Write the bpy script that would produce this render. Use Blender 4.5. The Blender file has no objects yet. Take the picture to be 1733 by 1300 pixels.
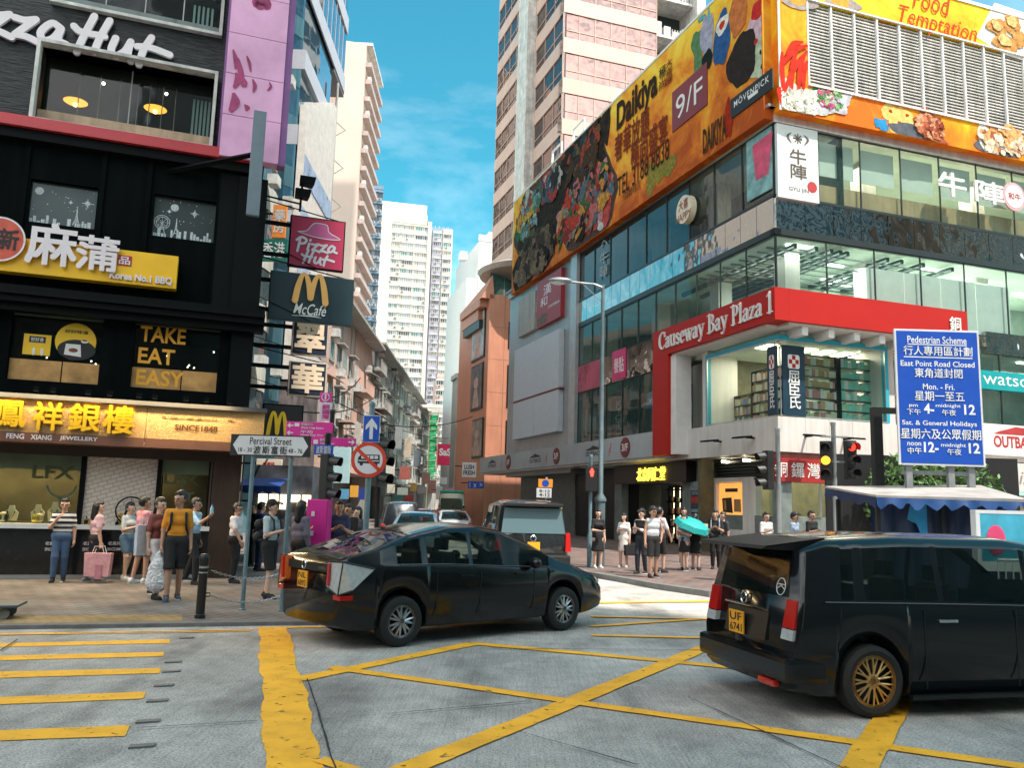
import bpy,bmesh,math,random
import numpy as np
from mathutils import Matrix,Vector
random.seed(7)
R=math.radians
SC=bpy.context.scene
COL=SC.collection
# ------ camera, sky, sun, exposure
CAMH=1.76;FPX=1411.8;PIT=R(8.328);ROL=R(1.593)
_F=np.array([0,math.cos(PIT),math.sin(PIT)]);_U0=np.array([0,-math.sin(PIT),math.cos(PIT)]);_X0=np.array([1.,0,0])
_X=math.cos(ROL)*_X0+math.sin(ROL)*_U0
_U=-math.sin(ROL)*_X0+math.cos(ROL)*_U0
CAMP=np.array([0,0,CAMH])
cd=bpy.data.cameras.new('camera');cam=bpy.data.objects.new('camera',cd);COL.objects.link(cam)
cd.sensor_width=36;cd.lens=FPX/1733*36;cd.clip_start=.1;cd.clip_end=3000
cam.matrix_world=Matrix(((_X[0],_U[0],-_F[0],0),(_X[1],_U[1],-_F[1],0),(_X[2],_U[2],-_F[2],CAMH),(0,0,0,1)))
SC.camera=cam
SUN_AZ,SUN_EL=128,60
W=bpy.data.worlds.new('World');SC.world=W;W.use_nodes=True
nt=W.node_tree;nt.nodes.clear()
def _n(t,**k):
 x=nt.nodes.new(t)
 for a,b in k.items():setattr(x,a,b)
 return x
sky=_n('ShaderNodeTexSky',sky_type='NISHITA',sun_disc=False)
sky.sun_elevation=R(SUN_EL);sky.sun_rotation=R(SUN_AZ);sky.air_density=1.0;sky.dust_density=.4;sky.ozone_density=1.2
tint=_n('ShaderNodeMix',data_type='RGBA',blend_type='MULTIPLY');tint.inputs[0].default_value=1
tint.inputs[7].default_value=(.21,.78,.68,1)
nt.links.new(sky.outputs[0],tint.inputs[6])
tc=_n('ShaderNodeTexCoord');mp=_n('ShaderNodeMapping');mp.inputs['Scale'].default_value=(1.6,1.6,4.6);mp.inputs['Rotation'].default_value=(0.3,.45,0.2)
nt.links.new(tc.outputs['Generated'],mp.inputs[0])
nz=_n('ShaderNodeTexNoise');nz.inputs['Scale'].default_value=2.1;nz.inputs['Detail'].default_value=7;nz.inputs['Roughness'].default_value=.56;nz.inputs['Distortion'].default_value=.25
nt.links.new(mp.outputs[0],nz.inputs['Vector'])
rp=_n('ShaderNodeValToRGB');rp.color_ramp.elements[0].position=.47;rp.color_ramp.elements[1].position=.80
nt.links.new(nz.outputs[0],rp.inputs[0])
sx=_n('ShaderNodeSeparateXYZ');nt.links.new(tc.outputs['Generated'],sx.inputs[0])
mr=_n('ShaderNodeMapRange');mr.inputs['From Min'].default_value=.62;mr.inputs['From Max'].default_value=.20;mr.inputs['To Min'].default_value=.18;mr.inputs['To Max'].default_value=1.
nt.links.new(sx.outputs[2],mr.inputs[0])
mu=_n('ShaderNodeMath',operation='MULTIPLY');nt.links.new(rp.outputs[0],mu.inputs[0]);nt.links.new(mr.outputs[0],mu.inputs[1])
mu2=_n('ShaderNodeMath',operation='MULTIPLY');nt.links.new(mu.outputs[0],mu2.inputs[0]);mu2.inputs[1].default_value=.24
cl=_n('ShaderNodeMix',data_type='RGBA');bk=_n('ShaderNodeMapRange');bk.inputs['From Min'].default_value=.05;bk.inputs['From Max'].default_value=-.35;bk.inputs['To Max'].default_value=.85;nt.links.new(sx.outputs[1],bk.inputs[0])  # added: unseen bright cloud bank behind the camera, for neutral fill light
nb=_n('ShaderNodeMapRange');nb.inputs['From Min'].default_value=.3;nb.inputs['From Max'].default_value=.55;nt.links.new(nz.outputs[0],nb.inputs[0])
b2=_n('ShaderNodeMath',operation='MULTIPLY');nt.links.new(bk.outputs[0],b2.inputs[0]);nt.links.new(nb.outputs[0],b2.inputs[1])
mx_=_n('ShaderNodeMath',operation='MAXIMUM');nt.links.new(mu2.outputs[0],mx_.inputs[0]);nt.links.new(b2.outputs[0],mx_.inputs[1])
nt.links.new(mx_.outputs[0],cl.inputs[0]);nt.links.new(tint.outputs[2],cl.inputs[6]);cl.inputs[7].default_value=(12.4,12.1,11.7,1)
bg=_n('ShaderNodeBackground');bg.inputs[1].default_value=.125
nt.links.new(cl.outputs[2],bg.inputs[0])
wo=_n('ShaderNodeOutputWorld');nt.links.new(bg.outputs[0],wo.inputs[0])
sd=bpy.data.lights.new('sun','SUN');so=bpy.data.objects.new('sun',sd);COL.objects.link(so)
sd.energy=2.9;sd.angle=R(.5);sd.color=(1,.93,.84)
_sd=Vector((math.sin(R(SUN_AZ))*math.cos(R(SUN_EL)),math.cos(R(SUN_AZ))*math.cos(R(SUN_EL)),math.sin(R(SUN_EL))))
so.rotation_euler=_sd.to_track_quat('Z','Y').to_euler();so.location=(0,0,60)
VS=SC.view_settings
VS.view_transform='Standard';VS.look='None';VS.gamma=1;VS.exposure=1.36;VS.use_curve_mapping=False
SC.cycles.max_bounces=8;SC.cycles.diffuse_bounces=3;SC.cycles.glossy_bounces=4;SC.cycles.transparent_max_bounces=12
SC.cycles.caustics_reflective=False;SC.cycles.caustics_refractive=False
# ------ pixels of the photograph to places in the world
def ray(x,y):return _F+_X*(x-866.5)/FPX-_U*(y-650)/FPX
def gnd(x,y,z=0.):
 d=ray(x,y);return CAMP+d*((z-CAMH)/d[2])
def atY(x,y,Y):
 d=ray(x,y);return CAMP+d*(Y/d[1])
class Fr:
 """upright plane: u along it, v up, w out of it towards the viewer's side"""
 def __init__(s,O,az):
  s.O=np.array([O[0],O[1],0.]);a=R(az);s.u=np.array([math.sin(a),math.cos(a),0.]);s.n=np.array([s.u[1],-s.u[0],0.])
  s.M=Matrix(((s.u[0],0,s.n[0],s.O[0]),(s.u[1],0,s.n[1],s.O[1]),(0,1,0,0),(0,0,0,1)))
 def at(s,x,y,w=0.):
  d=ray(x,y);t=((s.O+s.n*w-CAMP)@s.n)/(d@s.n);P=CAMP+d*t
  return float((P-s.O)@s.u),float(P[2])
 def rect(s,x0,y0,x1,y1,w=0.):
  a=s.at(x0,y0,w);b=s.at(x1,y1,w);return a[0],b[0],b[1],a[1]
 def P(s,u,v,w=0.):return s.O+s.u*u+s.n*w+np.array([0,0,v])
 # ------ materials
MATS={}
def M(name,col=(.5,.5,.5),rough=.6,metal=0.,var=.12,vs=2.5,bump=0.,bs=30.,emit=0.,streak=0.,spec=.5,coat=0.,alpha=None,dirt=None):
 if name in MATS:return MATS[name]
 m=bpy.data.materials.new(name);m.use_nodes=True;t=m.node_tree;b=t.nodes['Principled BSDF']
 L=t.links.new;N=t.nodes.new
 b.inputs['Roughness'].default_value=rough;b.inputs['Metallic'].default_value=metal;b.inputs['Specular IOR Level'].default_value=spec
 b.inputs['Coat Weight'].default_value=coat;b.inputs['Coat Roughness'].default_value=.04
 c=(*col,1);b.inputs['Base Color'].default_value=c
 if alpha is not None:b.inputs['Alpha'].default_value=alpha
 if emit:
  b.inputs['Emission Color'].default_value=c;b.inputs['Emission Strength'].default_value=emit
 if var or bump or streak:
  co=N('ShaderNodeTexCoord')
 if var:
  nz=N('ShaderNodeTexNoise');nz.inputs['Scale'].default_value=vs;nz.inputs['Detail'].default_value=5;nz.inputs['Roughness'].default_value=.62
  L(co.outputs['Object'],nz.inputs['Vector'])
  mr=N('ShaderNodeMapRange');mr.inputs[1].default_value=.28;mr.inputs[2].default_value=.72;mr.inputs[3].default_value=1-var*1.3;mr.inputs[4].default_value=1+var
  L(nz.outputs[0],mr.inputs[0]);last=mr.outputs[0]
  if streak:
   mp=N('ShaderNodeMapping');mp.inputs['Scale'].default_value=(5,5,.35);L(co.outputs['Object'],mp.inputs[0])
   n2=N('ShaderNodeTexNoise');n2.inputs['Scale'].default_value=1.;n2.inputs['Detail'].default_value=4;L(mp.outputs[0],n2.inputs['Vector'])
   m2=N('ShaderNodeMapRange');m2.inputs[1].default_value=.35;m2.inputs[2].default_value=.75;m2.inputs[3].default_value=1.05;m2.inputs[4].default_value=1-streak
   L(n2.outputs[0],m2.inputs[0]);ml=N('ShaderNodeMath');ml.operation='MULTIPLY';L(last,ml.inputs[0]);L(m2.outputs[0],ml.inputs[1]);last=ml.outputs[0]
  mx=N('ShaderNodeMix');mx.data_type='RGBA';mx.blend_type='MULTIPLY';mx.inputs[0].default_value=1;mx.inputs[6].default_value=c
  L(last,mx.inputs[7]);L(mx.outputs[2],b.inputs['Base Color'])
  if rough>.12 and not metal:
   m3=N('ShaderNodeMapRange');m3.inputs[3].default_value=max(0,rough-.1);m3.inputs[4].default_value=min(1,rough+.1);L(nz.outputs[0],m3.inputs[0]);L(m3.outputs[0],b.inputs['Roughness'])
 if bump:
  n3=N('ShaderNodeTexNoise');n3.inputs['Scale'].default_value=bs;n3.inputs['Detail'].default_value=3;L(co.outputs['Object'],n3.inputs['Vector'])
  bp=N('ShaderNodeBump');bp.inputs['Strength'].default_value=bump;bp.inputs['Distance'].default_value=.02;L(n3.outputs[0],bp.inputs['Height']);L(bp.outputs[0],b.inputs['Normal'])
 MATS[name]=m
 return m
def glassy(name,col,rough=.04,wav=.25,ws=.9,metal=.0,spec=1.,see=0.):
 """window glass: dark or tinted, mirror-like, each pane slightly out of true; see = share one looks through"""
 if name in MATS:return MATS[name]
 m=M(name,col,rough,metal,var=0,spec=spec);t=m.node_tree;b=t.nodes['Principled BSDF'];N=t.nodes.new;L=t.links.new
 co=N('ShaderNodeTexCoord');nz=N('ShaderNodeTexNoise');nz.inputs['Scale'].default_value=ws;nz.inputs['Detail'].default_value=2;L(co.outputs['Object'],nz.inputs['Vector'])
 bp=N('ShaderNodeBump');bp.inputs['Strength'].default_value=wav;bp.inputs['Distance'].default_value=.12;L(nz.outputs[0],bp.inputs['Height']);L(bp.outputs[0],b.inputs['Normal'])
 if see:
  tr=N('ShaderNodeBsdfTransparent');tr.inputs[0].default_value=(.8,.93,.88,1)
  lw=N('ShaderNodeLayerWeight');lw.inputs[0].default_value=.5;L(bp.outputs[0],lw.inputs['Normal']);fr=N('ShaderNodeMath');fr.operation='POWER';fr.inputs[1].default_value=4;L(lw.outputs['Facing'],fr.inputs[0])
  ad=N('ShaderNodeMath');ad.operation='MULTIPLY_ADD';ad.inputs[1].default_value=.9;ad.inputs[2].default_value=1.05-see;ad.use_clamp=True;L(fr.outputs[0],ad.inputs[0])
  ms=N('ShaderNodeMixShader');L(ad.outputs[0],ms.inputs[0]);L(tr.outputs[0],ms.inputs[1]);L(b.outputs[0],ms.inputs[2]);L(ms.outputs[0],t.nodes['Material Output'].inputs[0])
 return m
 # ------ mesh builder
ORG={}
class MB:
 def __init__(s,fr=None):s.v=[];s.f=[];s.mi=[];s.k=0;s.M=fr.M if isinstance(fr,Fr)else fr
 def add(s,vs,fs):
  b=len(s.v);s.v.extend(tuple(map(float,p))for p in vs);s.f.extend(tuple(b+i for i in f)for f in fs);s.mi.extend([s.k]*len(fs));return s
 def box(s,x0,x1,y0,y1,z0,z1):
  if x0>x1:x0,x1=x1,x0
  if y0>y1:y0,y1=y1,y0
  if z0>z1:z0,z1=z1,z0
  return s.add([(x0,y0,z0),(x1,y0,z0),(x1,y1,z0),(x0,y1,z0),(x0,y0,z1),(x1,y0,z1),(x1,y1,z1),(x0,y1,z1)],[(0,3,2,1),(4,5,6,7),(0,1,5,4),(1,2,6,5),(2,3,7,6),(3,0,4,7)])
 def bbox(s,x0,x1,y0,y1,z0,z1,b=.02):
  """box with chamfered edges along all axes"""
  bm=bmesh.new();bmesh.ops.create_cube(bm,size=1)
  for v in bm.verts:v.co=Vector(((x0+x1)/2+v.co.x*abs(x1-x0),(y0+y1)/2+v.co.y*abs(y1-y0),(z0+z1)/2+v.co.z*abs(z1-z0)))
  bmesh.ops.bevel(bm,geom=bm.edges[:],offset=b,segments=2,affect='EDGES',profile=.6)
  bm.verts.index_update();s.add([v.co[:]for v in bm.verts],[[v.index for v in f.verts]for f in bm.faces]);bm.free();return s
 def pane(s,x0,x1,y0,y1,z):return s.add([(x0,y0,z),(x1,y0,z),(x1,y1,z),(x0,y1,z)],[(0,1,2,3)])
 def quad(s,a,b,c,d):return s.add([a,b,c,d],[(0,1,2,3)])
 def prism(s,poly,z0,z1):
  """polygon in the first two axes, pulled along the third"""
  n=len(poly);a=sum(poly[i][0]*poly[(i+1)%n][1]-poly[(i+1)%n][0]*poly[i][1]for i in range(n))
  if a<0:poly=poly[::-1]
  if z0>z1:z0,z1=z1,z0
  return s.add([(p[0],p[1],z0)for p in poly]+[(p[0],p[1],z1)for p in poly],[tuple(range(n-1,-1,-1)),tuple(range(n,2*n))]+[(i,(i+1)%n,n+(i+1)%n,n+i)for i in range(n)])
 def tube(s,pts,r,n=8,cap=True):
  pts=[Vector(p)for p in pts];rs=r if hasattr(r,'__len__')else[r]*len(pts)
  vs=[];fs=[];up=None
  for i,p in enumerate(pts):
   t=(pts[min(i+1,len(pts)-1)]-pts[max(i-1,0)]).normalized()
   if up is None:
    up=Vector((0,0,1))if abs(t.z)<.9 else Vector((1,0,0))
   a=t.cross(up).normalized();b2=a.cross(t).normalized();up=b2
   for k in range(n):
    q=p+(a*math.cos(2*math.pi*k/n)+b2*math.sin(2*math.pi*k/n))*rs[i];vs.append(q[:])
  for i in range(len(pts)-1):
   for k in range(n):fs.append((i*n+k,i*n+(k+1)%n,(i+1)*n+(k+1)%n,(i+1)*n+k))
  if cap:
   fs.append(tuple(range(n-1,-1,-1)));e=(len(pts)-1)*n;fs.append(tuple(e+k for k in range(n)))
  return s.add(vs,[f[::-1]for f in fs])
 def lathe(s,prof,c=(0,0,0),axis='z',n=24,cap=True):
  """profile of (radius, height) turned about an axis"""
  vs=[];fs=[]
  for r,h in prof:
   for k in range(n):
    a=2*math.pi*k/n;x,y=r*math.cos(a),r*math.sin(a)
    q=(x,y,h)if axis=='z' else((h,x,y)if axis=='x' else(y,h,x))
    vs.append((c[0]+q[0],c[1]+q[1],c[2]+q[2]))
  for i in range(len(prof)-1):
   for k in range(n):fs.append((i*n+k,i*n+(k+1)%n,(i+1)*n+(k+1)%n,(i+1)*n+k))
  if cap:
   fs.append(tuple(range(n-1,-1,-1)));e=(len(prof)-1)*n;fs.append(tuple(e+k for k in range(n)))
  return s.add(vs,fs)
 def disc(s,cx,cy,r,z0,z1,n=28,ry=None):
  return s.prism([(cx+r*math.cos(2*math.pi*k/n),cy+(ry or r)*math.sin(2*math.pi*k/n))for k in range(n)],z0,z1)
 def ball(s,c,r,nu=12,nv=8):
  r=r if hasattr(r,'__len__')else(r,r,r);vs=[];fs=[]
  for j in range(nv+1):
   ph=math.pi*j/nv-math.pi/2
   for i in range(nu):
    a=2*math.pi*i/nu;vs.append((c[0]+r[0]*math.cos(ph)*math.cos(a),c[1]+r[1]*math.cos(ph)*math.sin(a),c[2]+r[2]*math.sin(ph)))
  for j in range(nv):
   for i in range(nu):fs.append((j*nu+i,j*nu+(i+1)%nu,(j+1)*nu+(i+1)%nu,(j+1)*nu+i))
  return s.add(vs,fs)
 def raw(s,vf,T=lambda p:p):return s.add([T(p)for p in vf[0]],vf[1])
 def build(s,name,mats,parent=None,smooth=False,kind=None,origin=None):
  v=np.array(s.v,float).reshape(-1,3)
  if s.M is not None:
   m=np.array(s.M);v=v@m[:3,:3].T+m[:3,3]
  if parent is not None:o0=ORG.get(parent.name,(0,0,0))
  elif origin=='base':
   o0=((v[:,0].min()+v[:,0].max())/2,(v[:,1].min()+v[:,1].max())/2,v[:,2].min())
  else:o0=origin or(0,0,0)
  v=v-np.array(o0)
  me=bpy.data.meshes.new(name);me.from_pydata(v.tolist(),[],s.f)
  mats=mats if isinstance(mats,(list,tuple))else[mats]
  for mt in mats:me.materials.append(mt)
  if len(mats)>1:me.polygons.foreach_set('material_index',s.mi)
  me.update()
  if smooth:
   me.polygons.foreach_set('use_smooth',[True]*len(me.polygons))
   try:me.set_sharp_from_angle(angle=R(smooth if smooth is not True else 50))
   except Exception:pass
  o=bpy.data.objects.new(name,me);COL.objects.link(o)
  if parent is not None:o.parent=parent;ORG[o.name]=o0
  else:o.location=o0;ORG[o.name]=o0
  if kind:o['kind']=kind
  return o
def tag(o,label,cat,group=None):
 o['label']=label;o['category']=cat
 if group:o['group']=group
 return o
def thing(name,label,cat,loc=(0,0,0),rz=0,group=None):
 o=bpy.data.objects.new(name,None);COL.objects.link(o);o.location=tuple(map(float,loc));o.rotation_euler.z=rz;o.empty_display_size=.3
 ORG[o.name]=(0,0,0)if rz else tuple(map(float,loc))
 return tag(o,label,cat,group)
def lthing(name,label,cat,loc,rz=0,group=None):
 """thing whose parts are modelled in its own coordinates"""
 o=thing(name,label,cat,loc,rz,group);ORG[o.name]=(0,0,0);return o
def copy_tree(o,parent=None):
 c=o.copy();COL.objects.link(c);ORG[c.name]=ORG.get(o.name,(0,0,0))
 if parent is not None:c.parent=parent
 for ch in list(o.children):copy_tree(ch,c)
 return c
 # ------ lettering
_TX={}
def glyphs(text,off=0.,sp=1.,ln=1.):
 key=(text,off,sp,ln)
 if key in _TX:return _TX[key]
 c=bpy.data.curves.new('lettering','FONT');c.body=text;c.size=1;c.offset=off;c.space_character=sp;c.space_line=ln;c.align_x='CENTER';c.resolution_u=3
 o=bpy.data.objects.new('lettering',c);me=o.to_mesh()
 v=np.array([p.co[:]for p in me.vertices]).reshape(-1,3);f=[tuple(p.vertices)for p in me.polygons]
 o.to_mesh_clear();bpy.data.objects.remove(o);bpy.data.curves.remove(c)
 _TX[key]=(v,f);return v,f
def put_text(mb,text,u0,u1,v0,v1,w,off=.012,th=.0,sp=1.,slant=0.,keep=False,ln=1.,vert=False):
 """letters stretched to fill u0..u1 x v0..v1 at height w above the surface (keep: natural proportions, centred)"""
 if vert:text='\n'.join(text)
 bold=off;goff=off
 if any(ord(c)>0x2000 for c in text):goff=min(off,0)
 v,f=glyphs(text,goff,sp,ln);v=v.copy()
 if slant:v[:,0]+=v[:,1]*slant
 lo,hi=v[:,:2].min(0),v[:,:2].max(0);s=np.array([(u1-u0)/(hi[0]-lo[0]),(v1-v0)/(hi[1]-lo[1])])
 if keep:s[:]=min(s)
 p=(v[:,:2]-(lo+hi)/2)*s+np.array([(u0+u1)/2,(v0+v1)/2])
 if off>0 and any(ord(c)>0x2000 for c in text):
  e=bold*s.min()
  for k,(dx,dy)in enumerate(((e,e),(-e,e),(e,-e),(-e,-e))):mb.add([(a+dx,b+dy,w+.0015*(k+1))for a,b in p],f)
 mb.add([(a,b,w)for a,b in p],f)
 if th:
  from collections import Counter
  ec=Counter()
  for q in f:
   for i in range(len(q)):ec[tuple(sorted((q[i],q[(i+1)%len(q)])))]+=1
  vs=[];fs=[]
  for q in f:
   for i in range(len(q)):
    a,b=q[i],q[(i+1)%len(q)]
    if ec[tuple(sorted((a,b)))]==1:
     k=len(vs);vs+=[(*p[a],w),(*p[a],w-th),(*p[b],w-th),(*p[b],w)];fs.append((k,k+1,k+2,k+3))
  mb.add(vs,fs)
 return mb
def crspline(pts,k=6):
 P=[np.array(p,float)for p in pts];P=[2*P[0]-P[1]]+P+[2*P[-1]-P[-2]];out=[]
 for i in range(1,len(P)-2):
  a,b,c,d=P[i-1:i+3]
  for j in range(k):
   t=j/k;out.append(.5*((2*b)+(c-a)*t+(2*a-5*b+4*c-d)*t*t+(3*b-a-3*c+d)*t**3))
 out.append(P[-2]);return out
_lay=[0]
def stroke(mb,pts,wd,w,th=.0,k=6,T=lambda p:p):
 """one brush stroke with round ends lying at height w; points may carry a width factor as third value"""
 pts=[(p[0],p[1],p[2]if len(p)>2 else 1.)for p in pts]
 C=crspline(pts,k)if len(pts)>2 else[np.array(p,float)for p in pts]
 _lay[0]=(_lay[0]+1)%12;w=w+_lay[0]*.0012
 L_,R_=[],[]
 for i,p in enumerate(C):
  t=C[min(i+1,len(C)-1)][:2]-C[max(i-1,0)][:2];l=np.hypot(*t)or 1;nx=np.array([-t[1],t[0]])/l*wd*.5*max(.05,p[2])
  L_.append(p[:2]+nx);R_.append(p[:2]-nx)
 def capp(c,a0,rad):return[c[:2]+rad*np.array([math.cos(a0+math.pi*(j+1)/6),math.sin(a0+math.pi*(j+1)/6)])for j in range(5)]
 e=C[-1];d=R_[-1]-e[:2];ea=math.atan2(d[1],d[0]);s0=C[0];d0=L_[0]-s0[:2];sa=math.atan2(d0[1],d0[0])
 endc=capp(e,ea,np.hypot(*d));stc=capp(s0,sa,np.hypot(*d0))
 n=len(C);vs=[T((*q,w))for q in L_]+[T((*q,w))for q in R_]
 fs=[(i,n+i,n+i+1,i+1)for i in range(n-1)]
 b=len(vs);vs+=[T((*q,w))for q in endc];fs.append((2*n-1,)+tuple(b+j for j in range(5))+(n-1,))
 b=len(vs);vs+=[T((*q,w))for q in stc];fs.append((0,)+tuple(b+j for j in range(5))+(n,))
 mb.add(vs,fs)
 if th:
  ring=L_[::-1]+stc+R_+endc;ring=ring
  m_=len(ring);vs=[T((*q,w))for q in ring]+[T((*q,w-th))for q in ring]
  mb.add(vs,[(i,(i+1)%m_,m_+(i+1)%m_,m_+i)for i in range(m_)])
 return mb
 # ====== ground
def road_mat():
 m=M('concrete_road',(.27,.275,.27),.85,var=0);t=m.node_tree;b=t.nodes['Principled BSDF'];N=t.nodes.new;L=t.links.new
 co=N('ShaderNodeTexCoord')
 def noise(sc,det=4,rough=.6,mapping=None):
  n=N('ShaderNodeTexNoise');n.inputs['Scale'].default_value=sc;n.inputs['Detail'].default_value=det;n.inputs['Roughness'].default_value=rough
  if mapping:
   mp=N('ShaderNodeMapping');mp.inputs['Rotation'].default_value=(0,0,mapping[0]);mp.inputs['Scale'].default_value=mapping[1];L(co.outputs['Object'],mp.inputs[0]);L(mp.outputs[0],n.inputs['Vector'])
  else:L(co.outputs['Object'],n.inputs['Vector'])
  return n.outputs[0]
 def rng(x,a,b_,c,d):
  r=N('ShaderNodeMapRange');r.inputs[1].default_value=a;r.inputs[2].default_value=b_;r.inputs[3].default_value=c;r.inputs[4].default_value=d;L(x,r.inputs[0]);return r.outputs[0]
 def mul(x,y):
  k=N('ShaderNodeMath');k.operation='MULTIPLY';L(x,k.inputs[0]);L(y,k.inputs[1]);return k.outputs[0]
 blot=rng(noise(.55,5,.62),.35,.66,.66,1.14)
 mid=rng(noise(4,5,.7),.3,.7,.8,1.14)
 spk=rng(noise(55,3,.75),.36,.54,.42,1.08)
 brush=rng(noise(1,3,.7,(R(-16),(46,1.1,1))),.35,.6,.84,1.05)
 dark=rng(noise(.9,3,.5,(R(20),(1.2,.35,1))),.52,.66,1.,.6)
 v=mul(mul(mul(blot,mid),spk),mul(brush,dark))
 mx=N('ShaderNodeMix');mx.data_type='RGBA';mx.blend_type='MULTIPLY';mx.inputs[0].default_value=1;mx.inputs[6].default_value=(.58,.535,.485,1);L(v,mx.inputs[7]);L(mx.outputs[2],b.inputs['Base Color'])
 bp=N('ShaderNodeBump');bp.inputs['Strength'].default_value=.5;bp.inputs['Distance'].default_value=.01;L(mul(spk,brush),bp.inputs['Height']);L(bp.outputs[0],b.inputs['Normal'])
 return m
def paint_mat(name,col):
 m=M(name,col,.7,var=.18,vs=3);t=m.node_tree;N=t.nodes.new;L=t.links.new;b=t.nodes['Principled BSDF']
 co=N('ShaderNodeTexCoord');n=N('ShaderNodeTexNoise');n.inputs['Scale'].default_value=9;n.inputs['Detail'].default_value=8;n.inputs['Roughness'].default_value=.75;L(co.outputs['Object'],n.inputs['Vector'])
 r=N('ShaderNodeMapRange');r.inputs[1].default_value=.36;r.inputs[2].default_value=.41;L(n.outputs[0],r.inputs[0]);L(r.outputs[0],b.inputs['Alpha'])
 return m
MB().quad((-400,-300,0),(400,-300,0),(400,900,0),(-400,900,0)).build('road',road_mat(),kind='structure')
road=bpy.data.objects['road']
YEL=paint_mat('yellow_road_paint',(1.,.47,.025));WHT=paint_mat('white_road_paint',(.7,.7,.68));JNT=M('joint_tar',(.03,.03,.03),.9)
def jag(a,b,amp,rnd):
 a,b=np.array(a[:2]),np.array(b[:2]);l=np.hypot(*(b-a));n=max(2,int(l/.05));nx=np.array([-(b-a)[1],(b-a)[0]])/l
 ph=[rnd.uniform(0,6)for _ in range(3)]
 return[a+(b-a)*i/n+nx*(amp*(rnd.uniform(-1,1)*.5+math.sin(i*.37+ph[0])*.6+math.sin(i*.11+ph[1]))if 0<i<n else 0)for i in range(n)]
_mz=[0]
def mark(px,mat=YEL,amp=.006,name='road_marking',wpts=None,label=None):
 """painted patch from its corner pixels (or world points)"""
 rnd=random.Random(len(bpy.data.objects));P=wpts or[gnd(*p)for p in px];poly=[]
 for i in range(len(P)):poly+=jag(P[i],P[(i+1)%len(P)],amp,rnd)
 bm=bmesh.new();_mz[0]+=1;z=.004+.0006*_mz[0]
 f=bm.faces.new([bm.verts.new((p[0],p[1],z))for p in poly])
 if f.normal.z==0:f.normal_update()
 bmesh.ops.triangulate(bm,faces=[f]);bm.normal_update()
 for q in bm.faces:
  if q.normal.z<0:q.normal_flip()
 me=bpy.data.meshes.new(name);bm.to_mesh(me);bm.free();me.materials.append(mat);o=bpy.data.objects.new(name,me);COL.objects.link(o);o.parent=road
 return o
def band(a,b,wd,mat=YEL,amp=.006):
 a,b=np.array(a[:2]),np.array(b[:2]);d=(b-a)/np.hypot(*(b-a));nx=np.array([-d[1],d[0]])*wd/2
 return mark(None,mat,amp,wpts=[a-nx,b-nx,b+nx,a+nx])
for q in([(0,1089.8),(288,1083),(287,1089.8),(0,1096)],[(0,1111),(277,1104.7),(276,1112),(0,1119)],[(0,1138),(275,1132),(270,1141),(0,1148.7)],[(0,1181.6),(248,1172),(242,1184),(0,1194)],[(0,1238),(220,1229),(211,1248),(0,1256)]):
 P=[gnd(*p)for p in q];d0=P[0]-P[1];d3=P[3]-P[2]
 mark(None,wpts=[P[0]+d0*1.6,P[1],P[2],P[3]+d3*1.6],amp=.005)
mark(None,wpts=[(-3.39,11.84),(-.6,2.69),(-.22,2.74),(-3.01,11.91)],amp=.016)
A=gnd(435,1064);B=A+np.array([math.sin(R(72)),math.cos(R(72)),0])*4
band(A,B,.14)
k0=gnd(430,1067);kd=np.array([math.sin(R(72.5)),math.cos(R(72.5)),0])
band(k0-kd*12,k0,.05);band(k0-kd*12-np.array([-.03,.13,0])*-1,k0-np.array([.0,.14,0]),.05)
band(gnd(503,1152),gnd(800,1091),.2);band(gnd(798,1090),gnd(1250,1132),.19)
band(gnd(560,1131),gnd(1790,1308),.17);band(gnd(640,1325),gnd(1205,1093),.22)
band(gnd(1440,1320),gnd(1530,1180),.24);band(gnd(540,1288),gnd(640,1318),.12)
band(gnd(1000,1077),gnd(1300,1084),.12);band(gnd(1000,1045),gnd(1300,1052),.14);band(gnd(960,1022),gnd(1300,1018),.2);band(gnd(1000,1062),gnd(1330,1040),.12)
for a,b,wd in(((1165,1183),(1440,1310),.012),((520,1152),(568,1305),.014),((230,1236),(437,1224),.012),((1000,1046),(1190,1050),.02),((545,1222),(900,1190),.01),((830,1100),(1190,1103),.02),((980,1034),(1190,1036),.02),((880,1243),(1080,1300),.01),((0,1105),(30,1085),.02)):
 o=band(gnd(*a),gnd(*b),wd,JNT,.004);o.name='road_joint'
PATCH=paint_mat('dark_patch',(.22,.225,.225))
for q in():
 o=mark(q,PATCH,.03);o.name='road_patch'
stud=M('rubber_stud',(.14,.145,.15),.6)
for k,(x,y)in enumerate(((316,1081),(293,1122),(290,1138),(277,1162),(266,1188),(250,1223),(240,1265))):
 c=gnd(x,y);mb=MB();mb.prism([(-.085,-.045),(.085,-.03),(.09,.045),(-.08,.035)],0,.012)
 o=mb.build('road_stud',stud);o.location=(c[0],c[1],.002);o.rotation_euler.z=R(17)
 tag(o,'dark road stud '+('beside the yellow bar closest to the kerb','second from the kerb in its line','beside the end of the third yellow bar','between the third and fourth yellow bars','just past the end of the fourth yellow bar','between the fourth and fifth yellow bars','nearest the camera, past the fifth yellow bar')[k],'road stud','dark studs in a line across the road')
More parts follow.
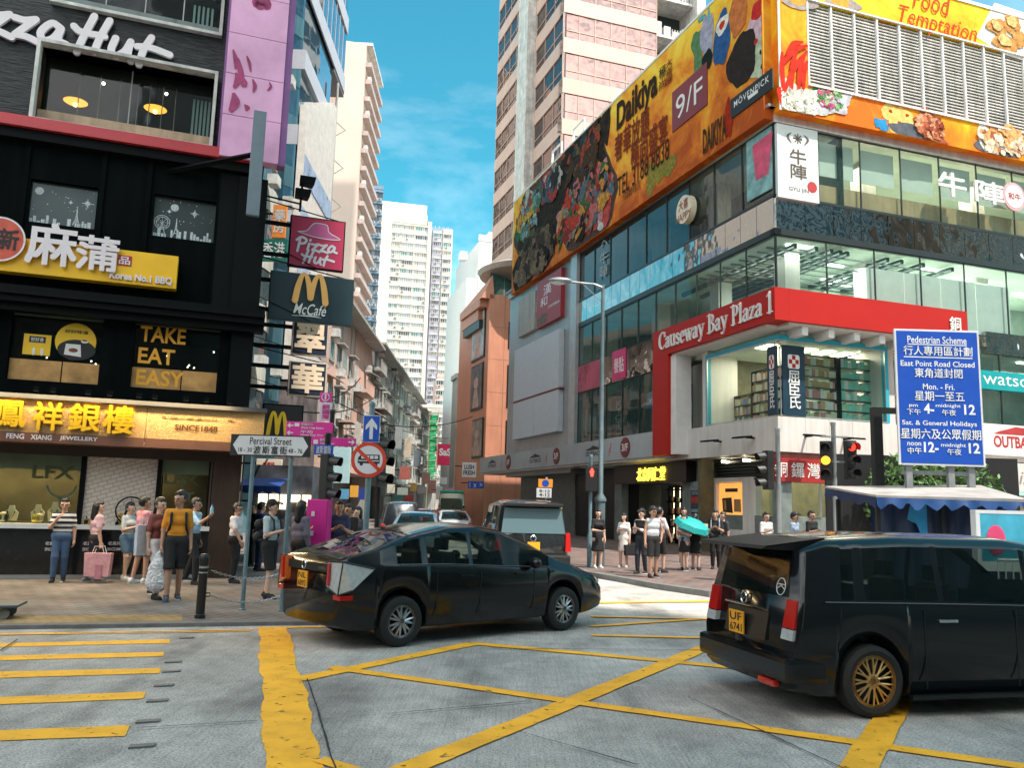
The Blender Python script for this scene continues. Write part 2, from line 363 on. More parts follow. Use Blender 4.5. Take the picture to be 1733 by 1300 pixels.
def paver_mat(name,c1,c2,rz,scale=1.):
 m=M(name,c1,.85,var=0);t=m.node_tree;N=t.nodes.new;L=t.links.new;b=t.nodes['Principled BSDF']
 co=N('ShaderNodeTexCoord');mp=N('ShaderNodeMapping');mp.inputs['Rotation'].default_value=(0,0,R(rz));L(co.outputs['Object'],mp.inputs[0])
 br=N('ShaderNodeTexBrick');br.inputs['Scale'].default_value=scale;br.inputs['Color1'].default_value=(*c1,1);br.inputs['Color2'].default_value=(*c2,1);br.inputs['Mortar'].default_value=(.03,.028,.026,1)
 br.inputs['Mortar Size'].default_value=.008;br.inputs['Brick Width'].default_value=.30;br.inputs['Row Height'].default_value=.2;br.inputs['Bias'].default_value=-.2;L(mp.outputs[0],br.inputs['Vector'])
 n=N('ShaderNodeTexNoise');n.inputs['Scale'].default_value=1.3;n.inputs['Detail'].default_value=6;L(co.outputs['Object'],n.inputs['Vector'])
 r=N('ShaderNodeMapRange');r.inputs[1].default_value=.3;r.inputs[2].default_value=.7;r.inputs[3].default_value=.55;r.inputs[4].default_value=1.2;L(n.outputs[0],r.inputs[0])
 mx=N('ShaderNodeMix');mx.data_type='RGBA';mx.blend_type='MULTIPLY';mx.inputs[0].default_value=1;L(br.outputs[0],mx.inputs[6]);L(r.outputs[0],mx.inputs[7]);L(mx.outputs[2],b.inputs['Base Color'])
 bp=N('ShaderNodeBump');bp.inputs['Strength'].default_value=.4;bp.inputs['Distance'].default_value=.01;bp.invert=True;L(br.outputs[1],bp.inputs['Height']);L(bp.outputs[0],b.inputs['Normal'])
 return m
KERB=M('kerb_stone',(.16,.16,.155),.85,var=.25,vs=4,bump=.3)
PZ=.045
def pavement(name,edge,back,mat,h=.118):
 """edge = kerb line, back = far outline closing the polygon"""
 MB().prism([tuple(p[:2])for p in edge+back],-.05,h).build(name,mat,kind='structure')
 mb=MB();E=[np.array(p[:2])for p in edge]
 inn=[]
 for i,p in enumerate(E):
  t=E[min(i+1,len(E)-1)]-E[max(i-1,0)];t=t/np.hypot(*t);inn.append(p+np.array([-t[1],t[0]])*.22)
 for i in range(len(E)-1):
  mb.prism([E[i]-(inn[i]-E[i])*.02,E[i+1]-(inn[i+1]-E[i+1])*.02,inn[i+1],inn[i]],-.04,h+.007)
 mb.build('kerb',KERB,kind='structure')
KD=np.array([math.sin(R(72.8)),math.cos(R(72.8))])
k0=np.array([-3.51,12.05])
arc=[k0+np.array([.55*math.sin(a),.55-.55*math.cos(a)])+KD*.75 for a in(R(10),R(35),R(60),R(85))]
ledge=[k0-KD*40]+[k0-KD*j for j in(10,4,2,1,.5,0)]+[k0+KD*.5]+arc+[np.array(p)for p in((-2.35,14),(-2.7,17),(-3.6,21),(-6.2,30),(-8.2,40),(-9.2,60),(-9.6,110),(-9.8,200))]
pavement('pavement',ledge,[(-60,200),(-60,0)],paver_mat('grey_red_pavers',(.19,.175,.16),(.25,.18,.155),-70),PZ)
TACT=paver_mat('tactile_paving',(.36,.24,.10),(.40,.26,.11),-72,1.6)
p=gnd(308,1055,PZ);q0=gnd(308,1041,PZ)
MB().prism([tuple((p-np.array([*KD,0])*9)[:2]),tuple(p[:2]),tuple(q0[:2]),tuple((q0-np.array([*KD,0])*9)[:2])],PZ-.02,PZ+.004).build('tactile_paving',TACT,kind='structure')
redge=[gnd(x,y,.1)[:2]for x,y in((905,938),(940,955),(985,968),(1050,979),(1110,990),(1200,1003))]
r0=redge[-1];rd=np.array([math.sin(R(66)),math.cos(R(66))])
redge=[np.array([-4.2,90.]),np.array([-2.3,62.]),np.array([-.6,45.])]+redge+[r0+np.array([1.2,.1]),r0+rd*3,r0+rd*40]
pavement('pavement_red',redge,[(60,30),(60,90)],paver_mat('red_grey_pavers',(.20,.12,.10),(.15,.13,.12),-19))
# ====== black corner building on the left
bL=gnd(200,973,.12);FL=Fr(bL,70.0);at=FL.at;RT=FL.rect
BLK=M('black_render',(.004,.006,.0065),.9,spec=.04,var=.3,vs=.8,bump=.15,bs=12,streak=.3)
BLK2=M('black_steel',(.003,.0045,.005),.6,spec=.12,var=.25)
def slate():
 m=M('black_slate',(.012,.016,.018),.42,var=0);t=m.node_tree;N=t.nodes.new;L=t.links.new;b=t.nodes['Principled BSDF']
 co=N('ShaderNodeTexCoord');mp=N('ShaderNodeMapping');mp.inputs['Scale'].default_value=(2.2,2.2,22);L(co.outputs['Object'],mp.inputs[0])
 n=N('ShaderNodeTexNoise');n.inputs['Scale'].default_value=1.4;n.inputs['Detail'].default_value=4;L(mp.outputs[0],n.inputs['Vector'])
 r=N('ShaderNodeValToRGB');r.color_ramp.elements[0].color=(.003,.004,.005,1);r.color_ramp.elements[1].color=(.03,.037,.04,1);r.color_ramp.elements[0].position=.42;r.color_ramp.elements[1].position=.8;L(n.outputs[0],r.inputs[0]);L(r.outputs[0],b.inputs['Base Color'])
 bp=N('ShaderNodeBump');bp.inputs['Strength'].default_value=.9;bp.inputs['Distance'].default_value=.04;L(n.outputs[0],bp.inputs['Height']);L(bp.outputs[0],b.inputs['Normal'])
 return m
SLATE=slate()
WFR=M('white_frame',(.62,.60,.56),.6,var=.25,vs=1.5,streak=.35)
WHITE=M('white_paint',(.78,.77,.74),.5,var=.06)
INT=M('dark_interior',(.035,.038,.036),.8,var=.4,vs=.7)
GL_D=glassy('dark_window_glass',(.012,.022,.022),see=.72,wav=.12)
WARMW=M('warm_wood',(.34,.19,.08),.5,var=.3,vs=3)
WARM=M('warm_lamp',(1,.55,.16),emit=6,var=0)
WARM2=M('white_lamp',(1,.86,.66),emit=9,var=0)
def holes_wall(mb,u0,u1,v0,v1,holes,w0,w1):
 us=sorted({u0,u1,*[min(max(h[i],u0),u1)for h in holes for i in(0,1)]});vs=sorted({v0,v1,*[min(max(h[i],v0),v1)for h in holes for i in(2,3)]})
 for j in range(len(vs)-1):
  run=None
  for i in range(len(us)):
   ins=True
   if i<len(us)-1:
    c=((us[i]+us[i+1])/2,(vs[j]+vs[j+1])/2);ins=any(h[0]<c[0]<h[1]and h[2]<c[1]<h[3]for h in holes)
   if not ins and run is None:run=us[i]
   if ins and run is not None:mb.box(run,us[i],vs[j],vs[j+1],w0,w1);run=None
 return mb
LB=thing('corner_building','black corner building with jewellery shop below and white framed slate-walled window above','building',FL.P(-4,.0,-6))
U0,U1=-16.,at(429,515)[0]
vRb=at(0,216)[1];vRt=at(0,198)[1];vC0=at(0,520)[1];vC1=at(0,486)[1]
vSt=at(0,668)[1];vSb=at(0,745)[1]
win_main=RT(66,84,359,246);win_main=(at(66,140)[0],at(359,190)[0],at(350,252)[1],at(75,79)[1])
win_top=(at(92,5)[0],at(372,40)[0],at(372,60)[1],at(372,60)[1]+2.2)
wx=[(at(47,350)[0],at(163,350)[0],at(160,388)[1],at(48,301)[1]),(at(258,370)[0],at(364,370)[0],at(362,411)[1],at(260,327)[1])]
wl=[(at(15,590)[0],at(170,600)[0],at(12,641)[1],at(23,523)[1]),(at(224,600)[0],at(370,610)[0],at(221,655)[1],at(232,541)[1])]
mb=MB(FL);holes_wall(mb,U0,U1,vRt,30,[win_main,win_top],-.45,0);mb.box(U0,U1,vRt,30,-14,-13.6);mb.build('upper_wall',SLATE,LB)
mb=MB(FL);holes_wall(mb,U0,U1,vSt,vRb,wx+wl,-.45,0)
for px in(45,176,255,375):u=at(px,290)[0];mb.box(u-.05,u+.05,vC1,vRb,.0,.05)
mb.box(U0,U1,0,vRt,-14,-13.6);mb.box(U1-.4,U1,0,30,-13.6,-.45);mb.box(U0,U1-.4,29.6,30,-13.6,-.45)
for z in(vSt-.1,vC0+.3,vRb-.05,13.5):mb.box(U0,U1-.4,z-.1,z+.1,-13.6,-.46)
mb.build('wall',BLK,LB)
mb=MB(FL);mb.box(U0,U1-.1,vRb,vRt,0,.32);mb.build('red_band',M('red_band',(.50,.035,.045),.4,var=.15,vs=1),LB)
mb=MB(FL);mb.box(U0,U1,vRb-.22,vRb-.004,0,.2);mb.build('band_ledge',BLK2,LB)
mb=MB(FL)
for k,(a,b,w)in enumerate(((0,.16,.28),(.165,.3,.42),(.305,.38,.5),(.385,.52,.34))):mb.box(U0,U1+.25,vC0-.08+a,vC0-.08+b,-.0,w)
mb.box(U1-.42,U1+.06,vSt,vC0-.09,0.002,.1);mb.box(U1-.5,U1+.12,vC1+.05,vRb-.3,.002,.13);mb.box(at(375,300)[0],at(420,300)[0],vC1+.06,vRb-.24,.003,.06)
mb.build('cornice',BLK2,LB)
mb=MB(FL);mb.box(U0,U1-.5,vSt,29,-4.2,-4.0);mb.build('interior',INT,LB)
def window(parent,r,w,fr=.06,mull=(),mat=GL_D,fmat=WFR,proud=.12,frame=FL,name='window'):
 u0,u1,v0,v1=r
 g=MB(frame);g.pane(u0,u1,v0,v1,w-.018);go=g.build(name,mat,parent)
 f=MB(frame);f.box(u0-fr,u0,v0-fr,v1+fr,w-.1,w+proud);f.box(u1,u1+fr,v0-fr,v1+fr,w-.1,w+proud);f.box(u0,u1,v1,v1+fr,w-.1,w+proud);f.box(u0,u1,v0-fr,v0,w-.1,w+proud)
 for m_ in mull:u=u0+(u1-u0)*m_;f.box(u-.012,u+.012,v0,v1,w-.016,w-.004)
 f.build('frame',fmat,go);return go
g=window(LB,win_main,-.35,.07,(.5,),proud=.62)
u0,u1,v0,v1=win_main
mb=MB(FL);mb.box(u0,u1,v0+.003,v0+.34,-.34,-.1);mb.build('sill_panel',M('sill_panel',(.50,.34,.22),.6,var=.25,vs=2,streak=.3),g)
mb=MB(FL)
for k in range(5):a=u1-.45+k*.085;mb.add([(a,v0,-.5),(a+.05,v0,-.5),(a+.05,v1-.3,-.6),(a,v1-.3,-.6)],[(0,1,2,3)])
mb.build('curtain',M('pale_curtain',(.55,.66,.68),.8),g)
mb=MB(FL)
for f_ in(.18,.3,.42,.53,.6,.68,.76):a=u0+(u1-u0)*f_;mb.tube([(a,v0+.38,-.9),(a,v1,-.9)],.012,5)
mb.build('hanging_rod',M('rod_brass',(.35,.30,.22),.4,.6),g)
for k,f_ in enumerate((.2,.65)):
 a=u0+(u1-u0)*f_;c=lthing('pendant_lamp',('amber disc pendant lamp alone in the white framed window','amber disc pendant lamp beside the pale curtain in the white framed window')[k],'pendant lamp',FL.P(*FL.at((128,263)[k],(172,184)[k],-1.3),-1.3),group='amber pendant lamps in the restaurant window')
 mb=MB();mb.lathe([(.02,.09),(.08,.07),(.2,.02),(.26,0),(.2,-.035),(.03,-.05)]);mb.build('lamp_shade',M('amber_shade',(1,.36,.05),emit=1.2,var=0),c,smooth=True)
 mb=MB();mb.ball((0,0,-.07),.05);mb.build('bulb',WARM,c);mb=MB();mb.tube([(0,0,.08),(0,0,.9)],.008,5);mb.build('cord',BLK2,c)
mb=MB(FL);mb.ball((u0+(u1-u0)*.32,v1-.22,-.8),.035);mb.ball((u0+(u1-u0)*.7,v1-.2,-.8),.035);mb.build('spotlight',WARM2,g)
g=window(LB,win_top,-.35,.07,(.28,.52,.76),proud=.5)
mb=MB(FL);u0,u1,v0,v1=win_top;mb.box(u0,u1,v0+.002,v0+.3,-.34,-.2);mb.build('sill_panel',M('grey_glass_panel',(.16,.2,.19),.3,var=.3),g)
mb=MB(FL)
for k in range(5):a=u1-.62+k*.1;mb.box(a,a+.05,v0+.3,v1,-.52,-.5)
mb.build('curtain',MATS['pale_curtain'],g)
CHR=M('frost_decal',(.55,.62,.64),.7,var=.3,vs=20);WSKY=glassy('pale_window_glass',(.05,.066,.066),rough=.08,wav=.2,spec=.3)
for k,r in enumerate(wx):
 g=window(LB,r,-.12,.05,(),WSKY,BLK2,.05);u0,u1,v0,v1=r;W_,H_=u1-u0,v1-v0
 mb=MB(FL);w=-.135
 if k==0:
  mb2=MB(FL);mb2.box(u0+W_*.34,u0+W_*.58,v0,v1,-.147,-.14);mb2.build('blind',BLK2,g)
 mb3=MB(FL);mb3.box(u0,u1,v1-.16,v1,-.147,-.139);mb3.build('top_panel',M('dun_panel',(.22,.22,.17),.6),g)
 rr=random.Random(k+3);x=0.02
 while x<.97:
  h=rr.uniform(.06,.24);ww=rr.uniform(.03,.07)
  if rr.random()<.8:mb.box(u0+W_*x,u0+W_*min(.99,x+ww*.8),v0+.01,v0+.02+H_*h,w-.002,w)
  x+=ww
 def star(cx,cy,rad):
  for a in range(4):c,s_=math.cos(a*math.pi/4),math.sin(a*math.pi/4);l=rad*(1 if a%2==0 else.6);stroke(mb,[(cx-c*l,cy-s_*l,.2),(cx,cy,1.6),(cx+c*l,cy+s_*l,.2)],.022,w+.002)
 def tower(cx):stroke(mb,[(cx-.06,v0+.08),(cx-.015,v0+.24),(cx,v0+.5,.3)],.02,w+.002);stroke(mb,[(cx+.06,v0+.08),(cx+.015,v0+.24),(cx,v0+.5,.3)],.02,w+.002);mb.box(cx-.05,cx+.05,v0+.14,v0+.16,w,w+.0012)
 if k==0:mb.disc(u0+W_*.12,v1-.2,.085,w-.001,w+.001);star(u0+W_*.85,v0+H_*.63,.11);star(u0+W_*.6,v0+H_*.6,.05);tower(u0+W_*.71)
 else:
  mb.disc(u0+W_*.33,v0+H_*.77,.085,w-.001,w+.001);star(u0+W_*.66,v0+H_*.68,.10);star(u0+W_*.25,v0+H_*.66,.05);tower(u0+W_*.38)
  c=(u0+W_*.15,v0+H_*.38)
  for rad in(.16,.12):stroke(mb,[(c[0]+rad*math.cos(a/20*math.tau),c[1]+rad*math.sin(a/20*math.tau))for a in range(21)],.014,w+.002)
  for a in range(8):stroke(mb,[(c[0],c[1]),(c[0]+.15*math.cos(a*.785),c[1]+.15*math.sin(a*.785))],.008,w+.002)
  stroke(mb,[(c[0],c[1]),(c[0]-.07,v0+.1)],.014,w+.002);stroke(mb,[(c[0],c[1]),(c[0]+.07,v0+.1)],.014,w+.002)
 for _ in range(26):mb.disc(u0+W_*rr.uniform(.04,.96),v0+H_*rr.uniform(.3,.95),rr.uniform(.006,.014),w-.001,w+.0006,6)
 mb.build('window_decal',CHR,g)
MARB=M('amber_marble',(.55,.30,.10),.4,var=.35,vs=2.2,bump=.1);YELP=M('yellow_print',(.9,.55,.02),.5,var=.04)
ORG_L=M('orange_letter',(.90,.42,.03),.5,var=.05);BLKP=M('black_print',(.012,.012,.014),.5,var=0);GREYP=M('grey_print',(.25,.27,.28),.6,var=.2)
for k,r in enumerate(wl):
 g=window(LB,r,-.12,.03,(),GL_D,BLK2,.05);u0,u1,v0,v1=r;W_,H_=u1-u0,v1-v0;w=-.13
 mb=MB(FL);mb.box(u0+.01,u0+W_*.57,v0+.02,v0+H_*.31,-.137,w);mb.box(u0+W_*.585,u1-.01,v0+.02,v0+H_*.31,-.137,w);mb.build('marble_panel',MARB,g)
 mb=MB(FL);mb.box(u0,u1,v1-.09,v1,-.137,-.132);mb.build('top_panel',M('green_panel',(.09,.12,.07),.5),g)
 if k==1:
  mb=MB(FL)
  for i,(s_,a)in enumerate((('TAKE',.53),('EAT',.42),('EASY',.55))):hh=H_*.235;put_text(mb,s_,u0+W_*.06,u0+W_*(.06+a),v0+H_*(.70-.325*i),v0+H_*(.70-.325*i)+hh,w+.004,.022)
  mb.build('window_lettering',ORG_L,g)
 else:
  mb=MB(FL);mb.box(u0+W_*.13,u0+W_*.43,v0+H_*.38,v0+H_*.68,w-.003,w);c=(u0+W_*.70,v0+H_*.62);mb.disc(c[0],c[1],H_*.27,w-.003,w);mb.build('yellow_poster',YELP,g)
  mb=MB(FL);mb.box(u0+W_*.19,u0+W_*.37,v0+H_*.56,v0+H_*.65,w+.001,w+.003);put_text(mb,'好好味道',u0+W_*.57,u0+W_*.83,v0+H_*.74,v0+H_*.79,w+.003);mb.disc(c[0]+.03,v0+H_*.50,H_*.25,w+.0005,w+.002,ry=H_*.15);mb.build('poster_print',BLKP,g)
  mb=MB(FL);put_text(mb,'好好食',u0+W_*.21,u0+W_*.35,v0+H_*.575,v0+H_*.635,w+.005);mb.ball((u0+W_*.25,v0+H_*.43,w),(.03,.085,.01));mb.ball((u0+W_*.34,v0+H_*.43,w),(.03,.085,.01));mb.disc(c[0]+.17,v0+H_*.63,.07,w+.003,w+.006,ry=.035)
  mb.prism([(c[0]-.2,v0+H_*.42),(c[0]+.13,v0+H_*.40),(c[0]+.1,v0+H_*.58),(c[0]-.18,v0+H_*.58)],w+.003,w+.005);mb.build('poster_white',WHITE,g)
  mb=MB(FL);mb.disc(c[0]-.03,v0+H_*.49,.09,w+.006,w+.008,ry=.045);mb.disc(c[0]+.17,v0+H_*.645,.05,w+.007,w+.008,ry=.018);mb.build('poster_food',M('brown_food',(.20,.05,.02),.5,var=.5,vs=14),g)
 mb=MB(FL);rr=random.Random(9+k)
 for _ in range(9):mb.ball((u0+W_*rr.uniform(.15,.95),v0+H_*rr.uniform(.35,.9),-1.2-rr.random()*2),.016,6,4)
 mb.build('spotlight',WARM2,g)
SCRIPT={'P':(.62,[[(.02,-.2),(.16,.8)],[(-.08,.68),(.22,.96),(.58,.82),(.5,.52),(.16,.42)]]),'i':(.26,[[(.02,.0),(.14,.52)],[(.19,.78),(.22,.84)]]),'z':(.52,[[(.0,.5),(.22,.48),(.46,.56)],[(.46,.56),(.05,.04)],[(.05,.04),(.3,.03),(.56,-.06)]]),'a':(.58,[[(.44,.46),(.24,.54),(.02,.24),(.1,.03),(.3,.12),(.46,.42)],[(.46,.44),(.42,.12),(.62,.02)]]),'H':(.72,[[(.02,-.12),(.16,.4),(.34,.98)],[(.42,-.02),(.52,.4),(.7,.94)],[(-.1,.58),(.08,.46),(.62,.46)]]),'u':(.58,[[(.1,.48),(.02,.12),(.14,-.02),(.34,.16),(.46,.46)],[(.46,.46),(.42,.1),(.5,-.08)]]),'t':(.5,[[(.06,-.14),(.14,.3),(.3,.7)],[(-.02,.36),(.3,.4),(.78,.30)]])}
def script(mb,word,u0,u1,v0,v1,wd,w,th):
 x=0;S=[]
 for c in word:
  if c==' ':x+=.2;continue
  a,st=SCRIPT[c]
  for q in st:S.append([(x+p[0],p[1])for p in q])
  x+=a+.06
 P=np.array([p for q in S for p in q]);lo,hi=P.min(0),P.max(0)
 for q in S:stroke(mb,[(u0+(p[0]-lo[0])/(hi[0]-lo[0])*(u1-u0),v0+(p[1]-lo[1])/(hi[1]-lo[1])*(v1-v0))for p in q],wd,w,th)
LETW=M('white_letter',(.80,.72,.74),.5,var=.05)
ua,ub=at(-75,20,.12)[0],at(290,66,.12)[0]
mb=MB(FL);script(mb,'Pizza Hut',ua-.35,ub,at(60,62,.12)[1]-.22,at(60,18,.12)[1]+.16,.15,.12,.08)
tag(mb.build('sign_lettering',LETW,origin='base'),'big white brush script letters on the black slate wall','sign')
r=(at(384,100,.4)[0],at(483,100,.4)[0],at(375,262,.4)[1],22.)
SG=thing('banner_panel','faded pink and purple advertising panel at the corner of the black building','advertising panel',FL.P((r[0]+r[1])/2,r[2],.2))
PUR=M('faded_purple',(.76,.40,.62),.5,var=.22,vs=.6)
mb=MB(FL);vv=r[2]
while vv<r[3]:
 mb.box(r[0],r[1],vv,vv+.985,.02,.4);vv+=1.0
mb.build('panel',PUR,SG)
mb=MB(FL);mb.box(r[1]+.002,r[1]+.16,r[2]-.02,r[3],.04,.36);mb.box(r[0]-.05,r[0]-.002,r[2],r[3],.02,.3);mb.build('panel_edge',M('purple_edge',(.22,.09,.26),.5),SG)
mb=MB(FL);rr=random.Random(5)
for(x,y,L_,wd,dx)in((395,85,30,7,4),(403,100,45,9,8),(418,95,25,5,6),(400,125,22,10,-3),(428,135,20,6,1),(413,133,14,4,2),(456,140,13,4,-3),(396,160,26,14,-5),(415,178,8,8,2),(440,2,6,30,0)):
 a=at(x,y,.4);b=at(x+dx,y+L_,.4);c=at(x+dx*.2+3,y+L_*.5,.4);s_=.0135
 stroke(mb,[(*a,.5),(*c,1.1),(*b,.6)],wd*s_,.406)
mb.build('print',M('crimson_print',(.34,.04,.14),.5,var=.35,vs=5),SG)
a=at(430,185,1.2);b=at(452,185,1.2);c=at(415,362,1.2)
SG=thing('blank_sign_box','tall narrow blank blue-grey sign box on an angled arm by the purple panel','sign',FL.P(a[0],c[1],1.2))
GRB=M('blue_grey_panel',(.15,.20,.235),.5,var=.1)
mb=MB(FL);mb.bbox(a[0]+.0,b[0]+.0,c[1],a[1],1.08,1.2,.012);mb.build('panel',GRB,SG)
mb=MB(FL);p=at(285,290,0);q=(a[0]+.12,at(425,258,1.1)[1],1.07)
mb.tube([(p[0],p[1],0),q],.065,4);mb.tube([(q[0],q[1]+.25,1.07),(q[0],q[1]-.2,1.05)],.03,6);mb.build('arm',BLK2,SG)
r=(-9.,at(300,460,.35)[0],at(297,489,.35)[1],at(43,403,.35)[1])
SG=thing('restaurant_sign','long yellow sign board with white brush characters and a round red emblem','sign',FL.P(r[0],r[2],.2))
mb=MB(FL);mb.bbox(*r,.05,.35,.01);mb.build('board',M('yellow_board',(.92,.52,.012),.45,var=.1,vs=1.2),SG)
mb=MB(FL)
for ch,x0,y0,x1,y1 in(('麻',50,374,126,452),('蒲',133,396,197,460)):q=RT(x0,y0,x1,y1,.45);put_text(mb,ch,*q,.45,.022,.08)
q=RT(186,459,291,479,.4);put_text(mb,'Korea No.1 BBQ',q[0],q[1],*sorted((at(190,473,.4)[1],at(190,459,.4)[1])),.4,.03,.04)
mb.build('lettering',LETW,SG)
mb=MB(FL);q=RT(200,431,222,451,.36);mb.box(*q,.352,.362);mb.build('stamp',M('red_stamp',(.45,.02,.02),.5),SG)
mb=MB(FL);put_text(mb,'品',q[0]+.03,q[1]-.03,q[2]+.03,q[3]-.03,.366,.02);mb.build('stamp_print',LETW,SG)
c=at(0,405,.4);rad=abs(at(43,405,.4)[0]-c[0]);mb=MB(FL);mb.disc(c[0],c[1],rad,.36,.44);mb.build('emblem',M('red_emblem',(.60,.09,.05),.5,var=.3,vs=4),SG)
mb=MB(FL);stroke(mb,[(c[0]+rad*math.cos(t_/24*math.tau),c[1]+rad*math.sin(t_/24*math.tau))for t_ in range(25)],.035,.446);mb.build('emblem_rim',LETW,SG)
mb=MB(FL);put_text(mb,'新',c[0]-rad*.05,c[0]+rad*.75,c[1]-rad*.45,c[1]+rad*.5,.448,.02);mb.build('emblem_print',BLKP,SG)
GOLD_F=M('gold_glitter',(.52,.32,.12),.35,.15,var=.35,vs=55,bump=.8,bs=70);BRN=M('brown_strip',(.16,.07,.045),.5,var=.15)
uE=at(447,720,.7)[0];vS1=at(0,672,.7)[1];vS0=at(0,729.5,.7)[1];vSb2=at(0,746,.7)[1]
SG=thing('shop_fascia','glittering gold fascia of the jewellery shop with raised golden characters','shop sign',FL.P(U0,vSb2,.4))
us=at(247,720,.7)[0]
mb=MB(FL);mb.box(U0,us-.004,vS0,vS1,0,.7);mb.box(us+.004,uE,vS0+.0,vS1,0,.7);mb.build('panel',GOLD_F,SG)
mb=MB(FL);mb.box(U0,us-.004,vSb2+.0,vS0-.001,0.004,.715);mb.box(us+.004,uE,vSb2-.0,vS0-.001,0.004,.715);mb.build('lower_strip',BRN,SG)
mb=MB(FL);mb.box(U0,uE+.04,vS1+.001,vS1+.09,0,.8);mb.build('top_rail',M('rail_grey',(.10,.10,.105),.4,.3),SG)
GCH=M('gold_character',(.80,.50,.03),.25,.45,var=.1)
mb=MB(FL)
for ch,x0,y0,x1,y1 in(('鳳',-6,677,41,723),('祥',59,680,103,729),('銀',119,683,166,731),('樓',178,686,224,735)):q=RT(x0,y0,x1,y1,.8);put_text(mb,ch,*q,.8,.022,.09)
mb.build('raised_characters',GCH,SG)
mb=MB(FL);q=RT(274,704,396,718,.71);put_text(mb,'創始于清道光廿八年',q[0],q[1],q[2]+.05,q[3]+.0,.715,.018);q=RT(296,722,368,732,.71);put_text(mb,'SINCE1848',q[0],q[1],q[2],q[3]+.05,.715,.03);mb.build('dark_lettering',M('bronze_letter',(.12,.045,.015),.4),SG)
mb=MB(FL);q=RT(11,733,165,747,.73);q=(q[0],q[1],at(11,742,.73)[1]-.02,q[3]+.02)
for s_,a,b in(('FENG',0,.19),('XIANG',.26,.49),('JEWELLERY',.575,1)):put_text(mb,s_,q[0]+(q[1]-q[0])*a,q[0]+(q[1]-q[0])*b,q[2]+.02,q[3]-.02,.722,.022)
mb.build('white_lettering',LETW,SG)
for k,px in enumerate((60,88,148,185,235,262,315,350,390)):
 u=at(px,672,.8)[0];mb=MB(FL);mb.tube([(u,vS1+.09,.5),(u,vS1+.2,.5),(u,vS1+.2,.72)],.012,5);mb.box(u-.05,u+.05,vS1+.15,vS1+.25,.7,.8);mb.build('sign_lamp',BLK2,SG)
vL1=at(0,886)[1];vL0=at(0,894)[1];vT=at(200,775)[1]
uP0,uP1=at(360,850)[0],at(408,850)[0];uW0,uW1=at(142,830)[0],at(263,830)[0];uG1=at(351,830)[0]
mb=MB(FL);mb.box(U0,uP1,vSb2+.12,vSb2+.2,0,.68);mb.box(U0,uP0,vT,vSb2+.12,-.3,.0);mb.build('soffit',M('brown_soffit',(.05,.03,.02),.4),LB)
for px in(40,128,195,258,320):
 u=at(px,768,.2)[0];mb=MB(FL);mb.box(u-.07,u+.07,vSb2+.10,vSb2+.119,.1,.2);mb.build('downlight',WARM2,LB)
PLIN=M('black_granite',(.012,.012,.013),.12,var=.3,vs=6)
mb=MB(FL);mb.box(U0,uG1+.1,.02,vL0,-.5,0);mb.build('plinth',PLIN,LB)
mb=MB(FL);mb.box(U0,uG1+.1,.02,.12,.002,.03);mb.build('plinth_base',M('grey_stone',(.3,.3,.28),.7),LB)
mb=MB(FL);mb.box(U0,uG1+.1,vL0,vL1,-.5,.06);mb.build('ledge',WHITE,LB)
mb=MB(FL)
for px in(77,183-42,183):
 q=RT(px,917,px+21,931,.01);put_text(mb,'老鳳祥',q[0],q[1],(q[2]+q[3])/2+.01,q[3],.006,.006);put_text(mb,'SINCE1848',q[0],q[1],q[2]-.02,(q[2]+q[3])/2-.04,.006,.01)
mb.build('plinth_lettering',LETW,LB)
FLUT=M('brown_slats',(.085,.05,.035),.5,var=.25,streak=.3)
mb=MB(FL);mb.box(uP0-.1,U1,.02,vSb2+.1,-.6,-.04);n=13
for k in range(n):a=uP0-.1+(uP1-uP0+.12)*k/n;mb.box(a+.008,a+(uP1-uP0+.12)/n-.012,.02,vSb2+.1,-.04,-.005)
mb.build('fluted_pillar',FLUT,LB)
def brickw():
 m=M('white_relief_panel',(.68,.62,.54),.6,var=0);t=m.node_tree;N=t.nodes.new;L=t.links.new;b=t.nodes['Principled BSDF']
 co=N('ShaderNodeTexCoord');mp=N('ShaderNodeMapping');mp.inputs['Rotation'].default_value=(R(90),0,R(20));L(co.outputs['Object'],mp.inputs[0])
 br=N('ShaderNodeTexBrick');br.inputs['Scale'].default_value=1;br.inputs['Brick Width'].default_value=.17;br.inputs['Row Height'].default_value=.085;br.inputs['Mortar Size'].default_value=.012;br.inputs['Color1'].default_value=(.74,.67,.58,1);br.inputs['Color2'].default_value=(.68,.60,.52,1);br.inputs['Mortar'].default_value=(.50,.44,.38,1);L(mp.outputs[0],br.inputs['Vector']);L(br.outputs[0],b.inputs['Base Color'])
 return m
mb=MB(FL);mb.box(uW0,uW1,vL1,vT+.02,-.45,-.1);mb.build('white_panel',brickw(),LB)
mb=MB(FL)
for a in(uW0-.1,uW1+.005):mb.box(a,a+.09,vL1,vT,-.45,-.03)
mb.box(uG1,uG1+.1,vL1,vT,-.45,-.02);mb.build('window_post',BLK2,LB)
DISPB=M('olive_backing',(.075,.062,.03),.6,var=.5,vs=1.2)
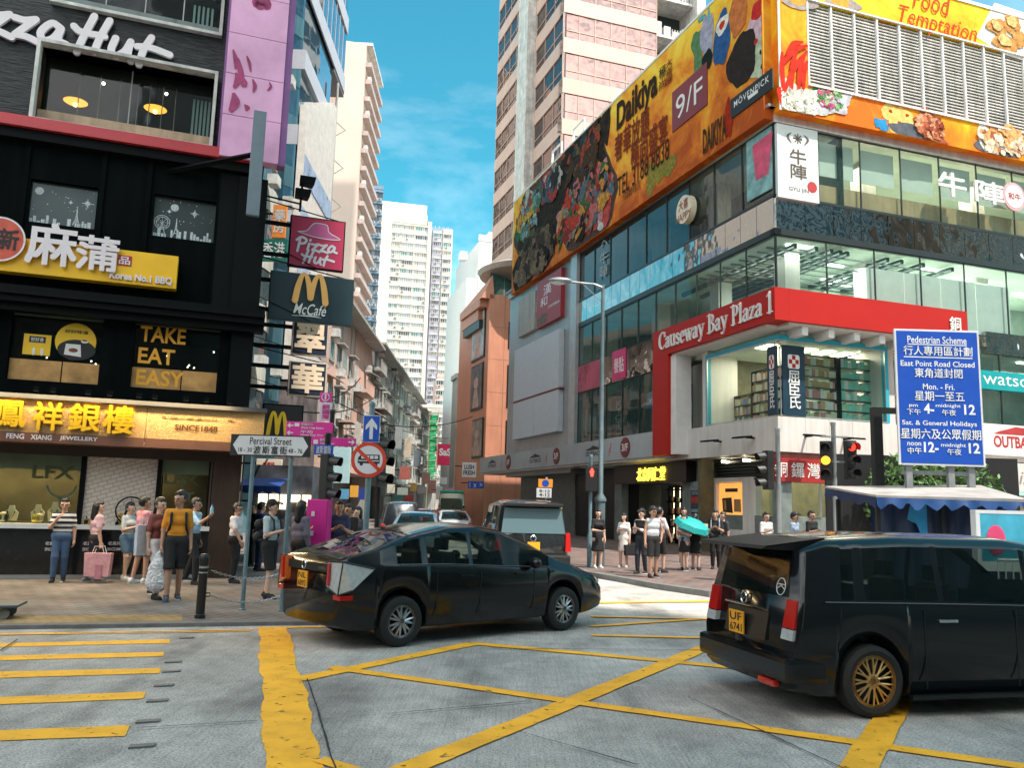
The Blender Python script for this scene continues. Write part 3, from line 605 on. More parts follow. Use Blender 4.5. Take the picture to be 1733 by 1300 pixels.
for k,(a,b)in enumerate(((U0,uW0-.1),(uW1+.095,uG1))):
 mb=MB(FL);mb.pane(a,b,vL1,vT,-.05);g=mb.build('display_window',glassy('shop_glass',(.02,.022,.015),see=.86,wav=.05),LB)
 mb=MB(FL);mb.box(a,b,vL1,vT,-1.0,-.9);mb.box(a,b,vL1-.02,vL1+.03,-.9,-.5);mb.build('display_back',DISPB,g)
 mb=MB(FL);mb.box(max(a,-6),b,vT-.3,vT,-.12,-.1);mb.build('blind',M('cream_blind',(.34,.33,.24),.7),g)
 x0,y0,x1,y1=((56,787,126,812),(278,803,336,821))[k];q=RT(x0,y0,x1,y1,-.08);mb=MB(FL);put_text(mb,'LFX',*q,-.085,.03);mb.build('window_lettering',M('dim_gold',(.20,.17,.07),.5,var=.5,vs=30),g)
 mb=MB(FL);cx,cy,rx=((105,818,25),(322,822,14))[k];c=at(cx,cy,-.08);r_=abs(at(cx+rx,cy,-.08)[0]-c[0])
 for j in range(15):t_=math.pi*(1.08+.84*j/14)-(0 if k==0 else.9);mb.disc(c[0]+r_*math.cos(t_),c[1]+r_*1.05*math.sin(t_),.028,-.086,-.08,8)
 for j in range(5):mb.disc(c[0],c[1]-r_*1.1-.04*j,.03-.004*j,-.086,-.081,8)
 mb.build('necklace_decal',M('grey_decal',(.20,.23,.2),.5,var=.4,vs=20),g)
BUST=M('cream_bust',(.72,.62,.42),.6,var=.1);GOLDJ=M('gold_jewellery',(.9,.6,.1),.25,.9,var=.1)
for k,(x,y)in enumerate(((62,884),(90,884),(17,885))):
 u,v=at(x,y,-.3);c=lthing('necklace_bust',('cream necklace bust, lower one next to the tallest bust','tallest cream necklace bust, beside the man in the striped shirt','small cream necklace bust standing apart at the picture edge')[k],'jewellery bust',FL.P(u,vL1+.03,-.3),R(20),'necklace busts in the shop window')
 mb=MB();h=(.36,.42,.33)[k];mb.add(*[[(-.1,0,.02),(.1,0,.02),(.13,0,h*.55),(.06,0,h*.75),(.045,0,h),(-.045,0,h),(-.06,0,h*.75),(-.13,0,h*.55),(-.1,.08,.02),(.1,.08,.02),(.13,.06,h*.55),(.06,.06,h*.75),(.045,.05,h),(-.045,.05,h),(-.06,.06,h*.75),(-.13,.06,h*.55)],[(0,1,2,3,4,5,6,7),(15,14,13,12,11,10,9,8)]+[(i,i+8,(i+1)%8+8,(i+1)%8)for i in range(8)]]);mb.build('bust',BUST,c)
 mb=MB();mb.tube([(.05*math.cos(a)*1.2,-.012,h*.62+.14*math.sin(a))for a in[math.pi*(1+j/10)for j in range(11)]],.012,5);mb.build('necklace',GOLDJ,c)
rr=random.Random(2);n_=0
for k in range(18):
 x=rr.choice([rr.uniform(5,60),rr.uniform(60,100),rr.uniform(142,262),rr.uniform(170,262),rr.uniform(275,345)]);u,v=at(x,884,-.06 if 142<x<265 else-.3)
 kind=rr.random();P=FL.P(u,vL1+(.002 if 142<x<265 else.031),.0 if 142<x<265 else-.25)
 mb=MB();h=rr.uniform(.1,.26)
 if kind<.5:mb.lathe([(.05,0),(.052,.02),(.02,.04),(.018,h*.6),(.06,h*.75),(.065,h*.85),(.01,h)],n=12);mt=GOLDJ if rr.random()<.6 else BUST;nm='goblet'
 elif kind<.8:mb.bbox(-.07,.07,-.04,.04,0,h*.7,.012);mb.bbox(-.05,.05,-.03,.03,h*.7,h*.85,.01);mt=GOLDJ;nm='gift_box'
 else:mb.lathe([(.035,0),(.04,.01),(.04,h*.6),(.015,h*.75),(.015,h),(.02,h)],n=12);mt=PLIN;nm='bottle'
 o=mb.build(nm,mt,smooth=35);o.location=tuple(P);tag(o,{'goblet':'small goblet ornament on the jeweller\'s window ledge','gift_box':'small gold box on the jeweller\'s window ledge','bottle':'small dark bottle on the jeweller\'s window ledge'}[nm],{'goblet':'ornament','gift_box':'box','bottle':'bottle'}[nm],'small pieces on the jewellery ledge')
u,v=at(222,857,0);rad=abs(at(247,857)[0]-u);c=thing('moon_gate_ornament','round black wire moon-gate ornament with a bridge in front of the white panel','ornament',FL.P(u,vL1,.0))
mb=MB(FL);mb.tube([(u+rad*math.cos(t_),vL1+rad*(1+math.sin(t_))+.02,.03)for t_ in[math.tau*j/32 for j in range(33)]],.016,6,cap=False);mb.build('ring',BLK2,c)
mb=MB(FL);mb.tube([(u-rad,vL1+rad*.62,.03),(u+rad,vL1+rad*.62,.03)],.008,5);mb.tube([(u-rad*.6,vL1+.3*rad,.03),(u+rad*.9,vL1+.3*rad,.03)],.008,5);mb.tube([(u,vL1+rad,.03),(u,vL1+2*rad,.03)],.006,5);mb.tube([(u-rad*.3,vL1+rad*.62,.03),(u-rad*.3,vL1+rad*1.2,.03),(u+.1,vL1+rad*1.2,.03)],.008,5);mb.build('wire',BLK2,c)
dl=bpy.data.lights.new('shop_window_lamp','AREA');dl.shape='RECTANGLE';dl.size=5;dl.size_y=.3;dl.energy=42;dl.color=(1,.72,.36);do=bpy.data.objects.new('shop_window_lamp',dl);COL.objects.link(do)
P=FL.P(-1.5,vT-.15,-.35);do.location=tuple(P);do.rotation_euler=(0,0,R(20))
dl=bpy.data.lights.new('fascia_lamp','AREA');dl.shape='RECTANGLE';dl.size=6;dl.size_y=.1;dl.energy=120;dl.color=(1,.75,.4);do=bpy.data.objects.new('fascia_lamp',dl);COL.objects.link(do)
P=FL.P(-1.,vS1+.24,.95);do.location=tuple(P);do.rotation_euler=(R(-25),0,R(20))
dl=bpy.data.lights.new('soffit_lamp','AREA');dl.shape='RECTANGLE';dl.size=6;dl.size_y=.25;dl.energy=150;dl.color=(1,.82,.58);do=bpy.data.objects.new('soffit_lamp',dl);COL.objects.link(do)
P=FL.P(-1.,vSb2+.09,.42);do.location=tuple(P);do.rotation_euler=(R(-24),0,R(20))
# ====== shopping centre on the right corner
CRN=atY(1318,700,30.);FR=Fr(CRN,71.22);FQ=Fr(CRN,161.22)
a_,b_=FQ.at,FR.at
PINKST=M('pale_panel',(.66,.62,.58),.45,var=.08,vs=.6,streak=.12);GREYP2=M('grey_metal_panel',(.34,.36,.37),.4,.3,var=.1,vs=.7,streak=.1)
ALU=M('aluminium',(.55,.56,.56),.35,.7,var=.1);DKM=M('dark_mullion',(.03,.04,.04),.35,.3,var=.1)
MIRR=glassy('mirror_band',(.46,.43,.41),rough=.03,wav=.4,ws=.8,metal=1.)
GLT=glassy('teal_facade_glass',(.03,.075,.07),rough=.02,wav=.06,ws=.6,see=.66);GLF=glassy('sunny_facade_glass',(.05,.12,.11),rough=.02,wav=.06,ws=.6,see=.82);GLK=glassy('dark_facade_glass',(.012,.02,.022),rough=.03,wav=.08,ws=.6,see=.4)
GLC=glassy('clear_shop_glass',(.02,.04,.035),rough=.01,wav=.02,see=.9)
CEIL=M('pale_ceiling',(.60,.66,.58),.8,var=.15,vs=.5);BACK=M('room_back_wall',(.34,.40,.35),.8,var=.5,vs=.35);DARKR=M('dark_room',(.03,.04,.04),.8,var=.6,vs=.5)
REDF=M('red_fascia',(.42,.012,.008),.5,var=.06,vs=.5,spec=.25);REDD=M('red_board',(.34,.018,.016),.5,var=.1)
TUBE=M('tube_lamp',(.95,1,.92),emit=5,var=0)
vW0,vW1=a_(1310,765.5)[1],a_(1320,705)[1]
vR0,vR1=a_(1323,536.5,.9)[1],a_(1321,481,.9)[1]
vM0,vM1=a_(1316,384)[1],a_(1315,331)[1]
vB0=a_(1312,184)[1];vK0=a_(1313,206)[1];vBT=a_(1193.5,17,.3)[1]
vS20,vS21=a_(976,666)[1],a_(976,623)[1]
uF=a_(866,480)[0];uG=a_(981,560)[0];UR=34.
MALL=thing('shopping_centre','glass shopping centre with mirrored bands, wrapped in giant food billboards','building',FR.P(6,0,-6))
mb=MB(FR);mb.box(.02,UR,vB0,vBT-.02,-28,-.35);mb.box(.02,UR,vBT-.015,vBT+.2,-28.1,-.3);mb.build('upper_block',M('concrete',(.42,.40,.38),.8,var=.2),MALL)
mb=MB(FR)
for v,t in((vW0,.35),(vS20+.5,.5),(vM0,.6),(vK0+.15,.5)):mb.box(.15,UR,v,v+t,-28,-.25)
mb.build('floor_slab',CEIL,MALL)
mb=MB(FR)
for v in(vS20+.49,vM0-.02):mb.box(.15,UR,v-.08,v,-27,-.3)
mb.build('ceiling',CEIL,MALL)
mb=MB(FR);mb.box(5.2,UR,vW0+.35,vK0+.1,-5.6,-5.4);mb.box(5.2,5.4,vW0+.35,vK0+.1,-28,-5.65);mb.build('inner_wall',BACK,MALL)
mb=MB(FQ)
for u in(-25,-18,-12,-6.5,-1.8):mb.box(u-.35,u+.35,vW0,vB0,-2.2,-1.5)
mb.build('column',PINKST,MALL)
mb=MB(FR)
for u in(6,12,18,24):mb.box(u-.35,u+.35,vW0,vB0,-2.4,-1.7)
mb.build('column',PINKST,MALL)
rr=random.Random(4)
for v in(vS20+.4,vM0-.12):
 mb=MB(FR)
 for k in range(12):u=rr.uniform(.6,18);w=-rr.uniform(1,5);mb.box(u,u+1.3,v-.06,v-.02,w,w+.12)
 mb.build('ceiling_lamp',TUBE,MALL)
 mb=MB(FR)
 for k in range(9):u=rr.uniform(.3,10);mb.box(u,u+.16,v-.3,v-.12,-9,-.6);mb.box(.3,9,v-.34,v-.3,-1-k*.6,-.9-k*.6)
 mb.build('ceiling_duct',DKM,MALL)
def glass_row(fr,u0,u1,v0,v1,mat,step,name='glass_row',w=0.,parent=MALL,mm=DKM,mw=.025):
 g=MB(fr);g.pane(u0,u1,v0,v1,w);go=g.build(name,mat,parent);n=max(1,round((u1-u0)/step));f=MB(fr)
 for k in range(n+1):u=u0+(u1-u0)*k/n;f.box(u-mw,u+mw,v0,v1,w+.002,w+.05)
 f.box(u0,u1,v1-.05,v1,w+.002,w+.04);f.box(u0,u1,v0,v0+.05,w+.002,w+.04);f.build('mullion',mm,go);return go
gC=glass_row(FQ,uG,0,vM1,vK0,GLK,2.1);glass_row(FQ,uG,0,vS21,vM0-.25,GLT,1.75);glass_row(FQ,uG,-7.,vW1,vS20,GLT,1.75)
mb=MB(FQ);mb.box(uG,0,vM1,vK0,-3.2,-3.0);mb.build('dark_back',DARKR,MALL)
mb=MB(FQ);n=17
for k in range(n):a=uG+(0-uG)*k/n;mb.box(a+.012,a+(0-uG)/n-.012,vM0,vM1,-.2,.06)
mb.build('mirror_band',MIRR,MALL)
mb=MB(FQ);mb.box(uG,.08,vM0-.25,vM0-.004,-.2,.08);mb.box(uG,.02,vM1+.003,vM1+.1,-.1,.09);mb.build('dark_trim',DKM,MALL)
mb=MB(FQ);u1=a_(1103,640)[0];n=8
for k in range(n):
 a=uG+(u1-uG)*k/n;mb.k=1 if k<3 else 0;mb.box(a+.012,a+(u1-uG)/n-.012,vS20,vS21,-.2,.06)
mb.build('lower_mirror_band',[MIRR,M('pink_band',(.42,.06,.12),.3,var=.3,vs=.8)],MALL)
mb=MB(FQ);q=FQ.rect(1037,612,1059,650,.08);mb.box(q[0],q[1],vS20+.05,vS21+.1,.065,.1);o=mb.build('crimson_sign',M('crimson',(.55,.02,.14),.4),origin='base');tag(o,'small crimson square sign on the mirrored band by the lamp post','sign')
mb=MB(FQ);q=(q[0]+.2,q[1]-.2,vS20+.4,vS21-.3);put_text(mb,'譽點',*q,.104,.01);mb.build('sign_print',LETW,o)
mb=MB(FQ);mb.box(uF,uG-.9,vW0-.2,vB0,-2,.05);mb.build('panel_wall',GREYP2,MALL)
mb=MB(FQ);mb.box(uG-.88,uG,vW0,vB0,-1.5,.25);mb.build('pilaster',M('pilaster_metal',(.44,.46,.47),.4,.4,var=.1),MALL)
def panel_px(fr,x0,y0,x1,y1,w):
 p,q=fr.at(x0,y0,w),fr.at(x1,y1,w);return p[0],q[0],p[1],q[1]
LBX=M('light_box_face',(.52,.56,.60),.5,var=.05)
q=panel_px(FQ,868,745,948,556,.35);SG=thing('light_box_wall','large blank pale grey light boxes on the end of the shopping centre','light box',FQ.P(q[0],q[2],.3))
um=(q[0]+q[1])/2;vm=q[2]+(q[3]-q[2])*.42
for(a,b)in((q[0],um-.03),(um+.03,q[1])):
 for(c,d)in((q[2],vm-.12),(vm+.02,q[3])):mb=MB(FQ);mb.bbox(a,b,c,d,.06,.4,.02);mb.build('light_panel',LBX,SG)
mb=MB(FQ);mb.box(q[0]-.05,q[1]+.1,vm-.115,vm+.015,.06,.38);mb.build('red_divider',M('maroon',(.18,.03,.04),.5,var=.5,vs=6),SG)
mb=MB(FQ);q2=panel_px(FQ,876,572,906,491,.3);mb.box(*q2,.06,.3);tag(mb.build('beige_panel',M('beige_panel',(.40,.37,.33),.6,streak=.3),origin='base'),'dirty beige corrugated panel beside the dark red restaurant board','panel')
q=panel_px(FQ,908,557,950,452,.32);SG=thing('red_restaurant_board','dark red board with white brush characters beside the lamp head','sign',FQ.P(q[0],q[2],.2))
mb=MB(FQ);mb.box(*q,.06,.32);mb.build('board',M('dark_red_board',(.34,.03,.04),.5,var=.2),SG)
mb=MB(FQ);W_,H_=q[1]-q[0],q[3]-q[2];put_text(mb,'漢',q[0]+W_*.28,q[0]+W_*.62,q[2]+H_*.62,q[2]+H_*.85,.325,.006);put_text(mb,'和',q[0]+W_*.15,q[0]+W_*.45,q[2]+H_*.40,q[2]+H_*.6,.325,.006);put_text(mb,'日本料理鐵板燒',q[0]+W_*.5,q[0]+W_*.95,q[2]+H_*.30,q[2]+H_*.36,.325);mb.build('lettering',LETW,SG)
mb=MB(FQ);mb.ball((q[0]+W_*.25,q[2]+H_*.14,.32),(W_*.25,H_*.12,.01));mb.build('print',M('sepia_print',(.16,.09,.06),.6,var=.6,vs=5),SG)
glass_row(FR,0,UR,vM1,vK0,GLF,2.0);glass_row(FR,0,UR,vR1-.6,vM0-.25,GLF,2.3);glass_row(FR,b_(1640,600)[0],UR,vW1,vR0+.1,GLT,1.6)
mb=MB(FR);n=26
for k in range(n):a=UR*k/n;mb.box(a+.012,a+UR/n-.012,vM0,vM1,-.2,.06)
mb.build('mirror_band',MIRR,MALL)
mb=MB(FR);mb.box(-.08,UR,vM0-.25,vM0-.004,-.2,.08);mb.box(0,UR,vM1+.003,vM1+.1,-.1,.09);mb.build('dark_trim',DKM,MALL)
mb=MB(FR);n=9
for k in range(n):a=10+24*k/n;mb.box(a+.012,a+24/n-.012,vR0-.1,vR0+.8,-.2,.06)
mb.build('lower_mirror_band',MIRR,MALL)
BLIND=M('white_blind',(.80,.78,.72),.8,var=.05);WOODP=M('pale_wood_panel',(.58,.36,.20),.6,var=.15,vs=1.5,streak=.2)
vX=vM1+(vK0-vM1)*.34
mb=MB(FR)
for k in range(8):a=2.05+2*k;mb.box(a+.12,a+1.75,vX+.25,vK0-.3,-.16,-.12)
mb.build('roller_blind',BLIND,MALL)
mb=MB(FR);mb.box(2,UR,vM1,vX-.12,-.2,-.12);mb.build('wood_panel',WOODP,MALL)
q=FR.rect(1464,450,1708,540,-.2);mb=MB(FR);vtop=b_(1600,470)[1]
for k in range(4):a=q[0]+(q[1]-q[0])*k/4;mb.box(a,a+(q[1]-q[0])/4-.03,vR1-.5,vtop,-.16,-.12)
mb.build('white_banner',WHITE,MALL)
COP=M('metal_coping',(.62,.60,.57),.3,.5,var=.15,vs=.8,streak=.2)
mb=MB(FR);mb.box(-.1,UR,vK0,vB0-.02,-.3,.18);mb.box(-.3,UR,vB0-.015,vB0+.08,.0,.3);mb.build('coping',COP,MALL)
mb=MB(FQ);mb.box(uF,.1,vK0+.1,vB0-.02,-.3,.25);mb.box(uF,.3,vB0-.015,vB0+.08,.0,.42);mb.build('coping',GREYP2,MALL)
uRl0,uRl1=a_(1104.5,650,.9)[0],a_(1130,650,.9)[0];vRl=a_(1118,771,.9)[1]
uRr1=b_(1637,545,1.1)[0];uRr0=b_(1592,545,1.1)[0]
RF=thing('red_portal_sign','big red portal frame round the corner shop with white raised lettering','shop sign',FR.P(.0,vW0,.5))
mb=MB(FQ);mb.box(uRl0,1.1,vR0,vR1,.3,.9);mb.box(uRl0,uRl1,vRl,vR0-.001,.3,.9);mb.build('side_frame',REDF,RF)
mb=MB(FR);mb.box(-.295,uRr1,vR0,vR1,.3,1.1);mb.box(uRr0,uRr1,vW0-.2,vR0-.001,.3,1.1);mb.build('front_frame',REDF,RF)
mb=MB(FQ);mb.box(uRl0+.3,.3,vR0-.09,vR0-.003,-.4,.7);mb.box(uRl1+.002,uRl1+.45,vRl+.02,vR0-.1,.0,.75);mb.build('side_soffit',WHITE,RF)
mb=MB(FR);mb.box(-.2,uRr0,vR0-.085,vR0-.003,-.9,.95)
for k in range(6):u=.4+k*1.15;mb.box(u,u+.25,vR0-.4,vR0-.09,-.6,.9)
mb.build('front_soffit',WHITE,RF)
def serif(mb,text,u0,u1,v0,v1,w,th=.06):
 T_,t_=.15,.055
 def ser(x,y,l=.26):return([(x-l/2,y),(x+l/2,y)],t_)
 G={'C':(.72,[([(.66,.72,.6),(.62,.9,.7),(.4,1.0,.5),(.14,.78,1),(.08,.48,1.1),(.16,.18,1),(.42,0,.5),(.66,.2,.4)],T_),([(.665,.96),(.665,.7)],t_)]),'a':(.52,[([(.1,.5,.9),(.24,.64,.5),(.36,.52,1),(.36,.12,1),(.42,.02,.7),(.5,.06,.4)],.13),([(.36,.4,.5),(.14,.28,1),(.08,.12,1.1),(.2,.0,.7),(.36,.12,.4)],.12)]),'u':(.6,[([(.13,.64),(.13,.16),(.24,.02,.7),(.42,.12,.4)],.13),([(.46,.64),(.46,.02)],.13),ser(.08,.635,.16),ser(.41,.635,.16),ser(.52,.02,.16)]),'s':(.44,[([(.36,.5,.5),(.22,.64,.6),(.09,.5,1),(.22,.34,1.15),(.36,.17,1),(.22,.0,.6),(.06,.14,.5)],.13)]),'e':(.5,[([(.1,.36,.5),(.42,.36,.5)],.09),([(.42,.38,.9),(.36,.6,.7),(.24,.65,.5),(.08,.36,1.1),(.14,.08,1),(.28,.0,.7),(.44,.14,.3)],.13)]),'w':(.82,[([(.1,.64),(.28,.02)],.13),([(.28,.02),(.42,.6)],.05),([(.4,.64),(.58,.02)],.13),([(.58,.02),(.74,.64)],.05),ser(.1,.635,.24),ser(.42,.635,.2),ser(.74,.635,.18)]),'y':(.58,[([(.1,.64),(.3,.04)],.13),([(.5,.64),(.28,-.02),(.18,-.24),(.06,-.24)],.06),ser(.1,.635,.24),ser(.48,.635,.18),([(.05,-.2),(.1,-.24)],.1)]),'B':(.7,[([(.2,1),(.2,0)],T_),ser(.14,.98,.28),ser(.14,.02,.28),([(.2,.98,.4),(.44,.95,.8),(.52,.76,1.2),(.42,.55,.7),(.22,.53,.4)],.12),([(.3,.53,.4),(.5,.46,.8),(.6,.26,1.2),(.48,.05,.8),(.2,.02,.4)],.13)]),'P':(.62,[([(.2,1),(.2,0)],T_),ser(.14,.98,.28),ser(.2,.02,.32),([(.2,.98,.4),(.44,.95,.8),(.54,.72,1.2),(.42,.48,.7),(.22,.45,.4)],.12)]),'l':(.32,[([(.17,1),(.17,0)],.13),ser(.1,.98,.16),ser(.17,.02,.28)]),'z':(.5,[([(.08,.6),(.42,.6)],.07),([(.4,.6),(.09,.04)],.12),([(.08,.04),(.44,.04)],.07),([(.09,.6),(.07,.46)],.05),([(.43,.04),(.46,.18)],.05)]),'1':(.5,[([(.26,1),(.26,0)],.15),([(.06,.84,.5),(.26,.98,.8)],.09),ser(.26,.02,.36)])}
 x=0;S=[]
 for c in text:
  if c==' ':x+=.3;continue
  wd,st=G[c]
  for p,ww in st:S.append(([(x+q[0],q[1],q[2]if len(q)>2 else 1)for q in p],ww))
  x+=wd
 s=min((u1-u0)/x,9);sy=(v1-v0)/1.25
 for p,ww in S:stroke(mb,[(u0+q[0]*s,v0+.25*sy+q[1]*sy,q[2])for q in p],ww*(s+sy)/2*.9,w,th,4)
H_=vR1-vR0;ul,ur=a_(1113,580,1.)[0],a_(1306,515,1.)[0]
mb=MB(FQ);serif(mb,'Causeway Bay Plaza 1',ul,ur,vR0+H_*.08,vR0+H_*.86,.96);mb.build('raised_lettering',WHITE,RF)
mb=MB(FR);q=FR.rect(1606,535,1629,562,1.15);hh=q[3]-q[2]
for k,ch in enumerate('銅鑼灣廣場一期'):put_text(mb,ch,q[0],q[1],q[3]-hh*(k+1)-.12*k,q[3]-hh*k-.12*k,1.14,.008,.03,keep=True)
mb.build('raised_characters',WHITE,RF)
uB0=a_(1133,740)[0];uB1=b_(1514,740)[0];uT0=a_(1198,640,.1)[0];uT1=b_(1497,640,.1)[0];vT=a_(1319,573,.1)[1]
mb=MB(FQ);n=4
for k in range(n):a=uB0+(0-uB0)*k/n;mb.box(a+.006,a+(0-uB0)/n-.006+(.15 if k==n-1 else 0),vW0,vW1,-.4,.15)
mb.box(uB0,uT0-.1,vW1+.002,vR0-.1,-1.4,-1.2);mb.box(uT0-.5,uT0-.06,vW1+.002,vR0-.1,-1.19,.05);mb.build('white_band',PINKST,MALL)
mb=MB(FR);n=5
for k in range(n):a=uB1*k/n;mb.box(a+.006,a+uB1/n-.006,vW0,vW1,-.4,.15)
mb.box(uT1+.06,uT1+.5,vW1+.002,vR0-.1,-1.2,.05);mb.build('white_band',PINKST,MALL)
TURQ=M('turquoise_edge',(.02,.42,.55),.35,var=.05)
for fr,u0,u1 in((FQ,uT0,0),(FR,0,uT1)):
 g=glass_row(fr,u0,u1,vW1+.02,vT,GLC,3.2,'shop_window',.1,MALL,ALU,.012)
 mb=MB(fr);mb.box(u0,u1+(.14 if fr is FQ else 0),vT+.003,vT+.16,-.05,.14)
 if fr is FQ:mb.box(u0-.12,u0-.003,vW1+.02,vT+.16,-.05,.14)
 else:mb.box(u1+.003,u1+.15,vW1+.02,vT+.16,-.05,.14)
 mb.build('turquoise_frame',TURQ,g)
mb=MB(FR);mb.box(.2,uT1,vT+.2,vR0-.1,-6,-.05);mb.build('shop_ceiling',CEIL,MALL)
mb=MB(FR)
for k in range(7):mb.box(.8+k*.9,1.3+k*.9,vT+.17,vT+.19,-2.5,-1.6)
mb.build('shop_ceiling_lamp',M('warm_tube',(1,.85,.6),emit=7,var=0),MALL)
mb=MB(FR);mb.box(.1,uT1,vW1+.02,vT+.2,-5.3,-5.2);mb.build('shop_back_wall',M('olive_wall',(.11,.10,.055),.7,var=.3),MALL)
NAVY=M('navy_panel',(.01,.035,.06),.4)
for fr,x0,x1 in((FQ,1301,1317),(FR,1323,1361)):
 ua,ub=fr.at(x0,650,.1)[0],fr.at(x1,650,.1)[0];vb,vt=vW1+.05,fr.at((x0+x1)/2,586,.1)[1];P=fr.P((ua+ub)/2,vb,.05)
 s_=thing('pharmacy_sign','navy sign with red cross on the %s of the corner shop'%('side street pane' if fr is FQ else 'main road pane'),'sign',P,group='navy pharmacy signs at the shop corner')
 mb=MB(fr);mb.box(ua,ub,vb,vt,.105,.16);mb.build('board',NAVY,s_)
 W_=ub-ua;H_=vt-vb;c=(ua+ub)/2;sw=W_*.26
 mb=MB(fr);mb.prism([(c-sw+.05,vt-H_*.13),(c+sw-.05,vt-H_*.13),(c+sw,vt-H_*.13-.06),(c+sw,vt-H_*.31),(c+sw-.05,vt-H_*.33),(c-sw+.05,vt-H_*.33),(c-sw,vt-H_*.31),(c-sw,vt-H_*.13-.06)],.162,.17);put_text(mb,'屈臣氏',c-sw,c+sw,vb+H_*.1,vt-H_*.36,.172,.012,vert=True,ln=.92);mb.build('lettering',WHITE,s_)
 mb=MB(fr);z=vt-H_*.23;h_=H_*.03;x_=sw*.28
 for dx,dy in((0,1),(0,-1),(1,0),(-1,0)):mb.box(c+dx*x_*2-x_,c+dx*x_*2+x_,z+dy*h_*2-h_,z+dy*h_*2+h_,.1705,.175)
 mb.build('red_cross',REDF,s_)
def room_lamp(P,rz,sx,sy,e,c=(1,.9,.72)):
 d=bpy.data.lights.new('ceiling_light','AREA');d.shape='RECTANGLE';d.size=sx;d.size_y=sy;d.energy=e;d.color=c;o=bpy.data.objects.new('ceiling_light',d);COL.objects.link(o);o.location=tuple(P);o.rotation_euler=(0,0,rz)
room_lamp(FR.P(3.4,vT+.1,-2.6),R(18.8),5.5,3,130);room_lamp(FR.P(5,vW0-.25,-3),R(18.8),8,2,160)
room_lamp(FR.P(9,vM0-.35,-2.6),R(18.8),16,4,900,(.95,1,.9));room_lamp(FR.P(9,vK0-.1,-2.4),R(18.8),16,3,500)
GOODS=[M('goods_%s'%n_,c,.5,var=.1)for n_,c in(('aqua',(.25,.62,.55)),('cream',(.72,.68,.52)),('mint',(.40,.62,.45)),('pink',(.62,.25,.25)),('blue',(.12,.28,.48)),('tan',(.5,.34,.18)),('white',(.7,.72,.68)))]
def shelf_unit(name,fr,u0,u1,w,v0,tall,cols,seed,label):
 s_=thing(name,label,'shelf unit',fr.P((u0+u1)/2,v0,w));rr=random.Random(seed);mb=MB(fr)
 n=int(tall/.42)
 for k in range(n+1):mb.box(u0,u1,v0+k*.42,v0+k*.42+.03,w-.4,w)
 for u in(u0,u1):mb.box(u-.03,u,v0,v0+n*.42,w-.4,w)
 mb.build('rack',DKM,s_);g=MB(fr)
 for k in range(n):
  u=u0+.03
  while u<u1-.1:
   b=rr.uniform(.07,.22);h=rr.uniform(.2,.37);g.k=rr.choice(cols);g.box(u,min(u+b,u1-.03)-.01,v0+k*.42+.03,v0+k*.42+.03+h,w-.34,w-.02);u+=b
 o=g.build('goods',GOODS,s_);o['kind']='stuff'
shelf_unit('shop_shelf',FR,1.45,3.3,-.8,vW1+.05,2.6,(1,1,5,6,3),1,'shelf of cream and brown goods right of the navy sign');shelf_unit('shop_shelf',FR,3.4,5.7,-.7,vW1+.05,2.7,(0,0,0,2,6),2,'shelf piled with aqua boxes in the corner shop')
shelf_unit('shop_shelf',FR,5.8,6.7,-1.2,vW1+.05,1.6,(3,5,1),3,'lower shelf of mixed goods at the far end of the shop window')
shelf_unit('shop_shelf',FQ,-5.4,-3.4,-1.2,vW1+.05,1.3,(3,5,1,4),4,'dim low shelf behind the side street pane of the shop');shelf_unit('shop_shelf',FQ,-3.2,-.9,-1.1,vW1+.05,2.2,(5,1,3),5,'dim tall shelf behind the side street pane of the shop')
for k,(fr,x,y)in enumerate(((FQ,1204,748),(FQ,1259,742),(FR,1377,739),(FR,1443,744))):
 u,v=fr.at(x,y,.6);s_=thing('band_lamp','flat black arm lamp on the white band, '+('farthest up the side street','on the side street face near the corner','on the main road face near the corner','nearest the blue road sign')[k],'lamp',fr.P(u,v,.15),group='flat lamps on the white band')
 mb=MB(fr);mb.box(u-.04,u+.04,v+.0,v+.06,.15,.5);mb.build('arm',BLK2,s_);mb=MB(fr);mb.add([(u-.42,v+.02,.5),(u+.42,v+.02,.5),(u+.36,v+.09,.5),(u-.36,v+.09,.5),(u-.3,v-.02,.95),(u+.3,v-.02,.95),(u+.26,v+.04,.95),(u-.26,v+.04,.95)],[(0,3,2,1),(4,5,6,7),(0,1,5,4),(1,2,6,5),(2,3,7,6),(3,0,4,7)]);mb.build('lamp_head',BLK2,s_)
qa,qb=a_(813,776,.6),a_(1102,731,.6);vO0=a_(1102,773,.6)[1]
CF=thing('canopy_fascia','long grey canopy fascia repeating mountain logos, red kangaroos and round floor marks','shop sign',FQ.P(qa[0],vO0,.3))
mb=MB(FQ);mb.box(qa[0],uRl0-.01,vO0,qb[1],-.3,.6);mb.build('panel',M('fascia_grey',(.38,.42,.45),.45,.2,var=.12,vs=.6),CF)
mb=MB(FQ);mb.box(qa[0],uB0+1,vO0-.12,vO0-.005,-1.2,.5);mb.build('soffit',PINKST,CF)
MAR=M('maroon_disc',(.16,.02,.02),.5);KRED=M('kangaroo_red',(.42,.03,.03),.5);H_=qb[1]-vO0
def kangaroo(mb,u,v,h,w):
 for p,wd in(([(.2,0),(.12,.06),(.22,.3)],.05),([(.22,.3),(.12,.45),(.22,.62)],.16),([(.22,.6),(.3,.85),(.42,.92)],.07),([(.1,.42),(-.06,.2),(-.1,-.02)],.06),([(.24,.62),(.36,.58)],.05),([(.3,.9),(.28,1.02)],.04)):
  stroke(mb,[(u+x*h,v+y*h)for x,y in p],wd*h,w)
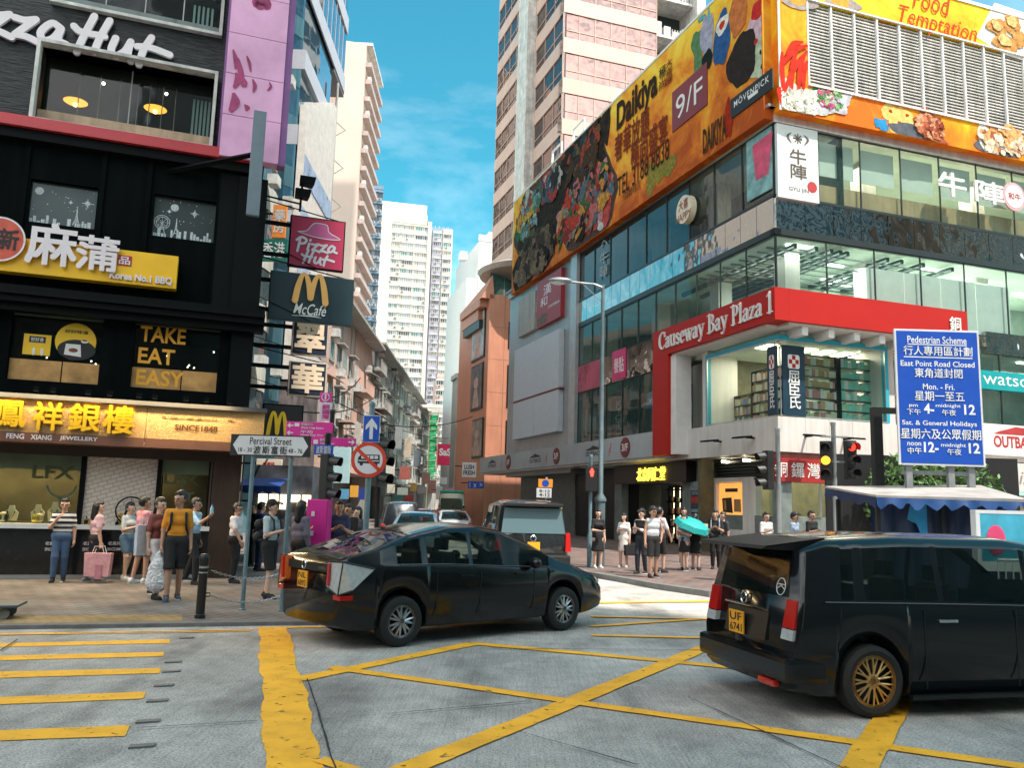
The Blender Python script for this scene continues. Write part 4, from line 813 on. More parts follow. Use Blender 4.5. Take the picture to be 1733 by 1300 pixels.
for(x0,x1,ym,xk,xd,yd,col)in((826,840,787,846,860.5,783,0),(896,916,779,922,942,771.5,1),(991,1019,768,1028,1058.5,757,1)):
 ua,ub=a_(x0,ym,.6)[0],a_(x1,ym,.6)[0];um_=a_(xd,yd,.6)[0];rd=a_(1068,757,.6)[0]-a_(1058.5,757,.6)[0];rd=H_*.43
 mb=MB(FQ);put_text(mb,'OUTBACK',ua,ub,vO0+H_*.28,vO0+H_*.5,.604,.03);mb.prism([(ua+(ub-ua)*f_,vO0+H_*(.56+g_))for f_,g_ in((0,0),(.12,.08),(.3,.12),(.45,.22),(.62,.16),(.8,.1),(1,.01))],.601,.606);mb.build('logo',BLKP,CF)
 mb=MB(FQ);kangaroo(mb,a_(xk,yd,.6)[0]+.2,vO0+H_*.22,H_*.55,.604);mb.build('kangaroo',KRED,CF)
 mb=MB(FQ);mb.disc(um_,vO0+H_*.5,rd,.601,.64);d_=mb.build('disc',MAR,CF);mb=MB(FQ);put_text(mb,'3/F',um_-rd*.68,um_+rd*.68,vO0+H_*.34,vO0+H_*.66,.645,.02);mb.build('disc_lettering',WHITE,d_)
wG=-.7
def gpx(x0,y0,x1,y1,w=wG,fr=FQ):return panel_px(fr,x0,y0,x1,y1,w)
uS=lambda x:a_(x,860,wG)[0]
GST=M('grey_green_stone',(.17,.20,.19),.5,var=.25)
for q in((uF,uS(962),.05,vO0-.13,-3,wG-.4),(uS(1040),uS(1052),.05,vW0,-3,wG),(uS(1155),uS(1170),.05,vW0,-3,wG),(-.5,-.02,.05,vW0,-.5,-.02)):mb=MB(FQ);mb.box(*q);mb.build('ground_floor_wall',GST,MALL)
mb=MB(FQ);mb.box(uS(962),uS(1040),.05,vO0-.13,wG-.6,wG-.5)
v=.4
while v<vO0-.3:mb.box(uS(962),uS(1040),v,v+.06,wG-.499,wG-.45);v+=.16
mb.build('roller_shutter',M('dark_shutter',(.035,.04,.042),.4,.3,var=.2),MALL)
TR=panel_px(FQ,1052,820,1170,782,-.3);SG=thing('herbal_shop_sign','dark shop sign with glowing yellow brush characters above the herbal shop','shop sign',FQ.P(TR[0],TR[2],-.3))
vt0,vt1=a_(1100,818,-.3)[1],a_(1100,784,-.3)[1]
mb=MB(FQ);mb.box(uS(1052),uS(1175),vt0,vt1+.1,-1,-.3);mb.build('board',M('brown_black_board',(.022,.014,.012),.4),SG)
mb=MB(FQ);q=panel_px(FQ,1077,817,1125,789,-.25);put_text(mb,'北京同仁堂',q[0],q[1],a_(1100,814,-.25)[1],a_(1100,791,-.25)[1],-.26,.016,.03,slant=.12);mb.build('lettering',M('glowing_yellow',(1,.78,.06),emit=1.3,var=0),SG)
SH=M('cream_light',(1,.90,.58),emit=1.1,var=.25,vs=3)
s_=thing('herbal_shop_shelves','lit cream shelves of boxes at the back of the herbal shop','shelves',FQ.P(uS(1110),.2,-3));u0,u1=uS(1068),uS(1153)
mb=MB(FQ);mb.box(u0,u1,.3,vt0-.1,-3.2,-3.1);mb.build('lit_back',SH,s_)
mb=MB(FQ);k=0
for i in range(9):u=u0+(u1-u0)*i/8;mb.box(u-.05,u+.05,.1,vt0,-3.1,-2.85)
for i in range(5):v=.3+i*.62;mb.box(u0,u1,v,v+.06,-3.1,-2.7)
mb.build('rack',BLK2,s_);mb=MB(FQ);rr=random.Random(3)
for i in range(4):
 for j in range(16):mb.k=rr.randrange(3);u=u0+.1+j*(u1-u0-.2)/16;mb.box(u,u+.2,.36+i*.62,.36+i*.62+rr.uniform(.12,.34),-3.05,-2.9)
g=mb.build('goods',[GOODS[1],GOODS[5],GOODS[3]],s_);g['kind']='stuff'
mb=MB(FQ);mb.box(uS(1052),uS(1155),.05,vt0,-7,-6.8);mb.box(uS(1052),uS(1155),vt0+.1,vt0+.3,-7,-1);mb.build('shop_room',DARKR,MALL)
mb=MB(FQ);mb.box(uS(1056),uS(1072),.05,vt0,-1.,-.95);mb.build('door_leaf',BLK2,MALL);mb=MB(FQ);mb.box(uS(1148),uS(1153),.05,vt0,-1.,-.95);mb.build('door_leaf',BLK2,MALL)
q=(uS(1171),uS(1205));v0,v1=a_(1188,868,wG)[1],a_(1188,815,wG)[1]
SG=thing('poster_panel','patchwork poster panel of grey, navy and red rows beside the herbal shop','poster',FQ.P(q[0],v0,wG))
for k,(f0,f1,c)in enumerate(((.72,1,(.3,.36,.38)),(.52,.71,(.02,.04,.11)),(.3,.51,(.42,.04,.03)),(.12,.29,(.03,.05,.08)),(0,.11,(.2,.28,.3)))):
 mb=MB(FQ);mb.box(q[0],q[1],v0+(v1-v0)*f0,v0+(v1-v0)*f1,wG,wG+.06);mb.build('poster_row',M('poster_%s'%'abcde'[k],c,.5,var=.4,vs=6),SG)
mb=MB(FQ);[mb.box(q[0]+.1+.12*j,q[0]+.18+.12*j,v0+(v1-v0)*z,v0+(v1-v0)*(z+.1+.02*(j%3)),wG+.061,wG+.066)for z in(.57,.77)for j in range(6)];mb.build('poster_print',GREYP,SG)
mb=MB(FQ);mb.box(uS(1170),-.45,.05,a_(1188,870,wG)[1],-3,wG+.02);mb.box(uS(1171),uS(1206),v1+.02,vW0,-3,wG-.1);mb.build('ground_floor_wall',MATS['grey_green_stone'],MALL)
mb=MB(FQ);u0,u1=uS(1203),-.05
mb.box(u0,u1,a_(1260,812,wG)[1],vW0-.02,wG-.2,wG-.1);v=a_(1260,812,wG)[1]
while v<vW0-.1:mb.box(u0,u1,v,v+.05,wG-.099,wG+.05);v+=.13
mb.build('louvre_grille',DKM,MALL)
u0,u1=uS(1207),uS(1278);v0,v1=a_(1240,905,wG)[1],a_(1240,815,wG)[1]
SG=thing('gift_light_box','orange lit poster box with a dark book picture set in a pale stone frame','light box',FQ.P((u0+u1)/2,v0,wG))
mb=MB(FQ);holes_wall(mb,u0,u1,.1,v1+.15,[(u0+(u1-u0)*.1,u0+(u1-u0)*.74,v0+.2,v1-.02)],wG-.3,wG+.05);mb.box(u0+(u1-u0)*.84,u0+(u1-u0)*.87,.1,v1+.1,wG+.052,wG+.08);mb.build('stone_frame',PINKST,SG)
e0,e1=u0+(u1-u0)*.12,u0+(u1-u0)*.72;f0,f1=v0+.25,v1-.06;W_,H_=e1-e0,f1-f0
mb=MB(FQ);mb.box(e0,e1,f0,f1,wG-.2,wG-.08);mb.build('lit_poster',M('orange_poster',(.95,.42,.09),emit=.35,var=.25,vs=1.2),SG)
mb=MB(FQ);mb.box(e0+W_*.25,e0+W_*.75,f0+H_*.8,f0+H_*.88,wG-.078,wG-.07);mb.prism([(e0+W_*.15,f0+H_*.35),(e0+W_*.55,f0+H_*.33),(e0+W_*.5,f0+H_*.68),(e0+W_*.12,f0+H_*.66)],wG-.078,wG-.07);put_text(mb,'GIFT',e0+W_*.4,e0+W_*.75,f0+H_*.2,f0+H_*.27,wG-.07);mb.build('poster_print',M('dark_print',(.05,.03,.02),.5),SG)
mb=MB(FQ);mb.prism([(e0+W_*.6,f0+H_*.36),(e0+W_*.88,f0+H_*.36),(e0+W_*.86,f0+H_*.64),(e0+W_*.6,f0+H_*.64)],wG-.078,wG-.07);mb.prism([(e0+W_*.2,f0+H_*.4),(e0+W_*.3,f0+H_*.4),(e0+W_*.28,f0+H_*.62),(e0+W_*.18,f0+H_*.62)],wG-.069,wG-.065);mb.build('poster_tan',M('tan_print',(.40,.22,.1),.5),SG)
mb=MB(FQ);mb.pane(uS(1279),-.51,.1,v1+.1,wG);mb.build('shop_window',GLC,MALL)
mb=MB(FR);mb.pane(.05,uB1,.1,vW0-.9,-.7);mb.build('shop_window',GLC,MALL)
mb=MB(FR);mb.box(-.0,uB1+2,.05,vW0,-5.5,-5.3);mb.build('shop_back_wall',MATS['olive_wall'],MALL)
mb=MB(FR)
for u in(.3,2.2,4.4,6.6,8.8):mb.box(u,u+.09,.1,vW0-.9,-.69,-.62)
mb.build('window_post',ALU,MALL)
mb=MB(FR);mb.box(.5,9,vW0-.2,vW0-.1,-3,-2.9);mb.box(.5,9,vW0-.2,vW0-.1,-4.5,-4.4);mb.build('shop_ceiling_lamp',MATS['warm_tube'],MALL)
SG=thing('red_plaza_sign','long red board with seven white outlined characters under the white band','shop sign',FR.P(3.5,vW0-.9,0));v0,v1=b_(1415,819,.05)[1],b_(1415,779,.05)[1]
uA,uZ=b_(1322,800,.05)[0],b_(1513,800,.05)[0]
mb=MB(FR);mb.box(uA,uZ,v0,v1,-.4,.05);mb.build('board',REDD,SG);mb=MB(FR);mb.box(uA,uZ,v1+.003,vW0-.005,-.4,.03);mb.build('upper_strip',M('dull_red',(.36,.10,.08),.5,var=.25),SG)
mb=MB(FR)
for ch,x in zip('銅鑼灣廣場一期',(1322,1350,1377,1404,1430,1462,1495)):u=b_(x,800,.05)[0];put_text(mb,ch,u-.42,u+.42,v0+.16,v1-.16,.056,.004,keep=True)
mb.build('lettering',WHITE,SG)
u0=b_(1640,600)[0]
def board(name,label,fr,u0,u1,v0,v1,w,d,mat,text,tmat,tr,off=.02,sl=0.,cat='shop sign',sp=1.):
 s_=thing(name,label,cat,fr.P((u0+u1)/2,v0,w));mb=MB(fr);mb.box(u0,u1,v0,v1,w-d,w);mb.build('board',mat,s_)
 mb=MB(fr);put_text(mb,text,*tr,w+.006,off,slant=sl,sp=sp);mb.build('lettering',tmat,s_);return s_
TEAL=M('teal_board',(.0,.30,.32),.4);v0,v1=b_(1700,661,.2)[1],b_(1700,630,.2)[1];ux=b_(1664,645,.2)[0]
board('chemist_band','teal band with thin white lettering right of the blue road sign',FR,u0,UR,v0,v1,.2,.3,TEAL,'watsons',WHITE,(ux,ux+3.35,v0+.2,v1-.15),.0)
v0,v1=b_(1700,771,.4)[1],b_(1700,726,.4)[1];ux=b_(1682,755,.4)[0]
s_=board('steakhouse_board','white board with red mountain logo and red lettering right of the blue road sign',FR,u0,UR,v0,v1,.4,.5,WHITE,'OUTBACK',KRED,(ux,ux+2.5,v0+.3,v0+.78),.035)
mb=MB(FR);mb.prism([(ux+f_*2.4,v0+.84+g_)for f_,g_ in((0,0),(.15,.12),(.3,.2),(.5,.32),(.7,.3),(.9,.14),(1,0))],.401,.408);mb.build('logo',KRED,s_)
v0,v1=b_(1700,832,.45)[1],b_(1700,783,.45)[1];ux=b_(1682,808,.45)[0]
board('cosmetics_board','pale board with grey slanted lettering under the white steakhouse board',FR,u0,UR,v0,v1,.45,.5,PINKST,'innisfree',M('taupe_letter',(.24,.21,.18),.5),(ux,ux+3.6,v0+.3,v1-.3),.0,.25)
mb=MB(FR);mb.box(u0-1,UR,vW0+.1,vW1+.3,-.5,.2);mb.box(u0-2.5,UR,.05,b_(1700,836,.45)[1],-.9,-.5);mb.build('ground_floor_wall',PINKST,MALL)
q=(b_(1316,270,.2)[0],b_(1385,280,.2)[0]);SG=thing('restaurant_sign','pale panel with horn emblem and two brown characters at the corner','sign',FR.P(q[0],vM1,.1));vt=vK0-.05
mb=MB(FR);mb.box(q[0],q[1],vM1-.05,vt,-.1,.2);mb.build('board',M('ice_panel',(.66,.72,.70),.45,var=.08,vs=.8),SG)
mb=MB(FR);W_,H_=q[1]-q[0],vt-vM1;c=(q[0]+q[1])/2-W_*.0
put_text(mb,'牛陣',c-W_*.2,c+W_*.2,vM1+H_*.27,vM1+H_*.68,.206,.012,vert=True,ln=.95);put_text(mb,'GYU JIN',c-W_*.24,c+W_*.24,vM1+H_*.08,vM1+H_*.15,.206,.01)
for s in(-1,1):stroke(mb,[(c+s*W_*.16,vM1+H_*.9,.4),(c+s*W_*.25,vM1+H_*.84,1.6),(c+s*W_*.16,vM1+H_*.76,.4)],.06,.206)
for a in range(8):stroke(mb,[(c,vM1+H_*.83),(c+W_*.1*math.cos(a*.785),vM1+H_*.83+W_*.1*math.sin(a*.785))],.05,.206)
mb.build('lettering',M('brown_letter',(.10,.06,.04),.5),SG);mb=MB(FR);mb.disc(c+W_*.33,vM1+H_*.19,W_*.12,.202,.207);mb.disc(c+W_*.33,vM1+H_*.19,W_*.09,.2075,.21);mb.build('red_seal',KRED,SG)
mb=MB(FR)
for ch,x0,y0,x1,y1 in(('牛',1588,288,1636,336),('陣',1650,303,1700,348)):qq=FR.rect(x0,y0,x1,y1,.5);put_text(mb,ch,*qq,.5,.02,.1)
o=mb.build('raised_characters',WHITE,origin='base');tag(o,'two large white raised characters hanging on the restaurant glass','sign')
c0=b_(1718,332,.4);mb=MB(FR);mb.disc(c0[0],c0[1],.62,.3,.36);SG=mb.build('round_seal_sign',M('pink_seal',(.68,.35,.38),.5),origin='base');tag(SG,'round pink seal sign right of the raised white characters','sign');mb=MB(FR);mb.disc(c0[0],c0[1],.5,.361,.37);mb.build('seal_face',WHITE,SG);mb=MB(FR);put_text(mb,'和牛',c0[0]-.35,c0[0]+.35,c0[1]-.15,c0[1]+.15,.375);mb.build('seal_print',KRED,SG)
c0=a_(1156.5,354,.4);mb=MB(FQ);ry=a_(1156,331,.4)[1]-c0[1];mb.disc(c0[0],c0[1],ry*.98,.1,.4,ry=ry);SG=mb.build('oval_sign',M('cream_sign',(.75,.66,.5),.5),origin='base');tag(SG,'cream round sign with brown writing on the dark side glass','sign')
mb=MB(FQ);put_text(mb,'大喜',c0[0]-.4,c0[0]+.4,c0[1]+.0,c0[1]+.45,.406,.015);put_text(mb,'HAPPY',c0[0]-.65,c0[0]+.65,c0[1]-.5,c0[1]-.15,.406,.02);mb.build('print',M('rust_print',(.3,.08,.03),.5),SG)
mb=MB(FQ);u=a_(1022,440,.06)[0];put_text(mb,'牛陣',u-.5,u+.5,a_(1022,470,.06)[1],a_(1022,425,.06)[1],.07,.01,vert=True);stroke(mb,[(u-.4,a_(1022,415,.06)[1]),(u,a_(1022,408,.06)[1]),(u+.4,a_(1022,415,.06)[1])],.1,.07);o=mb.build('window_lettering',M('dim_letter',(.3,.34,.34),.5),gC)
for nm,lb,x0,y0,x1,y1,c,tx in(('dancer_poster','dark fashion poster with pale shapes in the lower side window',976,752,1014,668,(.05,.06,.06),''),('vertical_text_poster','black poster with vertical white lettering in the lower side window',1034,745,1060,655,(.012,.012,.012),'KYOTO')):
 q=panel_px(FQ,x0,y0,x1,y1,-.1);q=(q[0],q[1],max(q[2],vW1+.1),min(q[3],vS20-.1));mb=MB(FQ);mb.box(*q,-.2,-.12);o=mb.build(nm,M(nm,c,.5,var=.6,vs=1.2),origin='base');tag(o,lb,'poster');mb=MB(FQ)
 if tx:put_text(mb,tx,q[0]+.45,q[1]-.45,q[2]+.2,q[3]-.6,-.11,.01,vert=True,ln=.8)
 else:
  for j in range(4):mb.ball((q[0]+(q[1]-q[0])*(.25+.18*j),q[2]+(q[3]-q[2])*(.35+.1*(j%2)),-.12),(.25,.8,.01))
 mb.build('poster_print',GREYP,o)
q=panel_px(FQ,1090,692,1104,655,.1);mb=MB(FQ);mb.box(q[0],q[1]+1.5,q[2],q[3]-.2,-.08,-.03);o=mb.build('blue_window_sign',M('sky_blue_board',(.03,.28,.5),.4),origin='base');tag(o,'sky blue sign in the side window half behind the red frame','sign');mb=MB(FQ);put_text(mb,'w',q[0]+.2,q[0]+.8,q[2]+.3,q[3]-.5,-.02,.02);mb.build('lettering',WHITE,o)
q=panel_px(FQ,1265,310,1312,222,.06);vq=a_(1290,318,.06)[1];mb=MB(FQ);mb.box(q[0],-.03,vM1+.35,vK0-.1,.052,.09);o=mb.build('drink_poster',M('aqua_poster',(.22,.42,.42),.5,var=.5,vs=1.5),origin='base');tag(o,'blue-green poster of a pink drink on the side glass at the corner','poster');mb=MB(FQ);mb.prism([(q[0]+.6,vM1+1.0),(q[0]+1.4,vM1+1.0),(q[0]+1.7,vM1+2.6),(q[0]+.4,vM1+2.5)],.091,.096);mb.build('print',M('hot_pink',(.7,.09,.18),.5,var=.3,vs=2),o)
# ====== food billboards
def paint_sky(name,stops,sc,rz,vs=1.):
 m=M(name,(.8,.5,.1),.7,var=0,spec=.15);t=m.node_tree;N=t.nodes.new;L=t.links.new;b=t.nodes['Principled BSDF']
 co=N('ShaderNodeTexCoord');n=N('ShaderNodeTexNoise');n.inputs['Scale'].default_value=sc;n.inputs['Detail'].default_value=8;n.inputs['Roughness'].default_value=.66;n.inputs['Distortion'].default_value=.6;L(co.outputs['Object'],n.inputs['Vector'])
 sp=N('ShaderNodeSeparateXYZ');L(co.outputs['Object'],sp.inputs[0]);mr=N('ShaderNodeMapRange');mr.inputs[1].default_value=0;mr.inputs[2].default_value=rz;mr.inputs[3].default_value=-.22;mr.inputs[4].default_value=.2;L(sp.outputs[2],mr.inputs[0])
 ad=N('ShaderNodeMath');L(n.outputs[0],ad.inputs[0]);L(mr.outputs[0],ad.inputs[1]);r=N('ShaderNodeValToRGB');L(ad.outputs[0],r.inputs[0])
 e=r.color_ramp.elements;e[0].position,e[0].color=stops[0][0],(*stops[0][1],1);e[1].position,e[1].color=stops[-1][0],(*stops[-1][1],1)
 for p,c in stops[1:-1]:k=e.new(p);k.color=(*c,1)
 L(r.outputs[0],b.inputs['Base Color']);return m
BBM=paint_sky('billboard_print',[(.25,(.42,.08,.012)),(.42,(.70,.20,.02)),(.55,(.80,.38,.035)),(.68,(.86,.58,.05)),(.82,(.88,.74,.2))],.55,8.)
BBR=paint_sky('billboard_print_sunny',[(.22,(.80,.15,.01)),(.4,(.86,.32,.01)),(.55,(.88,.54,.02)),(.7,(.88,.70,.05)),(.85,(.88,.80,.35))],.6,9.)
PAL={}
def pm(c,v=.45,s=4.):
 k=tuple(c)
 if k not in PAL:PAL[k]=M('print_ink_%d'%len(PAL),c,.8,var=v,vs=s,spec=.1)
 return PAL[k]
_bl=[0]
CLIP=[-99,99,0,99]
def blob(mb,fr,px,py,rx,ry,w,tilt=0,rough=.12,seed=0,n=26):
 """irregular printed shape centred at a pixel of the board, rx, ry in metres"""
 rr=random.Random(seed*31+int(px*7+py));c=fr.at(px,py,w);_bl[0]=(_bl[0]+1)%40;ww=w+.004+_bl[0]*.0009;ph=[rr.uniform(0,6.3)for _ in range(4)];P=[]
 for k in range(n):
  a=math.tau*k/n;r=1+rough*(math.sin(2*a+ph[0])*.6+math.sin(3*a+ph[1])*.6+math.sin(5*a+ph[2])*.5+math.sin(9*a+ph[3])*.25)
  x,y=rx*r*math.cos(a),ry*r*math.sin(a);P.append((min(max(c[0]+x*math.cos(tilt)-y*math.sin(tilt),CLIP[0]),CLIP[1]),min(max(c[1]+x*math.sin(tilt)+y*math.cos(tilt),CLIP[2]),CLIP[3]),ww))
 c=(min(max(c[0],CLIP[0]),CLIP[1]),min(max(c[1],CLIP[2]),CLIP[3]));mb.add(P+[(c[0],c[1],ww)],[(k,(k+1)%n,n)for k in range(n)])
wB=.5
uL=a_(867.5,420,wB)[0];v_b=a_(1311,187,wB)[1];vtop=a_(1193.5,17,wB)[1]
ub_=.12
BB=thing('food_billboard','shaded orange food billboard along the side street with dark seafood platters','billboard',FQ.P(uL/2,v_b,.3))
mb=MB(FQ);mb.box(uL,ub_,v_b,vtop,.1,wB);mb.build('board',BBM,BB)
mb=MB(FQ);mb.box(uL,ub_,vtop+.003,vtop+.12,.08,wB+.03)
for x in(930,965):u=a_(x,270,wB)[0];mb.tube([(u,vtop+.1,.3),(u,vtop+1.1,.3),(u+1.6,vtop+1.1,.3),(u+1.6,vtop+.1,.3)],.07,5)
mb.build('top_rail',WHITE,BB)
def group(fr,par,nm,mat,items):
 mb=MB(fr)
 for it in items:blob(mb,fr,it[0],it[1],it[2],it[3],it[4]if len(it)>4 and it[4]>.2 else WW,*(it[5:]if len(it)>5 else()))
 return mb.build(nm,mat,par)
WW=wB
CLIP=[uL+.05,ub_-.05,v_b+.04,vtop-.04]
D_=(.03,.02,.014);group(FQ,BB,'platter_print',pm((.09,.055,.04)),[(995,335,3.9,3.2,0,-.2),(893,370,2.6,2.2,0,.4),(928,318,3.2,2.0,0,.2)])
group(FQ,BB,'dark_seafood_print',pm(D_,.8,3),[(905,425,3.9,2.4,0,.2,.2),(985,275,1.9,3.6,0,-.2,.3),(1010,215,.8,2.0,0,.3,.3),(962,260,1.,2.6,0,-.3,.3),(1025,205,.6,1.7,0,-.2,.3),(955,345,1.7,2.6,0,.2,.3),(1000,320,2.2,2.0,0,0,.3),(930,330,2.3,1.1,0,.1,.2),(890,400,1.6,.7,0,.2)])
group(FQ,BB,'pebble_print',pm((.10,.09,.08),.5,5),[(893+9*(k%4),440-14*(k//4)-4*(k%4),.75,.8,0,k,.2)for k in range(11)]+[(985,375,1.9,.6),(1000,362,1.3,.5)])
group(FQ,BB,'prawn_print',pm((.42,.07,.06),.5,3),[(987,262,.8,1.1,0,.3,.3),(985,322,1.,1.2,0,-.4,.3),(970,350,1,1.3,0,.4,.3),(1020,330,.9,1.2,0,.5,.3),(1005,370,.8,.8,0,0,.3),(965,385,.8,.7,0,0,.3),(893,345,.8,.8,0,0,.3),(932,305,1.3,.8,0,0,.3),(1000,340,.7,.7),(1027,352,.6,.9)])
group(FQ,BB,'sashimi_print',pm((.52,.22,.24),.4,4),[(1025,305,.9,1.,0,.4,.3),(975,335,.8,.9,0,.3,.3),(1015,352,.7,.6,0,.2,.3),(950,372,.8,.7,0,.4,.3),(1008,385,.6,.5)])
group(FQ,BB,'herb_print',pm((.03,.16,.07),.5,4),[(1003,325,.5,.9),(893,388,1.5,1.0,0,.5,.3),(925,325,1.2,.4),(1028,325,.5,.5),(880,395,.9,.6)])
group(FQ,BB,'pale_print',pm((.50,.52,.50),.4,4),[(1032,318,.5,.6),(958,330,.5,1.2,0,-.2,.3),(952,365,.5,1.3,0,-.5,.3),(1016,368,.8,.7),(895,330,.6,.3)])
def scatter(fr,par,nm,cx,cy,px,py,n,size,cols,seed,sq=1.):
 rr=random.Random(seed);mb=MB(fr);mats=[pm(c,.5,6)for c in cols]
 for k in range(n):
  a,r=rr.uniform(0,6.3),math.sqrt(rr.random());mb.k=rr.randrange(len(cols));s_=size*rr.uniform(.5,1.5);blob(mb,fr,cx+px*r*math.cos(a),cy+py*r*math.sin(a)-(px*r*math.cos(a))*sq,s_*rr.uniform(.5,1.3),s_*rr.uniform(.4,1.),WW+.04,rr.uniform(-1,1),.3,k)
 return mb.build(nm,mats,par)
FOOD=[(.02,.02,.02),(.03,.03,.035),(.42,.05,.03),(.46,.14,.13),(.24,.2,.15),(.04,.13,.05),(.10,.14,.17),(.03,.015,.01),(.5,.25,.05),(.22,.03,.03)]
scatter(FQ,BB,'seafood_print',985,250,26,62,120,.5,[(.02,.015,.012),(.06,.035,.02),(.12,.08,.05),(.035,.03,.03),(.3,.06,.03),(.03,.05,.06)],1)
scatter(FQ,BB,'sashimi_platter_print',990,345,44,48,190,.42,FOOD,2);scatter(FQ,BB,'rim_dish_print',893,365,20,34,60,.4,[(.10,.2,.26),(.3,.06,.04),(.06,.22,.1),(.5,.3,.05),(.2,.3,.34),(.45,.44,.4)],3)
scatter(FQ,BB,'snail_print',905,432,32,34,130,.5,[(.02,.015,.012),(.11,.075,.05),(.2,.14,.09),(.05,.035,.025),(.14,.1,.07)],4);scatter(FQ,BB,'small_dish_print',930,315,22,24,60,.4,[(.06,.1,.14),(.3,.05,.05),(.45,.42,.38),(.03,.03,.03),(.06,.16,.07)],5)
def pbl(fr,x0,y0,x1,y1,w=WW):p,q=fr.at(x0,y0,w),fr.at(x1,y1,w);return p[0],q[0],p[1],q[1]
def midtxt(mb,fr,text,x0,x1,yc0,yc1,h,off=.02,**k):
 """text between two columns of the board; yc pixel of the centre at both ends, h height in metres"""
 p,q=fr.at(x0,yc0,WW),fr.at(x1,yc1,WW);v=(p[1]+q[1])/2;put_text(mb,text,p[0],q[0],v-h/2,v+h/2,WW+.05,off,**k)
mb=MB(FQ);midtxt(mb,FQ,'Daikiya',1045,1114,195,152,2.0,.03);midtxt(mb,FQ,'TEL 3188 8838',1046,1134,317,251,1.05,.0);mb.build('dark_lettering',pm((.035,.02,.012),.1),BB)
mb=MB(FQ);midtxt(mb,FQ,'奢華放題',1042,1100,246,210,1.5,.014);midtxt(mb,FQ,'極尚盛宴',1069,1131,262,219,1.5,.014);u=a_(1133.5,120,WW)[0];put_text(mb,'大喜屋',u-.32,u+.32,a_(1133,141,WW)[1],a_(1133,101,WW)[1],WW+.05,.01,vert=True);put_text(mb,'尚',a_(1117,135,WW)[0],a_(1128,135,WW)[0],a_(1122,150,WW)[1],a_(1122,134,WW)[1],WW+.05);mb.build('brown_lettering',pm((.20,.035,.015),.1),BB)
mb=MB(FQ);put_text(mb,'極',a_(1117,115,WW)[0],a_(1128,115,WW)[0],a_(1122,131,WW)[1],a_(1122,112,WW)[1],WW+.05);midtxt(mb,FQ,'大喜屋集團有限公司',1055,1085,333,313,.45,.0);midtxt(mb,FQ,'DAIKIYA',1191,1231,239,213,1.1,.03);mb.build('dark_small_lettering',pm((.06,.03,.015),.2),BB)
group(FQ,BB,'logo_print',pm((.24,.2,.04),.4,5),[(1102,303,.5,.8),(1116,291,.5,.5),(1133,280,.6,.5)])
q=pbl(FQ,1139,191,1198,142);vc=(q[2]+q[3])/2;mb=MB(FQ);s_=(q[1]-q[0])/2;va,vb=a_(1139,224,WW)[1],a_(1139,157,WW)[1];mb.box(q[0],q[1],va,vb,WW,WW+.05);mb.build('floor_number_panel',M('oxblood',(.22,.025,.03),.5),BB)
mb=MB(FQ);put_text(mb,'9/F',q[0]+.35,q[1]-.35,va+.4,vb-.45,WW+.056,.0);mb.build('floor_number',WHITE,BB)
mb=MB(FQ);q=(a_(1238,170,WW)[0],a_(1309,130,WW)[0]);va,vb=a_(1309,149,WW)[1],a_(1309,114,WW)[1];mb.box(*q,va,vb,WW,WW+.05);mb.build('black_strip',BLKP,BB)
mb=MB(FQ);put_text(mb,'MÖVENPICK',q[0]+.25,q[1]-.2,va+(vb-va)*.45,va+(vb-va)*.85,WW+.056,.01,sp=1.2);mb.box(q[0]+1.2,q[1]-.9,va+.25,va+.4,WW+.051,WW+.056);mb.build('strip_lettering',WHITE,BB)
for nm,c,it in(('ice_cream_pink_print',(.62,.42,.48),[(1290,48,.95,1.25)]),('ice_cream_green_print',(.46,.52,.36),[(1293,95,.95,1.0)]),('ice_cream_dark_print',(.03,.024,.02),[(1256,100,.95,1.2)]),('berry_print',(.55,.03,.03),[(1285,14,.5,.4),(1298,40,.12,.14),(1280,70,.12,.12)]),('green_drink_print',(.10,.22,.10),[(1180,72,.45,.6),(1182,100,.3,.9)]),('lilac_drink_print',(.36,.36,.46),[(1197,60,.5,1.1)]),('blue_drink_print',(.03,.10,.26),[(1222,65,.6,1.25)]),('orange_drink_print',(.55,.17,.05),[(1249,25,.6,.9)]),('white_print',(.7,.68,.62),[(1223,42,.45,.4)]),('straw_print',(.1,.4,.42),[(1188,30,.3,.12),(1200,22,.06,.5)]),('chips_print',(.03,.03,.025),[(1288,88,.06,.1),(1298,100,.06,.1),(1290,112,.06,.1),(1278,95,.06,.1)]),('cherry_print',(.5,.04,.02),[(1223,42,.2,.18)]),('vase_print',(.012,.02,.02),[(1198,100,.4,.45)]),('red_bottle_print',(.36,.03,.01),[(1234,200,.25,.9)])):
 group(FQ,BB,nm,pm(c,.3),it)
WW=wR=.55
va=b_(1313,184,wR)[1];vt2=vtop+.0;CLIP=[-.08,99,va+.03,vt2-.03]
lq=(b_(1366,70,wR)[0],UR,b_(1369,142.5,wR)[1],b_(1366,0,wR)[1])
BR=thing('food_billboard','sunlit yellow food billboard on the main road face around a white louvre','billboard',FR.P(6,va,.3))
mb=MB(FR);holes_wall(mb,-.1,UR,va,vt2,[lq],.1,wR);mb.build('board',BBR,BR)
mb=MB(FR);mb.box(-.12,UR,vt2+.003,vt2+.15,.08,wR+.04);mb.box(-.14,-.05,va,vt2,.56,.6);mb.build('top_rail',WHITE,BR)
LV=thing('louvre_screen','white slatted louvre screen framed by the yellow billboard','louvre',FR.P(8,lq[2],.3));mb=MB(FR);v=lq[2]+.1;n=25
for k in range(n):vv=lq[2]+.08+(lq[3]-lq[2]-.1)*k/n;mb.box(lq[0],lq[1],vv,vv+.05,.44,.5)
mb.build('slats',WFR,LV);mb=MB(FR);u=lq[0]
while u<lq[1]:mb.box(u,u+.07,lq[2],lq[3],.40,.58);u+=1.12
